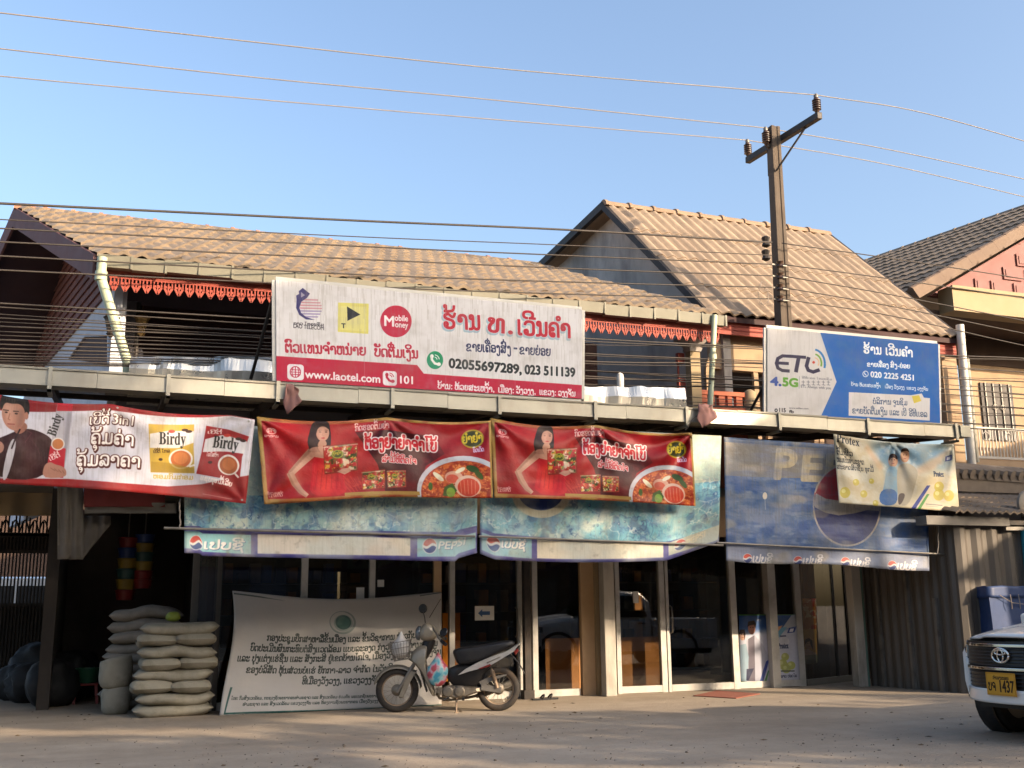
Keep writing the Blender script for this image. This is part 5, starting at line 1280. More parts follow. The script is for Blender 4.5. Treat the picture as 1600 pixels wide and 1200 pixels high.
# downpipes
a, b = at(157, 408, 14.02), at(199, 566, 14.02)
mb = MB(); mb.tube([a+Vector((.02, 0, .05)), a+Vector((.02, 0, -.22)), b, b+Vector((.02, 0, -.3))], .062, 12); mb.lathe([(.075, -.06), (.075, .06)], a+Vector((.02, 0, -.2)), n=12)
tag(mb.build('downpipe', MAT['pipe'], house, smooth='auto'), 'pale yellow green downpipe slanting down at the left')
a, b = at(1117, 500, 14.02), at(1109, 645, 14.02)
mb = MB(); mb.tube([a+Vector((0, 0, .08)), b, b+Vector((0, 0, -.4))], .045, 12); mb.lathe([(.06, -.05), (.06, .05)], a*.6+b*.4, n=12)
mb.build('downpipe', MAT['pipe'], house, smooth='auto')
# ground floor shell of the shop (seen through the glass and the open bay)
xl, xr = gnd(98, 1090).x-.1, 10.9
YI = 18.6
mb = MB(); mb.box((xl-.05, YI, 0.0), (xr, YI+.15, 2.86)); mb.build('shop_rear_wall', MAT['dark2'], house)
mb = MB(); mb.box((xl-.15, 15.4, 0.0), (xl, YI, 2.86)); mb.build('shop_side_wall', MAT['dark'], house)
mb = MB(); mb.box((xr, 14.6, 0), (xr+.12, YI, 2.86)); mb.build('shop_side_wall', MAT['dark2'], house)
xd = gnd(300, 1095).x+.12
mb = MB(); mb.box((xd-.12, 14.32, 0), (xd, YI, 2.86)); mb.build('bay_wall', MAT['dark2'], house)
mb = MB(); mb.box((xd, 14.1, 2.25), (xr+.1, 14.3, 2.86)); mb.build('shopfront_header', MAT['tan_wall'], house)

# ------------------------------------------------------------------ the right tiled house
E2L, E2R = at(1108, 493, 14.95), at(1498, 521, 14.95)
E2L.z = E2R.z = (E2L.z+E2R.z)/2
R2L, R2R = at(943, 321, 17.7), at(1291, 362, 17.7)
R2L.z = R2R.z = (R2L.z+R2R.z)/2
B2L = at(838, 418, 20.6); B2R = B2L+(R2R-R2L)
h2 = empty('tiled_house', (12.0, 17.5, 0), label='steep roofed house with tan ribbed roof sheets behind the concrete utility pole', cat='house')
rf2 = roof_mesh(E2L, E2R, R2L, R2R, 0.235, 4, 0.055, 0.02, 0.004, 8, seed=2).build('roof', MAT['tile_new'], h2, smooth='auto')
ridge_mesh(R2L, R2R, 0.13, 0.5).build('ridge_cap', MAT['ridge_tan'], rf2, smooth='auto')
mb = MB(); mb.hexa([B2L, B2R, R2R, R2L], [p+Vector((0, 0, .06)) for p in (B2L, B2R, R2R, R2L)]); mb.build('rear_roof_slope', MAT['tile_new'], h2)
mb = MB(); up = Vector((0, 0, -.16))
for a, b in ((E2L, R2L), (R2L, B2L)):
    o = Vector((-.05, 0, .03)); mb = MB()
    mb.hexa([a+o, b+o, b+o+up, a+o+up], [a+o+Vector((.09, 0, 0)), b+o+Vector((.09, 0, 0)), b+o+up+Vector((.09, 0, 0)), a+o+up+Vector((.09, 0, 0))])
    mb.build('verge_board', MAT['iron'], h2)
for a, b in ((E2R, R2R),):
    mb = MB()
    o = Vector((-.02, 0, .03))
    mb.hexa([a+o, b+o, b+o+up, a+o+up], [a+o+Vector((.09, 0, 0)), b+o+Vector((.09, 0, 0)), b+o+up+Vector((.09, 0, 0)), a+o+up+Vector((.09, 0, 0))])
mb.build('verge_board', MAT['iron'], h2)
mb = MB(); ins = Vector((.30, 0, -.14))
tri = [E2L+ins+Vector((.1, .25, 0)), R2L+ins, B2L+ins+Vector((0, -.2, 0))]
poly = [Vector((tri[2].x, tri[2].y, 4.2)), Vector((tri[0].x, tri[0].y, 4.2)), tri[0], tri[1], tri[2]]
mb.prism(poly, (.15, 0, 0)); tag(mb.build('gable_wall', MAT['stucco'], h2), 'bare grey weather stained gable wall')
zt = E2L.z
mb = MB(); mb.box((E2L.x+.2, 15.02, zt-.34), (E2R.x-.03, 15.06, zt-.05)); eb = mb.build('eave_board', MAT['red_paint'], h2)
mb = MB()
for k in range(3): mb.box((E2L.x+.2, 15.012, zt-.13-.07*k), (E2R.x-.03, 15.03, zt-.115-.07*k))
mb.build('board_groove', MAT['redline'], eb)
mb = MB(); mb.box((E2L.x+.2, 15.25, zt-.9), (E2R.x-.1, 15.4, zt-.02)); mb.build('lintel_wall', MAT['tan_wall'], h2)
mb = MB(); mb.box((E2L.x+.3, 17.2, 3.0), (E2R.x-.05, 17.35, zt-.3)); mb.build('balcony_wall', MAT['brown_wall_and_shade'], h2)
mb = MB(); mb.box((E2L.x+.2, 14.7, 2.86), (E2R.x, 20.5, 3.06)); mb.build('floor_slab', MAT['slab'], h2)
mb = MB(); mb.hexa([E2L+dn, E2R+dn, R2R+dn, R2L+dn], [p+Vector((0, 0, -.05)) for p in (E2L, E2R, R2R, R2L)]); mb.build('soffit', MAT['wood_and_shade'], h2)
# arches of the balcony
for px_ in (1143, 1232, 1310, 1390):
    c = at(px_, 590, 15.3); mb = MB(); w = .95; zs = c.z+.05
    prev = None
    for rr_ in (0.0,):
        out_ = [Vector((c.x-(w/2)*math.cos(PI*k/16), 15.3, zs+(w/2)*1.05*math.sin(PI*k/16))) for k in range(17)]
        out_ = [Vector((c.x-w/2, 15.3, 3.1))]+out_+[Vector((c.x+w/2, 15.3, 3.1))]
    for i in range(len(out_)-1): mb.bar(out_[i], out_[i+1], .09, .07, (0, 1, 0))
    mb.build('arch_trim', MAT['tan_wall'], h2)
a, b = at(1079, 560, 14.55), at(1094, 560, 14.55)
zb_ = at(1086, 640, 14.55).z; zc_ = at(1086, 549, 14.55).z
mb = MB(); mb.box((a.x, 14.55, 3.0), (b.x, 14.72, zc_)); pl = mb.build('pillar', MAT['cream'], h2)
mb = MB(); cx, cy = (a.x+b.x)/2, 14.63
for z0, z1, r0, r1 in ((zc_, zc_+.06, .1, .12), (zc_+.06, zc_+.2, .09, .2), (zc_+.2, zc_+.25, .22, .22)):
    mb.loft([[Vector((cx+sx*r0, cy+sy*r0, z0)) for sx, sy in ((-1, -1), (1, -1), (1, 1), (-1, 1))], [Vector((cx+sx*r1, cy+sy*r1, z1)) for sx, sy in ((-1, -1), (1, -1), (1, 1), (-1, 1))]])
mb.build('capital', MAT['stucco'], pl)
a, b = at(1059, 551, 14.7), at(1072, 606, 14.7)
mb = MB(); mb.box((a.x, 14.7, a.z-.17), (b.x, 14.78, a.z)); mb.box((a.x, 14.7, b.z-.3), (b.x, 14.78, b.z+.16)); mb.box((a.x+.02, 14.76, b.z), (a.x+.05, 14.78, a.z)); mb.build('red_bracket', MAT['red_paint'], h2)
a, b = at(1096, 609, 14.6), at(1166, 640, 14.6); zb_ = 3.3
mb = MB(); mb.box((a.x, 14.6, a.z-.07), (b.x, 14.72, a.z)); mb.box((a.x, 14.6, 3.06), (b.x, 14.72, b.z+.03))
for k in range(5):
    x0 = a.x+(b.x-a.x)*k/5; mb.box((x0, 14.62, b.z+.03), (x0+(b.x-a.x)*(.10 if k % 2 else .14), 14.70, a.z-.07))
mb.build('balustrade', MAT['brick'], h2)
c = at(1171, 612, 14.62); mb = MB(); mb.lathe([(.1, 3.06-c.z), (.1, -.03), (.085, 0), (.04, .03), (0, .035)], c, n=12); mb.build('newel_post', MAT['cream'], h2, smooth='auto')
a = at(1474, 590, 15.2); b = at(1497, 590, 15.2)
mb = MB(); mb.box((a.x, 15.2, 2.9), (b.x, 15.35, zt-.34)); mb.build('end_pillar', MAT['tan_wall'], h2)
p0, p1 = at(1500, 512, 14.85), at(1519, 728, 14.85)
mb = MB(); mb.tube([p0+Vector((0, 0, .05)), (p0*.5+p1*.5), p1], .075, 12); tag(mb.build('downpipe', MAT['pipe_w'], h2, smooth='auto'), 'thick white downpipe at the right end')
p0, p1 = at(1511, 560, 14.9), at(1527, 722, 14.9)
mb = MB(); mb.tube([p0, p1], .04, 10); mb.build('downpipe', MAT['galv'], h2, smooth='auto')
# ground-floor wall under it, behind the shutters
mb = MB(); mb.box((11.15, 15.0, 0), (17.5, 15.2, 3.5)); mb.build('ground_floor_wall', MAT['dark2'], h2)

# ------------------------------------------------------------------ the neighbouring house at the right edge
YF = 16.2
A3 = at(1738, 276, YF); E3 = at(1428, 455, YF); RR3 = atz(1338, 413, A3.z); ER3 = E3+(RR3-A3)
E3b = Vector((2*A3.x-E3.x, YF, E3.z))
h3 = empty('neighbour_house', (18, 20, 0), label='house with pink panelled gable and grey tiled roof at the right edge', cat='house')
r3 = roof_mesh(ER3, E3, RR3, A3, 0.22, 13, 0.03, 0.035, seed=4).build('roof', MAT['tile_grey'], h3, smooth='auto')
ridge_mesh(A3, RR3, .1, .4).build('ridge_cap', MAT['tile_grey'], r3, smooth='auto')
mb = MB(); mb.hexa([E3b, E3b+(RR3-A3), RR3, A3], [p+Vector((0, 0, .06)) for p in (E3b, E3b+(RR3-A3), RR3, A3)]); mb.build('far_roof_slope', MAT['tile_grey'], h3)
vt = MB()
for s, e in ((E3, A3), (E3b, A3)):
    n = 16
    for k in range(n):
        a = s+(e-s)*(k/n-.01); b = s+(e-s)*((k+1)/n+.015); t = (e-s).normalized(); u = Vector((0, 1, 0)).cross(t); u = u if u.z > 0 else -u
        vt.loft([[p+Vector((0, -.12+.24*i/6, 0))+u*(q*math.sin(PI*i/6)**.6-.16*(i in (0,))) for i in range(7)] for p, q in ((a, .115), (a+t*.05, .12), (b, .095))], caps=True)
vt.build('verge_tiles', MAT['tile_pink'], h3, smooth='auto')
yg = YF+.35
gl_ = [at(1452, 462, yg), Vector((A3.x, yg, A3.z-.3)), Vector((2*A3.x-at(1452, 462, yg).x, yg, at(1452, 462, yg).z))]
mb = MB(); mb.prism(gl_, (0, .1, 0)); gb = mb.build('gable_panel', MAT['pink'], h3)
mb = MB()
w3 = gl_[2].x-gl_[0].x; z0_ = gl_[0].z
for r in range(6):
    zz = z0_+.22+r*.34; 
    xx = gl_[0].x+ (zz+.36-z0_)/(gl_[1].z-z0_)*(w3/2)+.18+(.2 if r % 2 else 0)
    xe = gl_[2].x-(xx-gl_[0].x)
    while xx+.3 < xe:
        ww = .5 if int(xx*7+r) % 2 else .32
        xm = min(xx+ww, xe)
        mb.box((xx, yg-.035, zz), (xm, yg+.002, zz+.27)); mb.box((xx+.05, yg-.05, zz+.05), (xm-.05, yg-.03, zz+.22))
        xx += ww+.12
mb.build('raised_panelling', MAT['pink'], gb)
f0 = at(1487, 446, YF-.1); f1 = at(1487, 484, YF-.1)
mb = MB(); mb.box((f0.x, YF-.1, f1.z), (f0.x+7, YF+.3, f0.z)); mb.box((f0.x-.02, YF-.14, f0.z-.07), (f0.x+7, YF-.1, f0.z+.003)); mb.build('eave_beam', MAT['cream'], h3)
mb = MB(); mb.box((f0.x-.9, YF+.3, f1.z+.02), (f0.x+7, YF+4, f1.z+.1)); mb.build('eave_soffit', MAT['brown_wall_and_shade'], h3)
yw = YF+1.6
w0 = at(1506, 560, yw); zw = at(1550, 572, yw).z
mb = MB(); mb.box((w0.x, yw, 2.6), (w0.x+7, yw+.2, f1.z+.02)); mb.build('front_wall', MAT['tan_wall'], h3)
mb = MB(); mb.box((w0.x, yw-.03, zw), (w0.x+7, yw-.004, f1.z)); mb.build('eave_shade_band', MAT['brown_wall_and_shade'], h3)  # dark band painted where the eave's shadow falls on the tan wall
a, b = at(1529, 598, yw), at(1588, 690, yw)
mb = MB(); mb.box((a.x, yw-.04, b.z), (b.x, yw-.01, a.z)); wn_ = mb.build('window', MAT['lattice'], h3)
mb = MB()
for k in range(4):
    x0 = a.x+(b.x-a.x)*(k+.5)/4
    mb.bar((x0, yw-.06, b.z), (x0, yw-.06, a.z), .02, .02, (0, 1, 0))
    if k in (1, 2): mb.lathe([(.05, -.01), (.065, 0), (.05, .01)], (x0, yw-.07, (a.z+b.z)/2+.1), (0, 1, 0), 12, True)
mb.build('grille', MAT['white_rail'], wn_)
yr_ = YF+.9
a, b = at(1518, 668, yr_), at(1600, 722, yr_)
mb = MB(); xR = a.x+5
mb.bar((a.x, yr_, a.z), (xR, yr_, a.z), .05, .05); mb.bar((a.x, yr_, b.z+.06), (xR, yr_, b.z+.06), .05, .05)
x0 = a.x
while x0 < xR:
    mb.bar((x0, yr_, a.z), (x0, yr_, b.z+.06), .018, .018, (0, 1, 0))
    x0 += .09
for k in range(8):
    mb.lathe([(.085, -.01), (.1, 0), (.085, .01)], (a.x+.35+k*.6, yr_-.02, a.z-.17), (0, 1, 0), 14, True)
mb.build('balcony_railing', MAT['white_rail'], h3)
mb = MB(); mb.box((a.x-.25, yr_-.1, b.z-.55), (xR, yr_+.12, b.z-.02)); mb.build('balcony_edge', MAT['tan_wall'], h3)

# ------------------------------------------------------------------ lean-to with steel shutters at the right of the shop
shed = empty('steel_shed', (12.6, 13.6, 0), label='dark corrugated steel lean-to with tiled top beside the blue tarpaulin', cat='shed')
SA, SB = gnd(1362, 1071), gnd(1514, 1084); SC_ = Vector((17.5, SB.y+.2, 0))
bt = at(1500, 815, SB.y); zsh = bt.z
def corr_wall(A, B, z0, z1, period, amp):
    A = Vector(A); B = Vector(B); t = (B-A).normalized(); n = Vector((t.y, -t.x, 0)); L = (B-A).length; k = max(int(L/period)*4, 4)
    m = MB(); row0 = []; row1 = []
    for i in range(k+1):
        d = amp*(0, 1, 1, 0)[i % 4]
        p = A+t*(L*i/k)+n*d
        row0.append(Vector((p.x, p.y, z0))); row1.append(Vector((p.x, p.y, z1)))
    b = len(m.v); m.v += [tuple(p) for p in row0+row1]
    for i in range(k): m.face([b+i, b+i+1, b+k+2+i, b+k+1+i])
    return m
corr_wall(SA, SB, 0, zsh, .16, .03).build('shutter', MAT['shutter'], shed, solid=.01)
corr_wall(SB, SC_, 0, zsh, .3, .04).build('shutter', MAT['shutter'], shed, solid=.01)
mb = MB()
for f in (.18, .5, .78): 
    p = SA+(SB-SA)*f; t = (SB-SA).normalized(); n = Vector((t.y, -t.x, 0)); p = p+n*.05
    mb.box((p.x-.025, p.y-.025, 0), (p.x+.025, p.y+.025, zsh*(.55 if f > .6 else 1)))
mb.build('frame_post', MAT['galv_d'], shed)
a = at(1447, 803, SB.y-.12); b = at(1578, 822, SB.y-.12)
mb = MB(); mb.box((a.x, SB.y-.12, b.z), (b.x, SB.y+.1, a.z-.02)); mb.build('front_beam', MAT['beam'], shed)
mb = MB(); mb.box((b.x+.01, SB.y-.1, b.z+.02), (b.x+4, SB.y+.08, a.z-.06)); mb.build('side_beam', MAT['iron'], shed)
ea, eb_ = at(1492, 801, SB.y-.22), at(1800, 812, SB.y-.22); eb_.z = ea.z
ra = Vector((ea.x-.15, SB.y+1.2, ea.z+.42)); rb = Vector((eb_.x-.5, SB.y+1.2, ea.z+.42))
roof_mesh(ea, eb_, ra, rb, .14, 4, .04, .02, .003, 4, seed=8).build('tiled_roof', MAT['tile_grey'], shed, smooth='auto')
u0, u1 = at(1468, 745, SB.y+1.5), at(1800, 768, SB.y+1.5)
mb = MB(); mb.hexa([u0, u1, u1+Vector((-.4, .9, .35)), u0+Vector((-.4, .9, .35))], [p+Vector((0, 0, .08)) for p in (u0, u1, u1+Vector((-.4, .9, .35)), u0+Vector((-.4, .9, .35)))]); mb.box((u0.x, u0.y+.02, u0.z-.22), (u1.x, u0.y+.14, u0.z-.01)); mb.build('upper_roof_strip', MAT['tile_grey'], shed)
mb = MB()
for k in range(20): mb.lathe([(.09, 0), (.085, .3)], (u0.x+k*.17, u0.y-.02, u0.z+.06), (-.3, .9, .35), 8)
mb.build('upper_tiles', MAT['tile_grey'], shed, smooth='auto')
# ------------------------------------------------------------------ metal canopy over the forecourt
FZ0, FZ1 = at(836, 641, YC).z, at(836, 621, YC).z+.0
FZ0, FZ1 = 3.63, 3.82
cx0, cx1 = -5.0, at(1499, 670, YC).x
canopy = empty('metal_canopy', (5.5, 13, 0), label='long flat metal canopy with pale box gutter fascia over the shop forecourt', cat='canopy')
brk = [at(x, 620, YC).x for x in (76, 262, 434, 613, 780, 929, 1071, 1215, 1352, 1488)]
mb = MB(); seams = [cx0]+[at(x, 620, YC).x for x in (150, 350, 560, 700, 978, 1150, 1290, 1440)]+[cx1]
rr = random.Random(9)
for a, b in zip(seams[:-1], seams[1:]):
    j = rr.uniform(-.006, .006)
    mb.loft([[Vector((x, YC+py_, pz+j)) for py_, pz in ((0, FZ0), (0.005, FZ1-.02), (-.012, FZ1-.018), (-.014, FZ1+.004), (.2, FZ1+.004), (.2, FZ0-.01))] for x in (a+.002, b-.002)])
fas = mb.build('fascia_gutter', MAT['galv'], canopy)
for x in brk:
    mb = MB(); mb.box((x-.022, YC-.028, FZ0-.075), (x+.022, YC-.012, FZ1+.012)); mb.box((x-.022, YC-.028, FZ0-.075), (x+.022, YC+.3, FZ0-.045)); mb.build('bracket', MAT['galv'], canopy)
mb = MB(); mb.box((cx1+.005, YC-.02, FZ0+.01), (cx1+.19, YC+.16, FZ1-.01)); mb.build('end_box', MAT['galv'], canopy)
k = 240
mb = MB(); row = []
for y, z in ((YC+.2, FZ1-.03), (14.9, 4.02)):
    row.append([Vector((cx0+(cx1-cx0)*i/k, y, z+.018*(1 if (i//2) % 2 else -1))) for i in range(k+1)])
mb.v = [tuple(p) for p in row[0]+row[1]]
for i in range(k): mb.face([i, i+1, k+2+i, k+1+i])
mb.build('roof_sheet', MAT['galv_d'], canopy, solid=.004)
mb = MB()
for x in brk: mb.bar((x, YC+.22, FZ0+.05), (x, 14.7, FZ0+.22), .06, .1)
for y in (12.9, 13.8): mb.bar((cx0, y, FZ0+.1+(y-YC)*.06), (cx1, y, FZ0+.1+(y-YC)*.06), .06, .06)
mb.build('roof_beams', MAT['iron'], canopy)
mb = MB(); mb.box((-5.0, 14.95, 3.0), (gnd(98, 1090).x-.3, 21.6, 3.08)); mb.build('passage_roof', MAT['galv_d'], canopy)
p = at(950, 1000, 13.92)
mb = MB(); mb.box((p.x-.085, 13.84, 0), (p.x+.085, 14.0, FZ0+.1)); tag(mb.build('support_post', MAT['post'], canopy, bevel=.01), 'grime streaked white square post')
p = gnd(1347, 1073)
mb = MB(); mb.box((p.x-.09, p.y-.06, 0), (p.x+.075, p.y+.1, FZ0+.1)); mb.build('support_post', MAT['post'], canopy, bevel=.01)
mb = MB(); mb.tube([(p.x+.13, p.y+.02, 0), (p.x+.13, p.y+.02, FZ0)], .035, 10); mb.build('drain_pipe', MAT['pipe_g'], canopy, smooth='auto')
p = at(824, 1000, 14.0)
mb = MB(); mb.box((p.x-.05, 13.96, 0), (p.x+.04, 14.06, FZ0+.1)); mb.box((p.x-.08, 13.93, 0), (p.x+.07, 14.07, .12)); mb.build('support_post', MAT['iron'], canopy)
# rags tied to the brackets
def rag(px0, py0, w, h, Y, mat, label, pts=None, seed=0):
    f = smooth_noise(seed); c = at(px0, py0, Y); s = 1/122.
    mb = MB()
    def fn(u, v):
        ww = w*s*(1-.35*abs(v-.55))
        return c+Vector(((u-.5)*ww+.06*f(u*3, v*3)+(v*.05), .05*f(u*5+9, v*4), -v*h*s*(1-.45*u*u)+.02*f(u*4, v*2)))
    mb.grid(fn, 10, 10)
    return tag(mb.build('tied_rag', MAT[mat], solid=.006, smooth=True), label, 'rag')
rag(1100, 632, 34, 38, YC-.08, 'cloth_r', 'faded reddish rag tied to the canopy fascia beside the blue sign', seed=4)
rag(453, 600, 20, 42, YC-.06, 'cloth_r', 'dark twisted rag hanging on the fascia below the crimson and white sign', seed=6)
mb = MB(); mb.tube([at(1071, 672, YC-.05), at(1082, 655, YC-.07), at(1112, 633, YC-.08)], .008, 6); tag(mb.build('rag_cord', MAT['wire']), 'short cord holding the faded reddish rag to the fascia', 'cord')

# ------------------------------------------------------------------ sheets: banners, signs
def sheet(name, mat, TL, TR, BR, BL, nu=60, nv=24, disp=None, top=None, bot=None, parent=None, label=None, cat=None, thick=.004, left=None, right=None):
    def fn(u, v):
        px = (TL[0]*(1-u)+TR[0]*u)*(1-v)+(BL[0]*(1-u)+BR[0]*u)*v
        py = (TL[1]*(1-u)+TR[1]*u)*(1-v)+(BL[1]*(1-u)+BR[1]*u)*v
        Y = (TL[2]*(1-u)+TR[2]*u)*(1-v)+(BL[2]*(1-u)+BR[2]*u)*v
        if top: py += top(u)*(1-v)
        if bot: py += bot(u)*v
        if left: px += left(v)*(1-u)
        if right: px += right(v)*u
        if disp: Y += disp(u, v)
        return at(px, py, Y)
    mb = MB(); mb.grid(fn, nu, nv, uv=True)
    o = mb.build(name, mat, parent, smooth=True, solid=thick, fixn=False)
    if label: tag(o, label, cat)
    return o
def wrinkle(seed, amp=.02, fx=6, fy=4, ties=(), tamp=.03):
    f = smooth_noise(seed); g = smooth_noise(seed+50)
    def d(u, v):
        y = amp*f(u*fx, v*fy)*2+amp*.5*g(u*fx*3, v*fy*2)
        for (tu, tv, ang) in ties:            # tension folds fanning out of a tied corner
            du, dv = (u-tu)*2.6, v-tv; r = math.hypot(du, dv)
            a = math.atan2(dv, du)
            y += tamp*math.sin(a*9+ang)*math.exp(-r*1.6)*min(r*6, 1)
        return y
    return d
prints = dict(
    telecom=M_print('print_telecom', art_telecom(), .6, .05), mobile=M_print('print_mobile', art_mobile(), .6, .05),
    coffee=M_print('print_coffee', art_coffee(), .5, .15), noodle=M_print('print_noodle', art_noodle(1), .45, .2), 
    ice1=M_print('print_ice_a', art_ice(True), .5, .15), ice2=M_print('print_ice_b', art_ice(False), .5, .15), cola=M_print('print_cola', art_cola(), .5, .2),
    soap=M_print('print_soap', art_soap(), .55, .15), meeting=M_print('print_meeting', art_meeting(), .5, .12), poster=M_print('print_poster', art_poster(), .3, .0),
    orange=M_print('print_orange', art_orange(), .4, 0), plate=M_print('print_plate', art_plate(), .4, 0))
def rigid_sign(name, mat, TL, TR, BR, BL, Y, label, struts, depth=.07):
    root = empty(name, at(*BL, Y), label=label, cat='sign')
    mb = MB(); P = [at(p[0], p[1], Y) for p in (TL, TR, BR, BL)]
    mb.grid(lambda u, v: (P[0]*(1-u)+P[1]*u)*(1-v)+(P[3]*(1-u)+P[2]*u)*v, 8, 4, uv=True)
    mb.build('printed_panel', mat, root, fixn=False)
    mb = MB(); d = Vector((0, depth, 0)); e = Vector((0, .006, 0))
    mb.prism([p+e for p in P], d); mb.build('backing', MAT['galv_d'], root)
    mb = MB()
    for i in range(4): mb.bar(P[i]+d*.45, P[(i+1) % 4]+d*.45, .03, depth+.02, (0, 0, 1) if i % 2 == 0 else (1, 0, 0))
    mb.build('frame', MAT['sign_edge'], root)
    for a, b in struts:
        mb = MB(); mb.tube([at(*a), at(*b)], .022, 8); mb.build('strut', MAT['iron'], root)
    return root
rigid_sign('signboard', prints['telecom'], (431, 437), (910, 484), (909, 623), (432, 595), 12.42,
           'large white and crimson phone shop signboard with red name lettering standing on the canopy', [((431, 448, 12.55), (392, 592, 13.5)), ((905, 500, 12.55), (880, 620, 13.6))])
rigid_sign('signboard', prints['mobile'], (1199, 512), (1466, 537), (1469, 662), (1199, 645), 12.42,
           'blue and white phone shop signboard with navy lettering and signal arcs below the pole', [((1203, 585, 12.55), (1171, 645, 13.3)), ((1455, 560, 12.55), (1440, 650, 13.4))])
sheet('hanging_banner', prints['coffee'], (-16, 614, 12.08), (398, 652, 12.05), (384, 787, 12.0), (-16, 755, 12.02), 90, 30,
      wrinkle(3, .025, 7, 3, ((0.45, 0, 0), (1, 0, 1), (1, 1, 2)), .02), top=lambda u: 6*math.sin(PI*((u*2.2) % 1)), bot=lambda u: -4*math.sin(PI*u),
      label='white and dark red coffee banner with a man in a jacket and two sachets', cat='banner')
sheet('hanging_banner', prints['noodle'], (401, 651, 12.08), (767, 653, 12.06), (770, 778, 11.98), (413, 788, 12.0), 90, 34,
      wrinkle(5, .03, 6, 4, ((.56, 0, 0), (0, 0, 1), (1, 0, 2), (0, 1, 0)), .035), top=lambda u: 7*abs(math.sin(PI*u*1.8)), bot=lambda u: -6*math.sin(PI*u)**2,
      label='red noodle banner hanging between the coffee banner and its twin, woman clearly visible', cat='banner')
sheet('hanging_banner', prints['noodle'], (766, 653, 12.08), (1081, 674, 12.06), (1087, 791, 11.98), (772, 778, 12.0), 90, 34,
      wrinkle(8, .035, 5, 4, ((.52, 0, 0), (0, 0, 1), (1, 0, 2), (1, 0, 1.4)), .045), top=lambda u: 7*abs(math.sin(PI*u*1.9)), bot=lambda u: -3*math.sin(PI*u),
      label='second red noodle banner, right of its twin and left of the blue awning', cat='banner')
def awning(name, mat, q, rod, label, bot=None, seed=0, cord=None):
    root = empty(name, at(q[3][0], q[3][1], q[3][2]), label=label, cat='awning')
    sheet('printed_sheet', mat, *q, 80, 40, wrinkle(seed, .02, 5, 5), bot=bot, parent=root)
    mb = MB(); mb.tube([at(*rod[0]), at(*rod[1])], .014, 8); mb.build('bottom_rod', MAT['galv_d'], root)
    if cord:
        mb = MB(); f = smooth_noise(seed+3)
        mb.tube([at(cord[0]+3*f(k*.8, 1), cord[1]+(cord[2]-cord[1])*k/12, 12.1) for k in range(13)], .008, 5); mb.build('cord', MAT['wire_b'], root)
def bot_a(u): return (4 if .05 < u < .93 else 0)-max(0, (u-.93)/.07)*10
def bot_b(u): return 4*math.sin(PI*min(u*1.3, 1))-max(0, (u-.78)/.22)*30-max(0, (.06-u)/.06)*8
awning('roll_down_awning', prints['ice1'], ((288, 664, 12.25), (747, 671, 12.25), (745, 874, 12.2), (288, 864, 12.2)), ((256, 825, 12.17), (742, 838, 12.17)),
       'pale icy drink awning below the first noodle banner, capital letters at its right end', bot_a, 21, (281, 780, 826))
awning('roll_down_awning', prints['ice2'], ((750, 662, 12.25), (1127, 681, 12.25), (1123, 877, 12.2), (750, 873, 12.2)), ((748, 838, 12.17), (1130, 852, 12.17)),
       'turquoise icy drink awning below the second noodle banner, its right corner curling up', bot_b, 24)
awning('roll_down_awning', prints['cola'], ((1131, 683, 12.25), (1448, 704, 12.25), (1452, 891, 12.2), (1135, 876, 12.2)), ((1120, 848, 12.16), (1475, 866, 12.16)),
       'faded dark blue drink awning with big wave disc below the blue signboard', lambda u: 2*math.sin(9*u), 27, (1466, 800, 865))
sheet('hanging_banner', prints['soap'], (1302, 678, 12.06), (1490, 694, 12.05), (1499, 800, 11.97), (1311, 786, 11.98), 60, 34,
      wrinkle(12, .03, 4, 4, ((0, 0, 0), (1, 0, 1), (.5, 0, 2)), .045), top=lambda u: 5*math.sin(PI*u), label='pale soap banner with a couple and yellow fruit at the right end of canopy', cat='banner')
bl, br = gnd(343, 1118), gnd(689, 1102)
def mtg(u, v):
    f = wrinkle(15, .02, 4, 3)
    return f(u, v)+.10*math.sin(PI*v)*(1-v)-(.05*math.sin(PI*u)*v)
sheet('leaning_banner', prints['meeting'], (363, 923, 14.06), (690, 925, 14.06), (690, 1102, br.y), (343, 1118, bl.y), 80, 40, mtg,
      top=lambda u: 12*math.sin(PI*u)**1.2, left=lambda v: 14*math.sin(PI*v)*(1-v), label='large white meeting banner with green seal leaning on the shop window behind the motorcycle', cat='banner')

# ------------------------------------------------------------------ glass shopfront
sf = empty('glass_shopfront', (5.5, YG, 0), label='aluminium framed glass shopfront with sliding doors below the canopy', cat='shopfront')
def X(px, Y=YG, py=1000): return at(px, py, Y).x
DT = 2.3
YG0 = YG
posts = [(303, 10, 'alu_d'), (339, 9, 'alu_d'), (473, 9, 'alu'), (580, 8, 'alu'), (683, 11, 'beige'), (706, 8, 'alu'), (813, 8, 'alu'), (836, 8, 'alu'), (966, 7, 'alu'), (1036, 9, 'alu'), (1044, 5, 'alu'), (1148, 11, 'alu'), (1204, 14, 'alu'), (1250, 11, 'alu')]
for px_, w, mm in posts:
    x = X(px_); hw = w/104./2; YG = 14.18 if px_ > 400 else 14.30; dy = .02 if px_ not in (1204,) else .12
    mb = MB(); mb.box((x-hw, YG-dy, 0), (x+hw, YG+.06, DT)); mb.build('frame_post', MAT[mm], sf)
YG = YG0
panes = [(303, 339), (339, 473), (473, 580), (580, 683), (706, 813), (836, 908), (966, 1036), (1044, 1148), (1148, 1204), (1204, 1250)]
rr = random.Random(4)
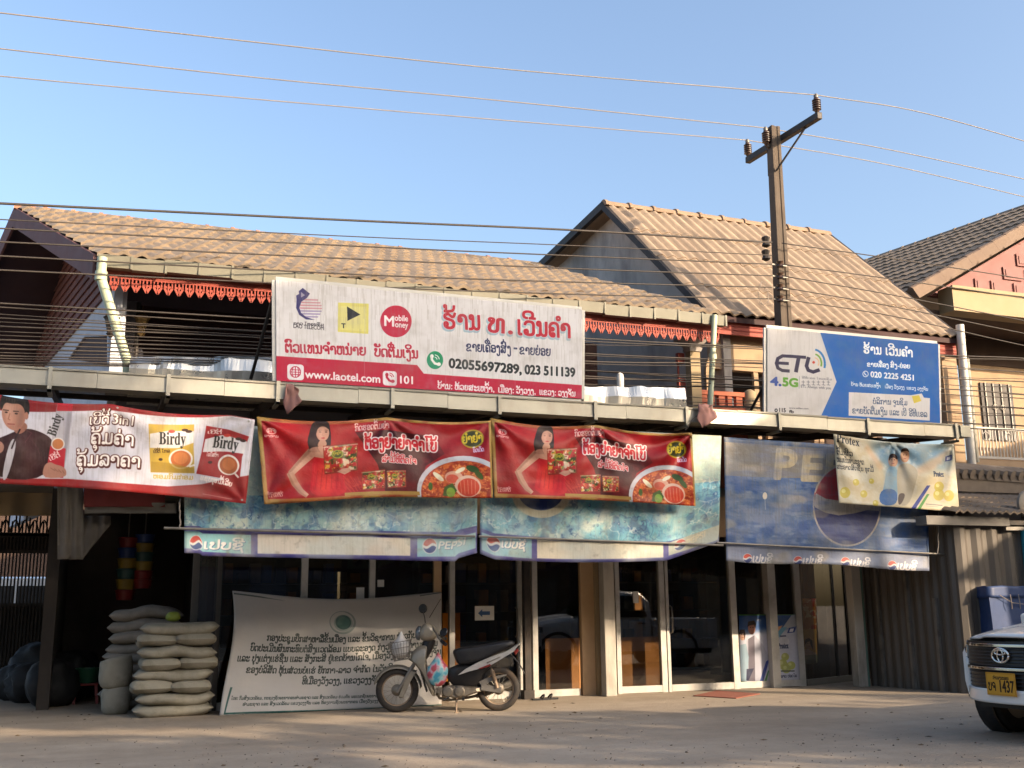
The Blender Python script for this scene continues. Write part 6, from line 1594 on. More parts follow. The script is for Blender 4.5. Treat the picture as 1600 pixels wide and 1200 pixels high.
for a, b in panes:
    x0, x1 = X(a)+.03, X(b)-.03; t = rr.uniform(-.006, .006)
    mb = MB(); mb.hexa([(x0, YG+.02, .06), (x1, YG+.02+t, .06), (x1, YG+.02+t, DT-.05), (x0, YG+.02, DT-.05)], [(x0, YG+.028, .06), (x1, YG+.028+t, .06), (x1, YG+.028+t, DT-.05), (x0, YG+.028, DT-.05)])
    mb.build('glass_pane', MAT['glass'], sf)
    mb = MB(); mb.box((x0, YG-.016, .005), (x1, YG+.056, .10)); mb.build('rail', MAT['alu'], sf)
    mb = MB(); mb.box((x0, YG-.016, DT-.05), (x1, YG+.056, DT)); mb.build('rail', MAT['alu'], sf)
s0, s1 = Vector((X(1255), YG, 0)), gnd(1331, 1064)
mb = MB(); n = Vector((0, .008, 0)); u = Vector((0, 0, DT))
mb.hexa([s0, s1, s1+u, s0+u], [s0+n, s1+n, s1+u+n, s0+u+n]); mb.build('glass_pane', MAT['glass'], sf)
mb = MB(); mb.bar(s0+Vector((0, 0, .05)), s1+Vector((0, 0, .05)), .06, .09); mb.box((s1.x-.03, s1.y-.03, 0), (s1.x+.03, s1.y+.03, DT)); mb.bar(s0*.3+s1*.7, s0*.3+s1*.7+u, .035, .05); mb.build('side_rail', MAT['alu_d'], sf)
mb = MB(); mb.box((X(908), YG-.03, 0), (X(928), YG+.05, DT)); mb.build('beige_panel', MAT['beige'], sf)
mb = MB(); mb.box((X(928)+.002, YG-.1, 0), (X(933), YG+.03, DT)); mb.build('edge_strip', MAT['cream'], sf)
for px_, py_ in ((1050, 968), (808, 972)):
    p = at(px_, py_, YG-.05); mb = MB(); mb.tube([p+Vector((0, .06, .2)), p+Vector((0, 0, .18)), p+Vector((.005, -.01, 0)), p+Vector((0, 0, -.18)), p+Vector((0, .06, -.2))], .012, 8); mb.build('door_handle', MAT['galv_d'], sf, smooth=True)
# papers, posters and boards on or behind the glass
def flat(name, mat, p0, p1, Y, label, cat, th=.006, group=None):
    a, b = at(*p0, Y), at(*p1, Y)
    mb = MB(); mb.box((a.x, Y, b.z), (b.x, Y+th, a.z)); return tag(mb.build(name, mat), label, cat, group)
par = empty('arrow_notice', at(757, 970, YG), label='white paper notice with blue arrow taped on the dark door', cat='notice')
a, b = at(742, 947, YG+.005), at(772, 969, YG+.005); mb = MB(); mb.box((a.x, YG+.002, b.z), (b.x, YG+.006, a.z)); mb.build('paper', MAT['paper'], par)
c = (a+b)/2; w = b.x-a.x
mb = MB(); mb.prism([(c.x-w*.34, YG, c.z), (c.x-w*.12, YG, c.z+.055), (c.x-w*.12, YG, c.z+.025), (c.x+w*.28, YG, c.z+.025), (c.x+w*.28, YG, c.z-.025), (c.x-w*.12, YG, c.z-.025), (c.x-w*.12, YG, c.z-.055)], (0, .0015, 0)); mb.build('arrow_print', MAT['arrow'], par)
flat('paper_notice', MAT['paper'], (590, 906), (600, 917), YG+.008, 'tiny white sticker on the dark window above the white banner', 'notice')
flat('paper_notice', MAT['paper'], (557, 918), (569, 936), YG+.008, 'small paper notice on the window right above the banner edge', 'notice')
flat('paper_notice', MAT['paper'], (989, 924), (998, 942), YG+.008, 'small upright white paper on the left sliding door glass', 'notice')
sheet('window_poster', prints['poster'], (1154.5, 960, YG-.01), (1246.5, 960, YG-.01), (1250, 1067, YG-.01), (1157, 1070, YG-.01), 10, 10, label='blue and white soap poster with two people on the lower shop glass', cat='poster')
sheet('window_poster', prints['orange'], (1254, 935, YG+.14), (1275, 935, YG+.14), (1277, 1036, YG+.14), (1256, 1038, YG+.14), 6, 10, label='narrow orange poster with a smiling woman in the angled side window', cat='poster')
f = flat('cardboard_sheet', MAT['card'], (852, 998), (914, 1087), YG+.34, 'brown cardboard sheet leaning inside the narrow door by the beige panel', 'cardboard', .012)
f = flat('cardboard_sheet', MAT['card'], (963, 996), (1046, 1081), YG+.34, 'brown cardboard sheet standing inside the left sliding door', 'cardboard', .012)
flat('orange_board', MAT['orange'], (692, 958), (719, 1064), YG+.38, 'bright orange board standing behind the glass by the motorcycle', 'board', .03)
mb = MB(); p = [gnd(1083, 1088), gnd(1150, 1092), gnd(1188, 1085), gnd(1120, 1080)]
mb.prism([q+Vector((0, 0, .001)) for q in p], (0, 0, .012)); tag(mb.build('door_mat', MAT['mat_red'], bevel=.004), 'worn red mat on the ground before the sliding doors', 'mat')
for i, (px_, py_) in enumerate(((846, 1094), (858, 1093))):
    c = gnd(px_, py_); mb = MB()
    ol = [(-.13, .03), (-.13, -.03), (-.02, -.038), (.08, -.045), (.13, -.02), (.13, .025), (.08, .045), (-.02, .035)]
    mb.prism([c+Vector((x, y, .001)) for x, y in ol], (0, 0, .022))
    r_ = empty('sandal', c, label='dark sandal lying by the narrow door, '+('nearer the motorcycle' if i == 0 else 'nearer the beige panel'), cat='sandal', group='pair of sandals by the door')
    mb.build('sole', MAT['black'], r_)
    mb = MB(); mb.tube([c+Vector((.0, -.045, .02)), c+Vector((.03, -.03, .06)), c+Vector((.04, 0, .07)), c+Vector((.03, .03, .06)), c+Vector((0, .045, .02))], .012, 6); mb.build('strap', MAT['black'], r_, smooth=True)
# shelving inside, faint behind the glass
rr = random.Random(12)
for s, (xa, xb, y) in enumerate(((1.6, 4.2, 17.4), (4.9, 7.0, 17.6), (7.6, 10.4, 17.0))):
    t = empty('goods_shelf', ((xa+xb)/2, y, 0), label=('shop shelf of boxed goods dim behind the white banner', 'shop shelf of boxed goods dim behind the arrow notice door', 'shop shelf of boxed goods dim behind the sliding doors')[s], cat='shelf')
    mb = MB()
    for z in (.15, .65, 1.15, 1.65): mb.box((xa, y, z-.02), (xb, y+.4, z))
    for x in (xa, xb-.04): mb.box((x+.001, y+.001, 0), (x+.039, y+.399, 2.0))
    mb.build('rack', MAT['alu_d'], t)
    for mi, mm in enumerate(('card', 'dark2', 'sack_g', 'pl_blue', 'darkbag')):
        for z in (.15, .65, 1.15, 1.65):
            x = xa+.1+mi*.2
            while x < xb-.3:
                mb = MB(); mb.box((x, y+.06, z+.002), (x+rr.uniform(.12, .18), y+.3, z+rr.uniform(.15, .38))); mb.build('packet', MAT[mm], t); x += 1.0

# ------------------------------------------------------------------ things lying on the canopy roof
def crumple(name, px0, px1, pyt, pyb, Y0, Y1, label, seed):
    f = smooth_noise(seed); a = at(px0, pyt, Y0); b = at(px1, pyt, Y0); zt = a.z; zb = 4.0-.0
    mb = MB(); n = 40; rings = []
    for i in range(n+1):
        u = i/n; x = a.x+(b.x-a.x)*u; za = a.z*(1-u)+b.z*u+.025*f(u*14, 3); y0 = Y0+.10*f(u*9, 1)
        rings.append([Vector((x, y0+.02, zb-.15)), Vector((x, y0-.04+.06*f(u*17, 7), zb+(za-zb)*.5)), Vector((x+.03*f(u*11, 9), y0+.03, za)), Vector((x, (y0+Y1)/2, za+.04*f(u*8, 5))), Vector((x, Y1, za-.05)), Vector((x, Y1, zb-.15))])
    mb.loft(rings); return tag(mb.build(name, MAT['foil']), label, 'sheet roll')
crumple('folded_foil_sheet', 203, 428, 556, 590, 13.55, 14.3, 'crumpled silver foil sheeting lying on canopy left of the crimson sign', 31)
crumple('folded_foil_sheet', 908, 1073, 604, 640, 13.3, 14.2, 'sunlit silver foil sheeting lying on canopy right of the crimson sign', 33)
c = at(969, 592, 13.6); mb = MB(); mb.lathe([(.05, -.2), (.055, .02), (.045, .07), (0, .1)], c, n=12); tag(mb.build('white_bottle', MAT['pipe_w'], smooth='auto'), 'small white bottle standing on the sunlit foil sheeting', 'bottle')

# ------------------------------------------------------------------ utility pole and cables
YP = 14.45
pt, pm = at(1208, 199, YP), at(1217, 505, YP)
pb = Vector((pm.x, YP, 0))
pole = empty('utility_pole', pb, label='weathered square concrete utility pole with crossarm and insulators', cat='pole')
mb = MB()
rings = []
for z, w in ((0, .135), (pm.z, .108), (pt.z, .088)):
    rings.append([Vector((pb.x+sx*w+(pt.x-pb.x)*(z/pt.z), YP+sy*w*.9, z)) for sx, sy in ((-1, -1), (-.35, -1), (-.3, -.82), (.3, -.82), (.35, -1), (1, -1), (1, 1), (-1, 1))])
mb.loft(rings); mb.build('shaft', MAT['conc'], pole, bevel=.012)
ca = at(1213, 222, YP-.16)
n0, n1 = at(1281, 180, YP-1.05), at(1168, 251, YP+1.1)
mb = MB(); mb.bar(n0, n1, .10, .12); mb.build('crossarm', MAT['iron'], pole, bevel=.01)
bl_ = at(1224, 268, YP-.12)
for t in (.18, .70):
    mb = MB(); q = n0*(1-t)+n1*t; mb.bar(q+Vector((0, 0, -.05)), Vector((ca.x, YP-.1 if t < .5 else YP+.12, bl_.z)), .03, .02); mb.build('brace', MAT['iron'], pole)
def insulator(p, s=1.0):
    mb = MB(); prof = [(.02, -.05), (.05, 0)]
    for k in range(5): prof += [(.062, .03+.05*k), (.092, .045+.05*k), (.092, .055+.05*k), (.06, .07+.05*k)]
    prof += [(.06, .28), (.05, .31), (.03, .33), (0, .335)]
    mb.lathe([(r*s, h*s) for r, h in prof], p, n=14); o = mb.build('insulator', MAT['insul'], pole, smooth='auto')
    m2 = MB(); m2.lathe([(.045*s, .3*s), (.05*s, .36*s), (.03*s, .4*s), (0, .41*s)], p, n=10); m2.build('clamp', MAT['galv_d'], o, smooth='auto')
    return p+Vector((0, 0, .38*s))
tops = []
for t in (.03, .985): tops.append(insulator(n0*(1-t)+n1*t+Vector((0, 0, .09)), .8))
q = Vector((pt.x-.16, YP, pt.z-.34)); tops.append(insulator(q, .8))
mb = MB(); mb.bar(q+Vector((.12, 0, -.06)), q+Vector((0, 0, -.03)), .05, .05); mb.build('side_bracket', MAT['iron'], pole)
for py_ in (413, 431, 449, 467):
    p = at(1219, py_, YP-.16); mb = MB(); mb.lathe([(.03, -.05), (.06, -.045), (.035, 0), (.06, .045), (.03, .05)], p, n=10); mb.build('spool', MAT['insul'], pole, smooth='auto')
    mb = MB(); zz = p.z; mb.box((pb.x-.15, YP-.13, zz-.012), (pb.x+.15, YP-.115, zz+.012)); mb.build('strap_band', MAT['galv_d'], pole)
for py_ in (378, 399):
    p = at(1199, py_, YP-.1); mb = MB(); mb.lathe([(.03, -.1), (.075, -.07), (.05, 0), (.075, .07), (.03, .1)], p+Vector((-.03, 0, 0)), n=8); mb.build('cable_clamp', MAT['iron'], pole)
def cable(pts, r, mat, label, group, seed=0, kink=None):
    """pts: (px, py, Y) control points, smooth interpolation"""
    P = [at(*p) for p in pts]; out = []
    n = len(P)
    for i in range(n-1):
        p0 = P[max(i-1, 0)] if i else P[0]*2-P[1]; p3 = P[i+2] if i+2 < n else P[-1]*2-P[-2]
        if kink is not None and i == kink: p0 = P[i]*2-P[i+1]
        if kink is not None and i+1 == kink: p3 = P[i+1]*2-P[i]
        for k in range(8):
            t = k/8
            out.append(.5*((2*P[i])+(P[i+1]-p0)*t+(p0*2-P[i]*5+P[i+1]*4-p3)*t*t+(P[i]*3-p0-P[i+1]*3+p3)*t**3))
    out.append(P[-1])
    mb = MB(); mb.tube(out, r, 5); return tag(mb.build('overhead_cable', MAT[mat], smooth=True), label, 'cable', group)
def pxof(p):
    d = Vector(p)-Vector((0, 0, H_CAM)); z = d.dot(CAM_F); return 800+F_PX*d.dot(CAM_R)/z, 600-F_PX*d.dot(CAM_U)/z
hv = ((tops[0], [(-150, 2), (0, 20), (400, 66), (800, 109)], [(1450, 178), (1700, 250)], 'nearest of three bare high wires, on the near end of crossarm'),
      (tops[2], [(-150, 58), (0, 76), (400, 121), (800, 159)], [(1400, 236), (1700, 302)], 'middle of three bare high wires, on the insulator at the pole top'),
      (tops[1], [(-150, 103), (0, 119), (400, 155), (800, 189)], [(1400, 260), (1700, 332)], 'lowest of three bare high wires, on the far end of crossarm'))
for tp, L, R, lab in hv:
    t2 = pxof(tp)
    cable([(x, y, tp.y) for x, y in L]+[(t2[0], t2[1], tp.y)]+[(x, y, tp.y) for x, y in R], .009, 'wire_b', lab, 'high bare wires', kink=4)
mid = [(318, 345, 360, 379, .017), (343, 370, 384, 399, .008), (357, 385, 400, 413, .011), (378, 405, 420, 431, .011), (400, 429, 441, 449, .011), (422, 448, 460, 467, .011)]
for i, (y0, y1, y2, y3, r) in enumerate(mid):
    cable([(-150, y0-8, 13.25), (0, y0, 13.3), (560, y1, 13.75), (900, y2, 13.95), (1206, y3, YP-.24)], r, 'wire', 'thick dark cable crossing the left roof just below its ridge' if i == 0 else 'dark cable from the pole straps leftward across the brown tiled roof', 'cables strapped to the pole')
for i, (ya, yb, yc) in enumerate(((380, 405, 436), (413, 437, 466), (431, 462, 501), (449, 480, 521), (467, 495, 540))):
    cable([(1222, ya, YP-.24), (1400, yb, 14.3), (1600, yc, 14.3), (1750, yc+28, 14.3)], .010, 'wire', 'dark cable from the pole straps rightward across the tan ribbed roof', 'cables running right from the pole')
rr = random.Random(21)
lows = [474, 480, 491, 497, 503, 510, 518, 524, 531, 538, 545, 551, 556, 560, 564, 566, 569]
for i, y0 in enumerate(lows):
    j = lambda s: rr.uniform(-s, s)
    y1 = y0+27*(1-i/24)+j(3); y2 = 526+i*6.6+j(6); y3 = 540+i*6+j(12); y4 = 556+i*7.0+j(6)
    yy = 13.15+.02*i
    cable([(-150, y0-8, yy), (0, y0, yy), (430, y1, yy+.2), (905, y2, yy+.45), (1200, y3, yy+.7), (1490, y4, 14.0), (1600, y4+6+j(3), 14.05), (1750, y4+18, 14.1)], rr.choice((.006, .007, .009, .011)), 'wire', 'dark cable in the low bundle crossing in front of the upper balcony', 'low cable bundle')
# stray coil of thin wire by the pole
mb = MB(); p = at(1192, 455, YP-.25); rr = random.Random(2)
mb.tube([p+Vector((.1*math.cos(a)+rr.uniform(-.03, .03), .03*math.sin(a*2), .18*math.sin(a)+rr.uniform(-.03, .03)-.02*a*.3)) for a in [k*.5 for k in range(26)]], .004, 4)
tag(mb.build('wire_coil', MAT['wire_b'], smooth=True), 'loose coil of thin wire hanging beside the pole', 'wire coil')
# ------------------------------------------------------------------ motorcycle
mf, mr = Vector((3.37, 13.02, 0)), Vector((4.53, 12.61, 0))
fd = (mf-mr).normalized()
moto = empty('motorcycle', mf, math.atan2(fd.y, fd.x), label='dusty silver and black underbone motorcycle parked before the white banner', cat='motorcycle')
def L3(zx, zy, y=0.0): return Vector(((340-zx)/741, y, (1055-zy)/720))
def part(mb, name, mat, parent=moto, **k): return mb.build(name, MAT[mat], parent, local=True, **k)
def wheel(cx, cz, R, name_drum):
    w = empty('wheel', (0, 0, 0)); w.parent = moto
    c = Vector((cx, 0, cz)); ax = (0, 1, 0)
    mb = MB(); prof = [(R-.045+.045*math.cos(a), .034*math.sin(a)) for a in [2*PI*k/10 for k in range(10)]]
    mb.lathe([(r-.0, h) for r, h in prof], c, ax, 40, True); part(mb, 'tyre', 'rubber', w, smooth=True)
    mb = MB(); ri = R-.085
    mb.lathe([(ri+.02, -.026), (ri+.022, .026), (ri+.004, .022), (ri-.006, 0), (ri+.004, -.022)], c, ax, 40, True); part(mb, 'rim', 'rust', w, smooth=True)
    mb = MB()
    for k in range(28):
        a = 2*PI*k/28; b = a+(.5 if k % 2 else -.5); s = .018*(1 if k % 4 < 2 else -1)
        mb.tube([c+Vector((.04*math.cos(b), s, .04*math.sin(b))), c+Vector(((ri+.01)*math.cos(a), s*.2, (ri+.01)*math.sin(a)))], .0022, 4)
    part(mb, 'spokes', 'galv', w)
    mb = MB(); mb.lathe([(.02, -.07), (.062, -.045), (.07, .03), (.05, .055), (.02, .075)], c, ax, 20); part(mb, 'hub', 'engine', w, smooth='auto')
    return w
wheel(0, .262, .262, 0); wheel(-1.235, .262, .262, 1)
def shell(name, mat, outline, w, bulge=.35, parent=moto, y0=0.0, seg=6, sub=0):
    """symmetric shell: side outline (zoom px) given thickness profile, rounded across"""
    P = [L3(*p) for p in outline]; c = sum(P, Vector())/len(P)
    mb = MB(); rings = []
    for k in range(seg+1):
        t = -1+2*k/seg; q = math.sqrt(max(0, 1-abs(t)**2.5))
        q = 1-bulge*(1-q)
        rings.append([Vector((c.x+(p.x-c.x)*q, y0+t*w/2, c.z+(p.z-c.z)*q)) for p in P])
    mb.loft(rings); return part(mb, name, mat, parent, smooth='auto', sub=sub)
# front fender over the wheel
mb = MB()
def fen(u, v):
    a = math.radians(20+u*150) ; r = .285+.012*math.cos((v-.5)*PI)
    return Vector((-.0+r*math.cos(a)*1.02, (v-.5)*.115, .262+r*math.sin(a)-.03*abs(v-.5)*2))
mb.grid(fen, 20, 6)
part(mb, 'front_fender', 'moto', smooth=True, solid=.006)
shell('fork', 'moto', [(455, 690), (520, 700), (440, 830), (395, 935), (355, 930), (372, 880)], .17, .1)
mb = MB()
for s in (-1, 1): mb.tube([L3(520, 600, s*.07), L3(345, 885, s*.075)], [.022, .018], 8)
part(mb, 'fork_tube', 'galv_d', smooth='auto')
shell('leg_shield', 'moto', [(440, 600), (480, 520), (560, 480), (625, 480), (600, 560), (600, 640), (640, 760), (690, 880), (680, 945), (640, 900), (600, 800), (555, 720), (500, 640)], .34, .45, seg=8, sub=1)
mb = MB(); mb.grid(lambda u, v: L3(530+60*v+20*u, 690+190*v, (u-.5)*.3)+Vector((-.02*math.sin(u*PI), 0, 0)), 8, 8); part(mb, 'inner_splash_guard', 'black', smooth=True, solid=.008)
hc = shell('headlight_cowl', 'moto', [(525, 400), (545, 330), (590, 285), (640, 290), (700, 350), (715, 390), (690, 440), (620, 460), (550, 450)], .27, .5, seg=8, sub=1)
mb = MB(); mb.lathe([(.0, .085), (.05, .08), (.085, .055), (.09, .02)], L3(560, 385), (1, 0, .1), 16); part(mb, 'headlight', 'lamp_glass', hc, smooth=True)
mb = MB(); mb.tube([L3(770, 462, .36), L3(720, 420, .25), L3(660, 330, .08), L3(640, 318, 0), L3(655, 330, -.08), L3(700, 400, -.25), L3(745, 430, -.34)], .013, 8); hb = part(mb, 'handlebar', 'galv_d', smooth=True)
for s, zx, zy in ((1, 770, 462), (-1, 745, 430)):
    mb = MB(); mb.tube([L3(zx-25, zy-20, s*.29), L3(zx+18, zy+12, s*.40)], .021, 10); part(mb, 'grip', 'black', hb, smooth='auto')
    mb = MB(); mb.tube([L3(zx-30, zy-5, s*.3), L3(zx-10, zy+18, s*.38)], .006, 6); part(mb, 'brake_lever', 'galv', hb)
for s, base, top in ((1, (720, 400, .25), (770, 372, .36)), (-1, (580, 300, -.22), (553, 190, -.3))):
    mb = MB(); mb.tube([L3(*base), L3((base[0]+top[0])/2+8, (base[1]+top[1])/2+8, base[2]), L3(*top)], .007, 6)
    mi_ = part(mb, 'mirror', 'black', smooth=True)
    mb = MB(); c = L3(top[0], top[1]-(20 if s < 0 else 0), top[2])
    if s > 0: mb.lathe([(0, -.018), (.045, -.014), (.058, 0), (.05, .012), (0, .016)], c, (.35, .5, .3), 16)
    else: mb.lathe([(0, -.018), (.045, -.014), (.06, 0), (.05, .012), (0, .016)], c, (.3, .9, 0), 16)
    part(mb, 'mirror_head', 'black', mi_, smooth='auto')
mb = MB(); mb.tube([L3(622, 250, -.1), L3(726, 85, -.12)], .004, 5); part(mb, 'thin_rod', 'wire', smooth=True)  # thin plain rod, use not known
# wire basket on the nose
mb = MB()
top_ = [L3(262, 470, .14), L3(455, 440, .14), L3(455, 440, -.14), L3(262, 470, -.14)]
bot_ = [L3(318, 620, .1), L3(440, 600, .1), L3(440, 600, -.1), L3(318, 620, -.1)]
for k in range(4):
    a, b, c, d = top_[k], top_[(k+1) % 4], bot_[k], bot_[(k+1) % 4]
    for f in (0, .33, .66, 1): mb.bar(a.lerp(c, f), b.lerp(d, f), .007 if f else .012, .007 if f else .012)
    for f in [i/7 for i in range(7)]: mb.bar(a.lerp(b, f), c.lerp(d, f), .005, .005, (0, 1, 0))
for f in [i/6 for i in range(7)]: mb.bar(bot_[0].lerp(bot_[3], f), bot_[1].lerp(bot_[2], f), .005, .005)
part(mb, 'front_basket', 'galv_d')
mb = MB(); mb.bar(L3(455, 540, 0), L3(540, 560, 0), .16, .02); mb.tube([L3(440, 600, 0), L3(500, 640, 0)], .012, 6); part(mb, 'basket_bracket', 'galv_d')
mb = MB(); mb.tube([L3(640, 430, 0), L3(600, 520, 0), L3(560, 600, 0)], [.07, .075, .06], 12); part(mb, 'steering_neck', 'black', smooth='auto')
shell('seat', 'seat', [(836, 548), (850, 528), (880, 515), (1000, 502), (1120, 486), (1220, 468), (1330, 452), (1395, 452), (1422, 480), (1360, 520), (1250, 566), (1140, 610), (1060, 646), (960, 662), (885, 665), (862, 610)], .26, .28, seg=8, sub=1)
shell('underbody', 'black', [(800, 690), (885, 655), (1050, 650), (1160, 620), (1200, 660), (1130, 740), (1090, 830), (960, 850), (840, 835), (790, 770)], .17, .3)
for s in (-1, 1):
    P = [(890, 742), (960, 690), (1060, 640), (1160, 600), (1240, 574), (1340, 540), (1436, 488), (1400, 545), (1300, 600), (1190, 660), (1090, 690), (990, 712)]
    mb = MB(); mb.hexa([L3(x, y, s*.11) for x, y in P], [L3(x, y, s*(.135 if 0 < i < 6 else .115)) for i, (x, y) in enumerate(P)])
    sp = part(mb, 'side_panel', 'moto_w', smooth='auto')
    mb = MB(); P = [(1070, 690), (1180, 650), (1190, 664), (1100, 690)]; mb.hexa([L3(x, y, s*.12) for x, y in P], [L3(x, y, s*.14) for x, y in P]); part(mb, 'red_decal', 'pl_red', sp)
mb = MB(); mb.tube([L3(1440, 490, .09), L3(1250, 600, .11), L3(1150, 640, .11)], .012, 8); mb.tube([L3(1440, 490, -.09), L3(1250, 600, -.11), L3(1150, 640, -.11)], .012, 8); mb.tube([L3(1440, 490, -.09), L3(1452, 486, 0), L3(1440, 490, .09)], .014, 8); part(mb, 'grab_rail', 'galv', smooth=True)
shell('tail_lamp', 'pl_red', [(1390, 545), (1430, 520), (1445, 545), (1410, 585)], .14, .3)
mb = MB(); mb.grid(lambda u, v: L3(1330+170*u, 560+60*u+135*u*u, (v-.5)*.14)+Vector((0, 0, .015*math.sin(v*PI))), 12, 5); part(mb, 'rear_fender', 'black', smooth=True, solid=.008)
eng = shell('engine', 'engine', [(755, 860), (790, 835), (900, 830), (1010, 842), (1100, 850), (1110, 880), (960, 930), (880, 945), (790, 930), (755, 900)], .24, .25)
mb = MB()
for zx in (800, 905): mb.lathe([(.0, .145), (.05, .14), (.068, .12), (.07, .1)], L3(zx, 880), (0, 1, 0), 18)
for k in range(6): mb.lathe([(.055, -.004), (.055, .004)], L3(745-k*11, 880+k*1, 0), (1, 0, 0), 14)
part(mb, 'engine_cover', 'engine', eng, smooth='auto')
mb = MB(); mb.tube([L3(700, 905, -.03), L3(720, 945, -.08), L3(820, 962, -.1), L3(980, 945, -.12), L3(1060, 930, -.13)], .017, 8); mb.tube([L3(1050, 935, -.13), L3(1120, 915, -.14), L3(1330, 840, -.16), L3(1400, 815, -.16)], [.025, .04, .045, .035], 12); part(mb, 'exhaust', 'galv_d', smooth='auto')
mb = MB()
for s in (-1, 1): mb.bar(L3(1060, 862, s*.06), L3(1270, 870, s*.075), .025, .045)
part(mb, 'swingarm', 'galv_d')
mb = MB(); P = [(1080, 800), (1150, 770), (1330, 740), (1326, 752), (1180, 800), (1110, 860)]
mb.prism([L3(x, y, .07) for x, y in P], (0, .012, 0)); mb.bar(L3(1100, 845, .085), L3(1280, 875, .085), .03, .07); part(mb, 'chain_guard', 'galv_d')
for s in (-1, 1):
    a, b = L3(1192, 690, s*.1), L3(1245, 855, s*.1)
    mb = MB(); mb.tube([a, b], .012, 8); 
    mb.tube([a.lerp(b, .08)+Vector((.022*math.cos(t), .022*math.sin(t), 0)) + (b-a)*(.55*t/(2*PI*8)) for t in [k*2*PI*8/96 for k in range(97)]], .006, 5)
    mb.tube([a.lerp(b, .62), b], .022, 8); part(mb, 'shock_absorber', 'rust', smooth='auto')
mb = MB(); mb.tube([L3(880, 930, .08), L3(878, 985, .14), L3(878, 1052, .18)], .011, 8); mb.bar(L3(862, 1053, .19), L3(892, 1053, .17), .03, .01); part(mb, 'side_stand', 'rust', smooth='auto')
mb = MB(); mb.tube([L3(940, 935, -.2), L3(940, 935, .24)], .011, 8); mb.tube([L3(940, 935, .13), L3(940, 935, .25)], .019, 8); mb.tube([L3(820, 920, .12), L3(770, 945, .15), L3(770, 945, .2)], .008, 6); part(mb, 'foot_peg', 'black', smooth='auto')
# bags on the motorcycle
def blobbag(name, mat, centre, rx, ry, rz, label, seed, parent=None, neck=None, cat='bag', mats=None, wob=1.0):
    f = smooth_noise(seed); mb = MB(); nu, nv = 26, 18
    def fn(u, v):
        a = 2*PI*u; t = PI*v
        r = 1+wob*.22*f(math.cos(a)*2+5, math.sin(a)*2+v*4+5)+wob*.1*f(math.cos(a)*5+9, math.sin(a)*5+v*9+9)
        z = math.cos(t); q = math.sin(t)**.8
        p = Vector((rx*q*math.cos(a)*r, ry*q*math.sin(a)*r, rz*z*(1+.1*(r-1))))
        if neck and z > .35:
            k = (z-.35)/.65; p.x *= 1-.75*k; p.y *= 1-.75*k; p.z += rz*neck*k*k
        return centre+p
    mb.grid(fn, nu, nv)
    return mb, fn
mw = Matrix.Translation(mf) @ Matrix.Rotation(math.atan2(fd.y, fd.x), 4, 'Z')
mb, _ = blobbag('b', '', mw @ L3(370, 505), .11, .1, .13, '', 3, neck=.5)
tag(mb.build('plastic_bag', MAT['bag_w'], smooth=True), 'crumpled white plastic bag sitting in the motorcycle basket', 'bag')
m_, nt_, b_, o_ = new_mat('printed_shopping_bag')
n_ = noise_node(nt_, 9, 2, .4); cc = ramp(nt_, n_.outputs['Fac'], [(0.36, lin('3f8fa8')), (0.44, lin('7fb2b8')), (0.5, lin('b9a3a6')), (0.56, lin('b8455f')), (0.64, lin('a34a44'))])
nt_.links.new(cc, b_.inputs['Base Color']); b_.inputs['Roughness'].default_value = .4
mb, _ = blobbag('b', '', mw @ L3(712, 712, .12), .125, .085, .17, '', 8, neck=.35)
tag(mb.build('shopping_bag', m_, smooth=True), 'bulging pink and blue printed shopping bag hanging from the motorcycle handlebar', 'bag')

# ------------------------------------------------------------------ white pickup truck at the right edge
TS = 0.86
tp = atz(1564, 1018, .80)
th_ = math.atan2(-.10, -.995)
truck = empty('pickup_truck', (tp.x, tp.y, 0), th_, label='white pickup truck entering the frame at the right edge, orange number plate', cat='truck')
# local: x forward (front centre at 0), y to its left, z up, metres before scale
def tfx(y, z): 
    return -.62*(abs(y)/.93)**2.3-(.06*max(0, z-.72))
def tp_(x, y, z): return Vector((x*TS, y*TS, z*TS))
def tpart(mb, name, mat, parent=None, **k): return mb.build(name, MAT[mat] if isinstance(mat, str) else mat, parent or truck, local=True, **k)
def fsheet(y0, y1, z0, z1, dx, nu=20, nv=6, yb=None):
    """curved panel on the nose; dx = how proud"""
    def fn(u, v):
        y = y0+(y1-y0)*u; zz0 = z0(y) if callable(z0) else z0; zz1 = z1(y) if callable(z1) else z1
        z = zz0+(zz1-zz0)*v
        return tp_(tfx(y, z)+dx, y, z)
    mb = MB(); mb.grid(fn, nu, nv); return mb
# body: lofted sections nose to tail
def sect(x, hw, z0, z1, r=.12):
    return [tp_(x, y, z) for y, z in ((-hw*.96, z0), (-hw, z0+.15), (-hw, z1-r), (-hw+r*.5, z1-r*.25), (-hw+r*1.6, z1), (0, z1+.02), (hw-r*1.6, z1), (hw-r*.5, z1-r*.25), (hw, z1-r), (hw, z0+.15), (hw*.96, z0), (0, z0))]
mb = MB()
def nose_ring(dx, z0, z1, sc):
    return None
mb.loft([sect(-.46, .90, .42, 1.0), sect(-.75, .92, .42, 1.08), sect(-1.35, .92, .40, 1.16), sect(-1.5, .92, .38, 1.16), sect(-3.45, .92, .38, 1.14)]); tpart(mb, 'body', 'paint_w', smooth='auto')
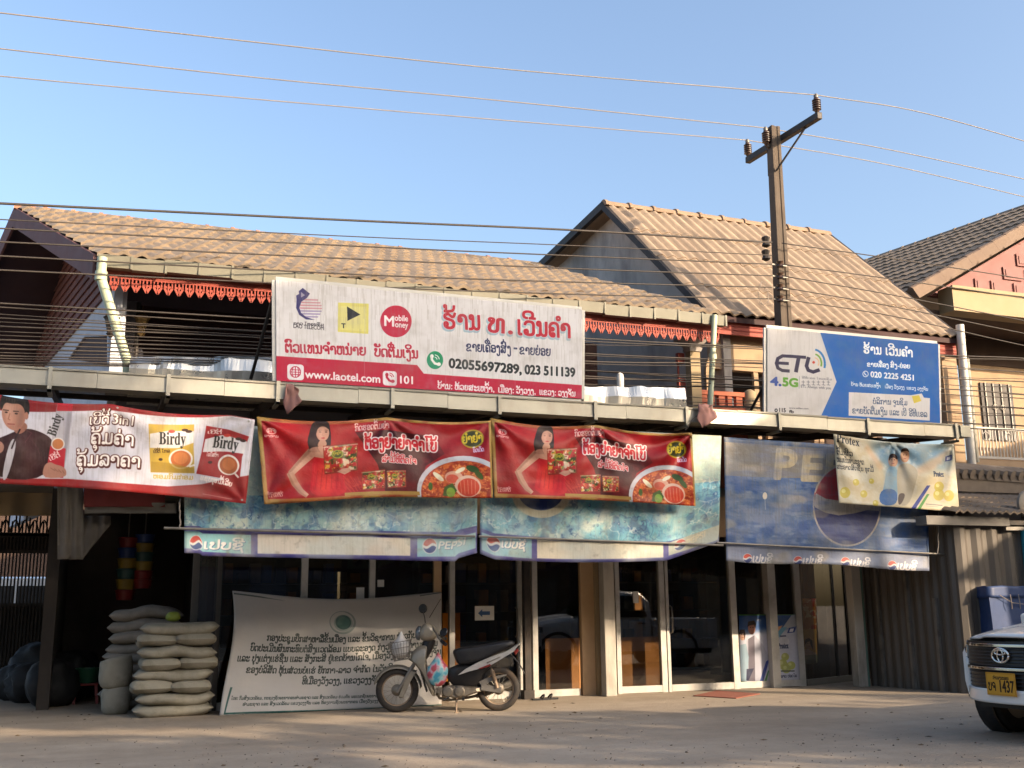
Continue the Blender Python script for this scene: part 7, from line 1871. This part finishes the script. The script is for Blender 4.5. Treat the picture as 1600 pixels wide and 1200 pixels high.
# bonnet
mb = MB()
def hood(u, v):
    y = (u-.5)*1.7; x0 = tfx(y, 1.02)-.03; x = x0+(-1.42-x0)*v
    return tp_(x, y, 1.03+.17*v**.8+.035*math.sin(PI*u)+ (.018 if .3 < u < .7 else 0)-.16*max(0, abs(u-.5)-.42)/.08*.5)
mb.grid(hood, 30, 14); tpart(mb, 'bonnet', 'paint_w', smooth='auto', solid=.02)
mb = fsheet(-.9, .9, .40, .54, .0); b0 = tpart(mb, 'bumper', 'paint_w', smooth=True, solid=.05)
mb = fsheet(-.93, -.70, .50, .84, .01, 8); tpart(mb, 'bumper_corner', 'paint_w', smooth=True, solid=.05)
mb = fsheet(.70, .93, .50, .84, .01, 8); tpart(mb, 'bumper_corner', 'paint_w', smooth=True, solid=.05)
mb = fsheet(-.72, .72, .52, .74, -.03); li = tpart(mb, 'lower_intake', 'grille', smooth=True, solid=.03)
mb = MB()
for r in range(5):
    z = .55+r*.038; mb.tube([tp_(tfx(y, z)+.0, y, z) for y in [(-.68+1.36*k/20) for k in range(21)]], .006, 5)
tpart(mb, 'intake_mesh', 'grille', li)
mb = fsheet(-.66, .66, .76, .99, -.015); gr_ = tpart(mb, 'grille', 'grille', smooth=True, solid=.03)
mb = MB()
for r in range(6):
    z = .785+r*.034; mb.tube([tp_(tfx(y, z)+.012, y, z) for y in [(-.64+1.28*k/20) for k in range(21)]], .007, 5)
tpart(mb, 'grille_bars', 'grille', gr_)
mb = fsheet(-.70, .70, .735, .765, .02); tpart(mb, 'lower_chrome_bar', 'chrome', smooth=True, solid=.02)
mb = fsheet(-.67, .67, .975, 1.005, .015); tpart(mb, 'upper_chrome_bar', 'chrome', smooth=True, solid=.02)
mb = fsheet(-.67, .67, 1.005, 1.03, .005); tpart(mb, 'grille_shadow_strip', 'black', smooth=True, solid=.02)
for s in (-1, 1):
    mb = fsheet(*sorted((s*.66, s*.93)), .83, lambda y: 1.02-.05*(abs(y)-.66)/.27, .005, 10); hl = tpart(mb, 'headlight', 'lamp_glass', smooth=True, solid=.03)
    mb = MB(); mb.lathe([(.0, .03), (.04, .02), (.05, 0)], tp_(tfx(.78, .92)-.0, s*.78, .92), (1, s*.4, 0), 12); tpart(mb, 'lamp_reflector', 'chrome', hl, smooth=True)
# emblem: three interlocked rings
em = MB(); e0 = tp_(tfx(0, .90)+.03, 0, .89)
def ering(rx, rz, dy=0, dz=0, r=.009):
    em.tube([e0+Vector((0, dy+rx*math.cos(t), dz+rz*math.sin(t))) for t in [2*PI*k/28 for k in range(29)]], r, 6)
ering(.088, .062, r=.011); ering(.030, .058, 0, 0); ering(.058, .020, 0, .026)
tpart(em, 'emblem', 'chrome', gr_, smooth=True)
mb = MB(); pc_ = tp_(.05, 0, .60); pw, ph = .155, .10
pa_ = [pc_+Vector((.0, y, z)) for y, z in ((-pw, ph), (pw, ph), (pw, -ph), (-pw, -ph))]
mb.grid(lambda u, v: (pa_[0]*(1-u)+pa_[1]*u)*(1-v)+(pa_[3]*(1-u)+pa_[2]*u)*v, 2, 2, uv=True)
tpart(mb, 'number_plate', prints['plate'], fixn=False, solid=.004)
# cab
def cs(x, hwb, hwt, zb, zt): return [tp_(x, y, z) for y, z in ((-hwb, zb), (-hwt, zt-.06), (-hwt+.1, zt), (hwt-.1, zt), (hwt, zt-.06), (hwb, zb))]
mb = MB(); mb.loft([[tp_(-1.5, y, 1.14) for y in (-.86, -.8, -.7, .7, .8, .86)], cs(-2.15, .88, .68, 1.12, 1.74), cs(-2.7, .88, .7, 1.12, 1.79), cs(-3.3, .88, .69, 1.12, 1.74), [tp_(-3.5, y, z) for y, z in ((-.86, 1.12), (-.72, 1.5), (-.62, 1.56), (.62, 1.56), (.72, 1.5), (.86, 1.12))]])
cab = tpart(mb, 'cab', 'paint_w', smooth='auto')
mb = MB(); mb.hexa([tp_(-1.53, -.74, 1.19), tp_(-1.53, .74, 1.19), tp_(-2.10, .6, 1.68), tp_(-2.10, -.6, 1.68)], [tp_(-1.48, -.74, 1.2), tp_(-1.48, .74, 1.2), tp_(-2.06, .6, 1.71), tp_(-2.06, -.6, 1.71)]); tpart(mb, 'windscreen', 'glass_car', cab)
for s in (-1, 1):
    for x0, x1, x2, x3 in ((-1.85, -2.55, -2.5, -2.15), (-2.62, -3.38, -3.25, -2.62)):
        mb = MB(); P = [tp_(x0, s*.875, 1.17), tp_(x1, s*.875, 1.17), tp_(x2, s*.715, 1.66), tp_(x3, s*.715, 1.66)]
        mb.hexa(P, [p+Vector((0, s*.02, 0)) for p in P]); tpart(mb, 'side_window', 'glass_car', cab)
    mb = MB(); mb.loft([[tp_(-1.78+x, s*(.98+y), 1.22+z) for x, z in ((-.04, -.08), (.05, -.07), (.06, .07), (-.03, .09))] for y in (-.07, .12)]); mb.bar(tp_(-1.78, s*.86, 1.15), tp_(-1.78, s*.95, 1.18), .06, .04); tpart(mb, 'wing_mirror', 'paint_w', bevel=.02)
    mb = MB()
    for x in (-2.6,): mb.box(tp_(x-.006, s*.918, .5), tp_(x+.006, s*.924, 1.12))
    mb.box(tp_(-2.45, s*.92, 1.0), tp_(-2.28, s*.95, 1.035)); mb.box(tp_(-3.3, s*.92, 1.0), tp_(-3.13, s*.95, 1.035)); tpart(mb, 'door_seams', 'grille')
mb = MB()
mb.box(tp_(-3.6, -.92, .42), tp_(-5.1, -.84, 1.12)); mb.box(tp_(-3.6, .84, .42), tp_(-5.1, .92, 1.12)); mb.box(tp_(-5.02, -.84, .5), tp_(-5.1, .84, 1.12)); mb.box(tp_(-3.52, -.90, .5), tp_(-3.6, .90, 1.12)); mb.box(tp_(-3.6, -.84, .5), tp_(-5.02, .84, .62)); tpart(mb, 'load_bed', 'paint_w', bevel=.02)
mb = MB(); mb.box(tp_(-.5, -.75, .3), tp_(-5.0, .75, .42)); tpart(mb, 'chassis', 'black')
for x in (-1.0, -4.1):
    for s in (-1, 1):
        w_ = empty('wheel', (0, 0, 0)); w_.parent = truck
        c = tp_(x, s*.77, .385); R = .385*TS; hw = .125*TS
        mb = MB(); mb.lathe([(R*.62, -hw), (R*.9, -hw), (R*.98, -hw*.8), (R, -hw*.4), (R, hw*.4), (R*.98, hw*.8), (R*.9, hw), (R*.62, hw)], c, (0, 1, 0), 40, True)
        tpart(mb, 'tyre', 'rubber', w_, smooth='auto')
        mb = MB(); mb.lathe([(R*.64, -hw*.9), (R*.64, hw*.8)], c, (0, 1, 0), 30); 
        for k in range(6):
            a = 2*PI*k/6; mb.bar(c+Vector((0, s*hw*.85, 0)), c+Vector((R*.6*math.cos(a), s*hw*.9, R*.6*math.sin(a))), .05, .02, (0, 1, 0))
        tpart(mb, 'rim', 'galv_d', w_)
        mb = MB(); mb.tube([c+Vector(((R+.05)*math.cos(t), s*(.92*TS-.77*TS)*.9, (R+.05)*math.sin(t))) for t in [PI*k/16 for k in range(17)]], .035, 8); mb.lathe([(R+.04, -.08), (R+.04, .11), (R+.02, .11), (R+.02, -.08)], c, (0, s, 0), 24, True); tpart(mb, 'wheel_arch', 'black', smooth='auto')

# ------------------------------------------------------------------ blue tarpaulin stall, board, teal pole
c0 = at(1559, 1075, 11.7); zt_ = at(1559, 917, 11.7).z
xl_ = at(1507, 1000, 12.4)
f = smooth_noise(44)
mb = MB(); base = [Vector((c0.x, 11.7, 0)), Vector((c0.x+2.0, 11.95, 0)), Vector((c0.x+1.7, 12.75, 0)), Vector((xl_.x, 12.4, 0))]
per_ = []
for i in range(4):
    a, b = base[i], base[(i+1) % 4]
    for k in range(14): per_.append(a.lerp(b, k/14))
rings = []
for j in range(15):
    v = j/14; z = zt_*v if v < 1 else zt_
    rings.append([p+Vector((.05*f(i*.35, v*5)*(1-v*.5), .05*f(i*.35+20, v*5)*(1-v*.5), z+(.02*f(i*.6, 3) if j == 14 else 0))) for i, p in enumerate(per_)])
mb.loft(rings)
cart = empty('covered_stall', (c0.x+.8, 12.2, 0), label='market stall wrapped in blue tarpaulin behind the white pickup truck', cat='stall')
mb.build('tarpaulin', MAT['tarp'], cart, smooth='auto')
mb = MB(); fl = []
for j in range(5):
    v = j/4; fl.append([p+(p-sum(base, Vector())/4)*(.03+.015*math.sin(i*1.7))*(v)+Vector((0, 0, zt_+.012-v*.16-.02*f(i*.5, v))) for i, p in enumerate(per_)])
mb.loft(fl, caps=False); mb.build('flap', MAT['tarp'], cart, smooth=True, solid=.006)
mb = MB()
for px_, in ((1575,), (1588,)):
    p = at(px_, 940, 11.72); mb.tube([p+Vector((0, -.05, .1)), p+Vector((0, -.06, -.02)), p+Vector((.02, -.04, -.1))], .007, 5)
p = at(1562, 930, 11.66); q = at(1600, 944, 11.75); mb.tube([p, p.lerp(q, .5)+Vector((0, 0, -.04)), q], .006, 5); mb.build('tie_strap', MAT['wire_b'], cart)
flat('wooden_board', MAT['ply'], (1512, 896), (1560, 922), 12.3, 'brown stencilled board standing on top of the blue tarpaulin stall', 'board', .03)
a = at(1606, 830, 11.9); tpole = empty('sign_pole', (a.x, 11.9, 0), label='teal painted pole carrying a round grey disc at the right edge', cat='sign')
mb = MB(); mb.tube([(a.x, 11.9, 0), (a.x, 11.9, at(1606, 828, 11.9).z)], .105, 18); mb.build('post', MAT['teal'], tpole, smooth='auto')
d = at(1607, 788, 11.85); mb = MB(); mb.lathe([(0, -.05), (.12, -.045), (.19, -.01), (.205, .02), (.19, .03), (0, .03)], d, (0, 1, 0), 30); mb.build('disc', MAT['beam'], tpole, smooth='auto')
mb = MB(); mb.bar(at(1570, 826, 11.9), at(1640, 826, 11.9), .05, .05); mb.bar((a.x, 11.95, at(1606, 826, 11.9).z), (a.x, 11.95, d.z), .05, .05); mb.build('bracket_arm', MAT['galv_d'], tpole)
a, b = at(1569, 833, 12.5), at(1592, 848, 12.5)
wr = empty('wire_rack', (a.x, 12.5, 0), label='thin metal rack with warm boards between the shutters and teal pole', cat='rack')
mb = MB()
for px_ in (1575, 1584, 1591): mb.bar((at(px_, 900, 12.5).x, 12.5, 0), (at(px_, 900, 12.5).x, 12.5, a.z+.05), .03, .03, (0, 1, 0))
mb.build('uprights', MAT['galv'], wr)
mb = MB(); mb.box((a.x, 12.52, b.z), (b.x+.05, 12.56, a.z)); mb.build('boards', MAT['beige'], wr)

# ------------------------------------------------------------------ sacks and bay goods
def sack(c, L, W, H, rz, mat, label, seed, group, tilt=0.0):
    f = smooth_noise(seed); mb = MB(); nu, nv = 28, 14
    def fn(u, v):
        x = (v-.5)*2; a = 2*PI*u
        e = (1-abs(x)**4)**.5                     # pinched flat seams at the ends
        hz = H/2*(e*.92+.08*(abs(x) < .98)); wy = W/2*(.86+.14*e)
        cy, cz = math.cos(a), math.sin(a)
        y = wy*math.copysign(abs(cy)**.75, cy); z = hz*math.copysign(abs(cz)**.8, cz)
        n = .09*f(u*6+3, v*5+2)+.05*f(u*14, v*12)+.03*f(u*30, v*22)
        return Vector((x*L/2*(1-.03*abs(cy)), y*(1+n), z*(1+2*n)+.03*f(v*4, 8)*2))
    mb.grid(fn, nu, nv)
    b = len(mb.v)
    o = mb.build('sack', MAT[mat], None, local=True, smooth=True)
    o.location = c; o.rotation_euler = (tilt, 0, rz)
    return tag(o, label, 'sack', group)
def gx(px, py=1112): return gnd(px, py)
sx0, sx1 = at(213, 1050, 13.75), at(334, 1050, 13.75)
yc_ = 13.92; xc_ = (sx0.x+sx1.x)/2; wid = sx1.x-sx0.x
ords = ('bottom', 'second from bottom', 'third from bottom', 'fourth from bottom', 'fifth from bottom', 'sixth from bottom', 'seventh from bottom', 'topmost')
rr = random.Random(17); hz_ = .136
for k in range(8):
    z = hz_*(k+.5)+.0
    jx = rr.uniform(-.04, .04)
    if k in (2, 4, 6):
        for h, nm in ((-1, 'left'), (1, 'right')):
            sack(Vector((xc_+jx+h*wid*.25, yc_+rr.uniform(-.03, .03), z)), .52, wid*.54, hz_*1.22, PI/2+rr.uniform(-.06, .06), 'sack', f'white sack, {nm} half of the {ords[k]} layer in the banner side pile', 30+k*2+h, 'white sacks stacked beside the banner')
    else:
        sack(Vector((xc_+jx, yc_+rr.uniform(-.03, .02), z)), wid*rr.uniform(1.0, 1.06), .5, hz_*1.25, rr.uniform(-.05, .05), 'sack', f'full width white sack, {ords[k]} layer in the banner side pile', 50+k, 'white sacks stacked beside the banner')
mb, _ = blobbag('b', '', Vector((xc_-.05, yc_+.05, hz_*8.2+.05)), .09, .08, .06, '', 71)
tag(mb.build('green_bag', M('yellow_green_bag', '8f9a3a', .5, .2, 6), smooth=True), 'little yellow green bag on top of the white sack pile', 'bag')
p = gnd(183, 1117)
for z, r, lab in ((.17, .17, 'fat white sack standing on the ground left of the sack pile'), (.48, .19, 'open white sack set on the fat one left of the sack pile')):
    f = smooth_noise(int(z*100)); mb = MB()
    top_open = z > .4
    def fn(u, v):
        a = 2*PI*u; zz = -.18+.36*v; q = (1-abs(2*v-1)**3.5*(.35 if not (top_open and v > .5) else .06))
        rr2 = r*q*(1+.14*f(math.cos(a)*2+4, math.sin(a)*2+v*3+4))
        return Vector((p.x-.02+(.0 if z < .4 else -.03)+rr2*math.cos(a), p.y+.15+rr2*.8*math.sin(a), z+zz*(1.0 if not top_open else (1+.25*math.cos(a+.6)*v))))
    mb.grid(fn, 24, 10)
    if top_open: mb.grid(lambda u, v: (fn(u, 1)-Vector((p.x-.05, p.y+.15, 0)))*0 + Vector((p.x-.05, p.y+.15, z-.02)).lerp(fn(u, 1), .15+.85*v), 24, 4)
    else: mb.grid(lambda u, v: Vector((p.x-.02, p.y+.15, z+.18)).lerp(fn(u, 1), .02+.98*v), 24, 3)
    tag(mb.build('sack', MAT['sack'], smooth=True, solid=.006), lab, 'sack')
q0 = gnd(196, 1090)
for k in range(9):
    sack(Vector((q0.x+.15+rr.uniform(-.05, .05), 15.0+rr.uniform(-.05, .05), .075+k*.14)), .95, .55, .18, rr.uniform(-.1, .1), 'sack_g', 'dusty grey sack in the shaded stack behind the white pile', 90+k, 'grey sacks behind the white pile')
for k, (px_, py_, s) in enumerate(((45, 1100, .30), (75, 1106, .34), (100, 1098, .38), (60, 1080, .42), (118, 1085, .36), (22, 1096, .28), (140, 1090, .28))):
    c = gnd(px_, py_)+Vector((0, .3, s*.85)); mb, _ = blobbag('b', '', c, s*1.0, s*.8, s*.95, '', 120+k, wob=2.6)
    tag(mb.build('stuffed_bag', MAT['darkbag'], smooth=True), 'dark stuffed plastic bag heaped in the shade at far left', 'bag', 'dark bags heaped at far left')
c = gnd(133, 1100)+Vector((0, .1, 0))
st = empty('plastic_stool', c, label='low red plastic stool under the green basket', cat='stool')
mb = MB(); mb.box(c+Vector((-.15, -.13, .24)), c+Vector((.15, .13, .27))); mb.build('seat', MAT['pl_red'], st, bevel=.012)
for sx in (-1, 1):
    for sy in (-1, 1):
        mb = MB(); mb.bar(c+Vector((sx*.15, sy*.13, 0)), c+Vector((sx*.12, sy*.1, .24)), .035, .035, (0, 1, 0)); mb.build('leg', MAT['pl_red'], st)
mb = MB(); mb.lathe([(.12, .275), (.17, .44), (.18, .47), (.16, .47), (.15, .44), (.10, .30), (0, .30)], c, n=20)
tag(mb.build('basket', MAT['pl_green'], smooth='auto'), 'dark green plastic basket on the red stool at left', 'basket')
# two hanging columns of nested coloured tubs
cols = ('pl_red', 'pl_blue', 'pl_yellow', 'pl_aqua', 'pl_yellow', 'pl_red')
cn = ('red', 'blue', 'yellow', 'dark green', 'yellow', 'red')
for s, (px_, pyt, pyb, k0) in enumerate(((201, 840, 938, 0), (227, 835, 920, 1))):
    a, b = at(px_, pyt, 16.6), at(px_, pyb, 16.6); n = 6; h = (a.z-b.z)/n; r = .135
    for k in range(n):
        z = a.z-h*(k+1); mm = cols[(k+k0) % 6]
        mb = MB(); mb.lathe([(r*.86, .004), (r, h*.86), (r*1.06, h*.9), (r*1.06, h*.985), (r*.9, h*.985), (r*.8, .02), (0, .02)], (a.x, a.y, z), n=20)
        tag(mb.build('plastic_tub', MAT[mm], smooth='auto'), f'{cn[(k+k0)%6]} plastic tub, number {k+1} from the top of the {"left" if s==0 else "right"} hanging column', 'tub', 'coloured tubs hanging in two columns')
    mb = MB(); mb.tube([(a.x, a.y, a.z), (a.x, a.y, 2.86)], .01, 5); tag(mb.build('hanging_rope', MAT['wire_b']), f'rope holding the {"left" if s==0 else "right"} column of coloured tubs', 'rope')
# cloths hung under the canopy at the left
def cloth(px0, py0, px1, py1, Y, mat, label, seed, name='hanging_cloth', cut=0):
    f = smooth_noise(seed); mb = MB()
    def fn(u, v):
        p = at(px0+(px1-px0)*u, py0+(py1-py0)*v*(1-cut*u), Y); p.y += .06*f(u*5, v*1.5)+.03*math.sin(u*14+v); return p
    mb.grid(fn, 20, 14); return tag(mb.build(name, MAT[mat], smooth=True, solid=.006), label, 'cloth')
cloth(90, 755, 130, 874, 15.0, 'cloth_g', 'grey cloth hanging by the gate under the coffee banner', 3)
cloth(131, 752, 258, 792, 14.9, 'cloth_m', 'maroon cloth valance strung across the dark bay', 5)
cloth(132, 786, 276, 802, 14.95, 'cloth_g', 'pale strip of cloth under the maroon valance', 6)
cloth(130, 806, 173, 872, 15.3, 'cloth_g', 'pale triangular cloth slung beside the coloured tubs', 9, cut=.8)
cloth(-10, 758, 92, 806, 17.5, 'cream', 'cream fabric sign hanging above the iron gate', 8)
# iron gate at the end of the passage
g0, g1 = at(-30, 1000, 21.0), at(92, 1000, 21.0)
gate = empty('iron_gate', (g0.x, 21, 0), label='dark barred iron gate with scalloped top at far left', cat='gate')
zt1, zm, zb1 = at(40, 806, 21).z, at(40, 945, 21).z, 0
mb = MB(); n = 22; 
for k in range(n+1):
    x = g0.x+(g1.x-g0.x)*k/n; mb.bar((x, 21, 0), (x, 21, zt1-.1+.12*abs(math.sin(PI*k/3))), .028, .028, (0, 1, 0))
mb.build('bars', MAT['iron'], gate)
for z in (zt1-.35, at(40, 835, 21).z, at(40, 862, 21).z, zm, .15):
    mb = MB(); mb.box((g0.x, 20.97, z-.03), (g1.x, 21.03, z+.03)); mb.build('rail', MAT['iron'], gate)
mb = MB()
for k in range(8): 
    a = g0.x+(g1.x-g0.x)*k/8; b = g0.x+(g1.x-g0.x)*(k+1)/8
    mb.tube([(a+(b-a)*t, 20.96, zt1-.3+.22*math.sin(PI*t)) for t in [i/8 for i in range(9)]], .014, 5)
mb.build('scroll', MAT['iron'], gate)
mb = MB(); mb.box((g0.x, 21.035, at(40, 862, 21).z), (g1.x, 21.05, zt1-.3)); mb.build('added_dark_panel', MAT['iron'], gate)  # dark sheet added to stop brightness showing through the gate top
mb = MB(); mb.box((g0.x, 21.035, .05), (g1.x, 21.05, zm)); mb.build('lower_panel', MAT['shutter'], gate)
# side wall of the passage
xp_ = gnd(98, 1090).x-.12
# pale van beyond the gate
vx, vy = at(20, 900, 27).x, 27.0
van = empty('parked_van', (vx, vy, 0), label='pale van glimpsed through the iron gate bars', cat='van')
mb = MB(); P = [(-2.2, .35), (-2.25, .9), (-1.9, 1.15), (-1.2, 1.9), (-.9, 2.0), (2.0, 2.0), (2.2, 1.8), (2.25, .4)]
mb.loft([[Vector((vx+x*(1 if abs(yy) < .8 else .985), vy+yy, z if abs(yy) < .8 else z*.97+.02)) for x, z in P] for yy in (-.85, -.75, .75, .85)]); mb.build('body', MAT['paint_w'], van, smooth='auto')
mb = MB(); mb.prism([(vx-1.5, vy-.86, 1.2), (vx-1.05, vy-.86, 1.8), (vx+.1, vy-.86, 1.8), (vx+.1, vy-.86, 1.2)], (0, -.01, 0)); mb.prism([(vx+.2, vy-.86, 1.2), (vx+.2, vy-.86, 1.8), (vx+1.9, vy-.86, 1.8), (vx+1.9, vy-.86, 1.2)], (0, -.01, 0)); mb.build('side_windows', MAT['grille'], van)
for x in (-1.4, 1.4):
    mb = MB(); mb.lathe([(.2, -.1), (.32, -.1), (.33, 0), (.32, .1), (.2, .1)], (vx+x, vy-.78, .33), (0, 1, 0), 24, True); mb.lathe([(.2, -.09), (.2, .09)], (vx+x, vy-.78, .33), (0, 1, 0), 16); mb.build('wheel', MAT['rubber'], van, smooth='auto')

# dry leaves blown over the forecourt
lf = MB(); rr = random.Random(77)
for k in range(90):
    p = gnd(rr.uniform(0, 1600), rr.choice((rr.uniform(1090, 1125), rr.uniform(1120, 1205)))); s = rr.uniform(.015, .04); a = rr.uniform(0, 6.3)
    u = Vector((math.cos(a), math.sin(a), 0))*s; v = Vector((-math.sin(a), math.cos(a), 0))*s*.45
    b0 = len(lf.v); lf.v += [tuple(p-u+Vector((0, 0, .004))), tuple(p+v+Vector((0, 0, .012))), tuple(p+u+Vector((0, 0, .006))), tuple(p-v+Vector((0, 0, .002)))]; lf.face([b0, b0+1, b0+2, b0+3])
tag(lf.build('leaf_litter', M('dry_leaf', '5e4a30', .8, .4, 30)), 'dry leaves blown across the forecourt', None, None, 'stuff')

# ------------------------------------------------------------------ the other side of the street: it shades the forecourt and shows in the glass
def leafy(centre, rx, ry, rz, n, size, seed, holes=0.5):
    r = np.random.RandomState(seed); f = smooth_noise(seed); g = smooth_noise(seed+7)
    mb = MB(); k = 0
    while k < n:
        p = r.randn(3); p /= np.linalg.norm(p); q = r.rand()**.4
        x, y, z = p*q
        if f(x*3.2+9, z*3.2+9)+.6*g(y*4+z*2+9, x*6+9) < holes-.5: 
            if r.rand() < .93: continue
        c = Vector((centre[0]+x*rx, centre[1]+y*ry, centre[2]+z*rz)); s = size*(.6+.8*r.rand())
        a = Vector(r.randn(3)).normalized(); b = a.cross(Vector(r.randn(3))).normalized()
        b0 = len(mb.v)
        mb.v += [tuple(c-a*s*.5), tuple(c+b*s*.28), tuple(c+a*s*.5), tuple(c-b*s*.28)]; mb.face([b0, b0+1, b0+2, b0+3]); k += 1
    return mb
def tree(x, y, blobs, seed, label):
    zc = max(b[1] for b in blobs); rx, rz, ry = blobs[0][2], blobs[0][3], 1.1
    t = empty('street_tree', (x, y, 0), label=label, cat='tree', group='trees across the street')
    mb = MB(); mb.tube([(x, y, 0), (x+.1, y, zc*.4), (x-.05, y+.1, zc-rz*.3), (x, y, zc+rz*.4)], [.24, .19, .14, .05], 10)
    rr = random.Random(seed)
    for k in range(7):
        a = rr.uniform(0, 6.28); z0 = zc-rz*rr.uniform(.2, .7)
        mb.tube([(x, y, z0), (x+rx*.35*math.cos(a), y+ry*.35*math.sin(a), z0+rz*.3), (x+rx*.75*math.cos(a), y+ry*.75*math.sin(a), z0+rz*rr.uniform(.4, .8))], [.09, .06, .02], 6)
    mb.build('trunk', MAT['bark'], t, smooth=True)
    cr = MB()
    for k, (bx, bz, brx, brz, n, ho) in enumerate(blobs):
        m = leafy((bx, y, bz), brx, 1.1, brz, n, .33, seed*5+k, ho); b0 = len(cr.v); cr.v += m.v
        for f_ in m.f: cr.face([i+b0 for i in f_])
    cr.build('crown', MAT['leaf'], t, fixn=False)
TREES = TREE_LIST
for i, x in enumerate(SKY_BLOCK_TREES):  # added behind the viewer to cut sky light on the shop front
    t = empty('added_shade_tree', (x, -19, 0), label='broad dense tree added out of view to block sky light', cat='tree', group='added trees blocking sky light across the road')
    mb = MB(); mb.tube([(x, -19, 0), (x+.2, -19, 5), (x-.1, -19, 11)], [.4, .3, .1], 10); mb.build('trunk', MAT['bark'], t, smooth=True)
    leafy((x, -19, 8.4), 5.2, 2.2, 5.8, 2200, .95, 400+i, .36).build('crown', MAT['leaf'], t, fixn=False)
for i, a in enumerate(TREES): tree(a[0], a[1], a[2], 200+i, 'tall leafy street tree across the road behind the viewer')
back = empty('added_backdrop_house', (-5, 36, 0), label='plain dim house added beyond the iron gate to darken the gap', cat='house')  # added backdrop that darkens what shows between the gate bars
mb = MB(); mb.box((-14, 33, 0), (1, 40, 4.5)); mb.build('wall', MAT['brown_wall_and_shade'], back)
mb = MB(); mb.prism([(-14.5, 32.4, 4.52), (-14.5, 36.5, 6.0), (-14.5, 40.6, 4.52)], (16, 0, 0)); mb.build('roof', MAT['tile_grey'], back)
side = empty('added_side_house', (24, 7.5, 0), label='low tan house added out of view at right for shade and reflection', cat='house')  # unseen, added to reflect in the angled pane and shade the shutters
mb = MB(); mb.box((19, 3.2, 0), (28, 12, 5.6)); mb.build('wall', MAT['tan_wall'], side)
mb = MB(); mb.prism([(18.6, 2.8, 5.62), (23.5, 2.8, 7.2), (28.4, 2.8, 5.62)], (0, 9.6, 0)); mb.build('roof', MAT['tile_grey'], side)
for yy in (5.2, 8.2):
    mb = MB(); mb.box((18.95, yy, .05), (18.995, yy+1.6, 2.4)); mb.build('door', MAT['shutter'], side)
for i, (x0, x1, y0, h, ho, mm) in enumerate(HOUSE_LIST):
    hh = empty('street_house', ((x0+x1)/2, y0, 0), label='plain street house facing the shop from across the road', cat='house', group='houses across the road')
    mb = MB(); mb.box((x0, y0-6, 0), (x1, y0, h)); mb.build('wall', MAT[mm], hh)
    mb = MB(); mb.prism([(x0-.5, y0+.6, h+.02), (x0-.5, y0-3, h+ho), (x0-.5, y0-6.6, h+.02)], (x1-x0+1, 0, 0)); mb.build('roof', MAT['tile_grey'], hh)
    n = max(int((x1-x0)/2.4), 1)
    for k in range(n):
        xx = x0+(x1-x0)*(k+.5)/n
        mb = MB(); mb.box((xx-.7, y0+.005, .05), (xx+.7, y0+.05, 2.3)); mb.build('door', MAT['shutter'], hh)
        if h > 4:
            mb = MB(); mb.box((xx-.5, y0+.005, 3.4), (xx+.5, y0+.05, 4.6)); mb.build('window', MAT['dark'], hh)
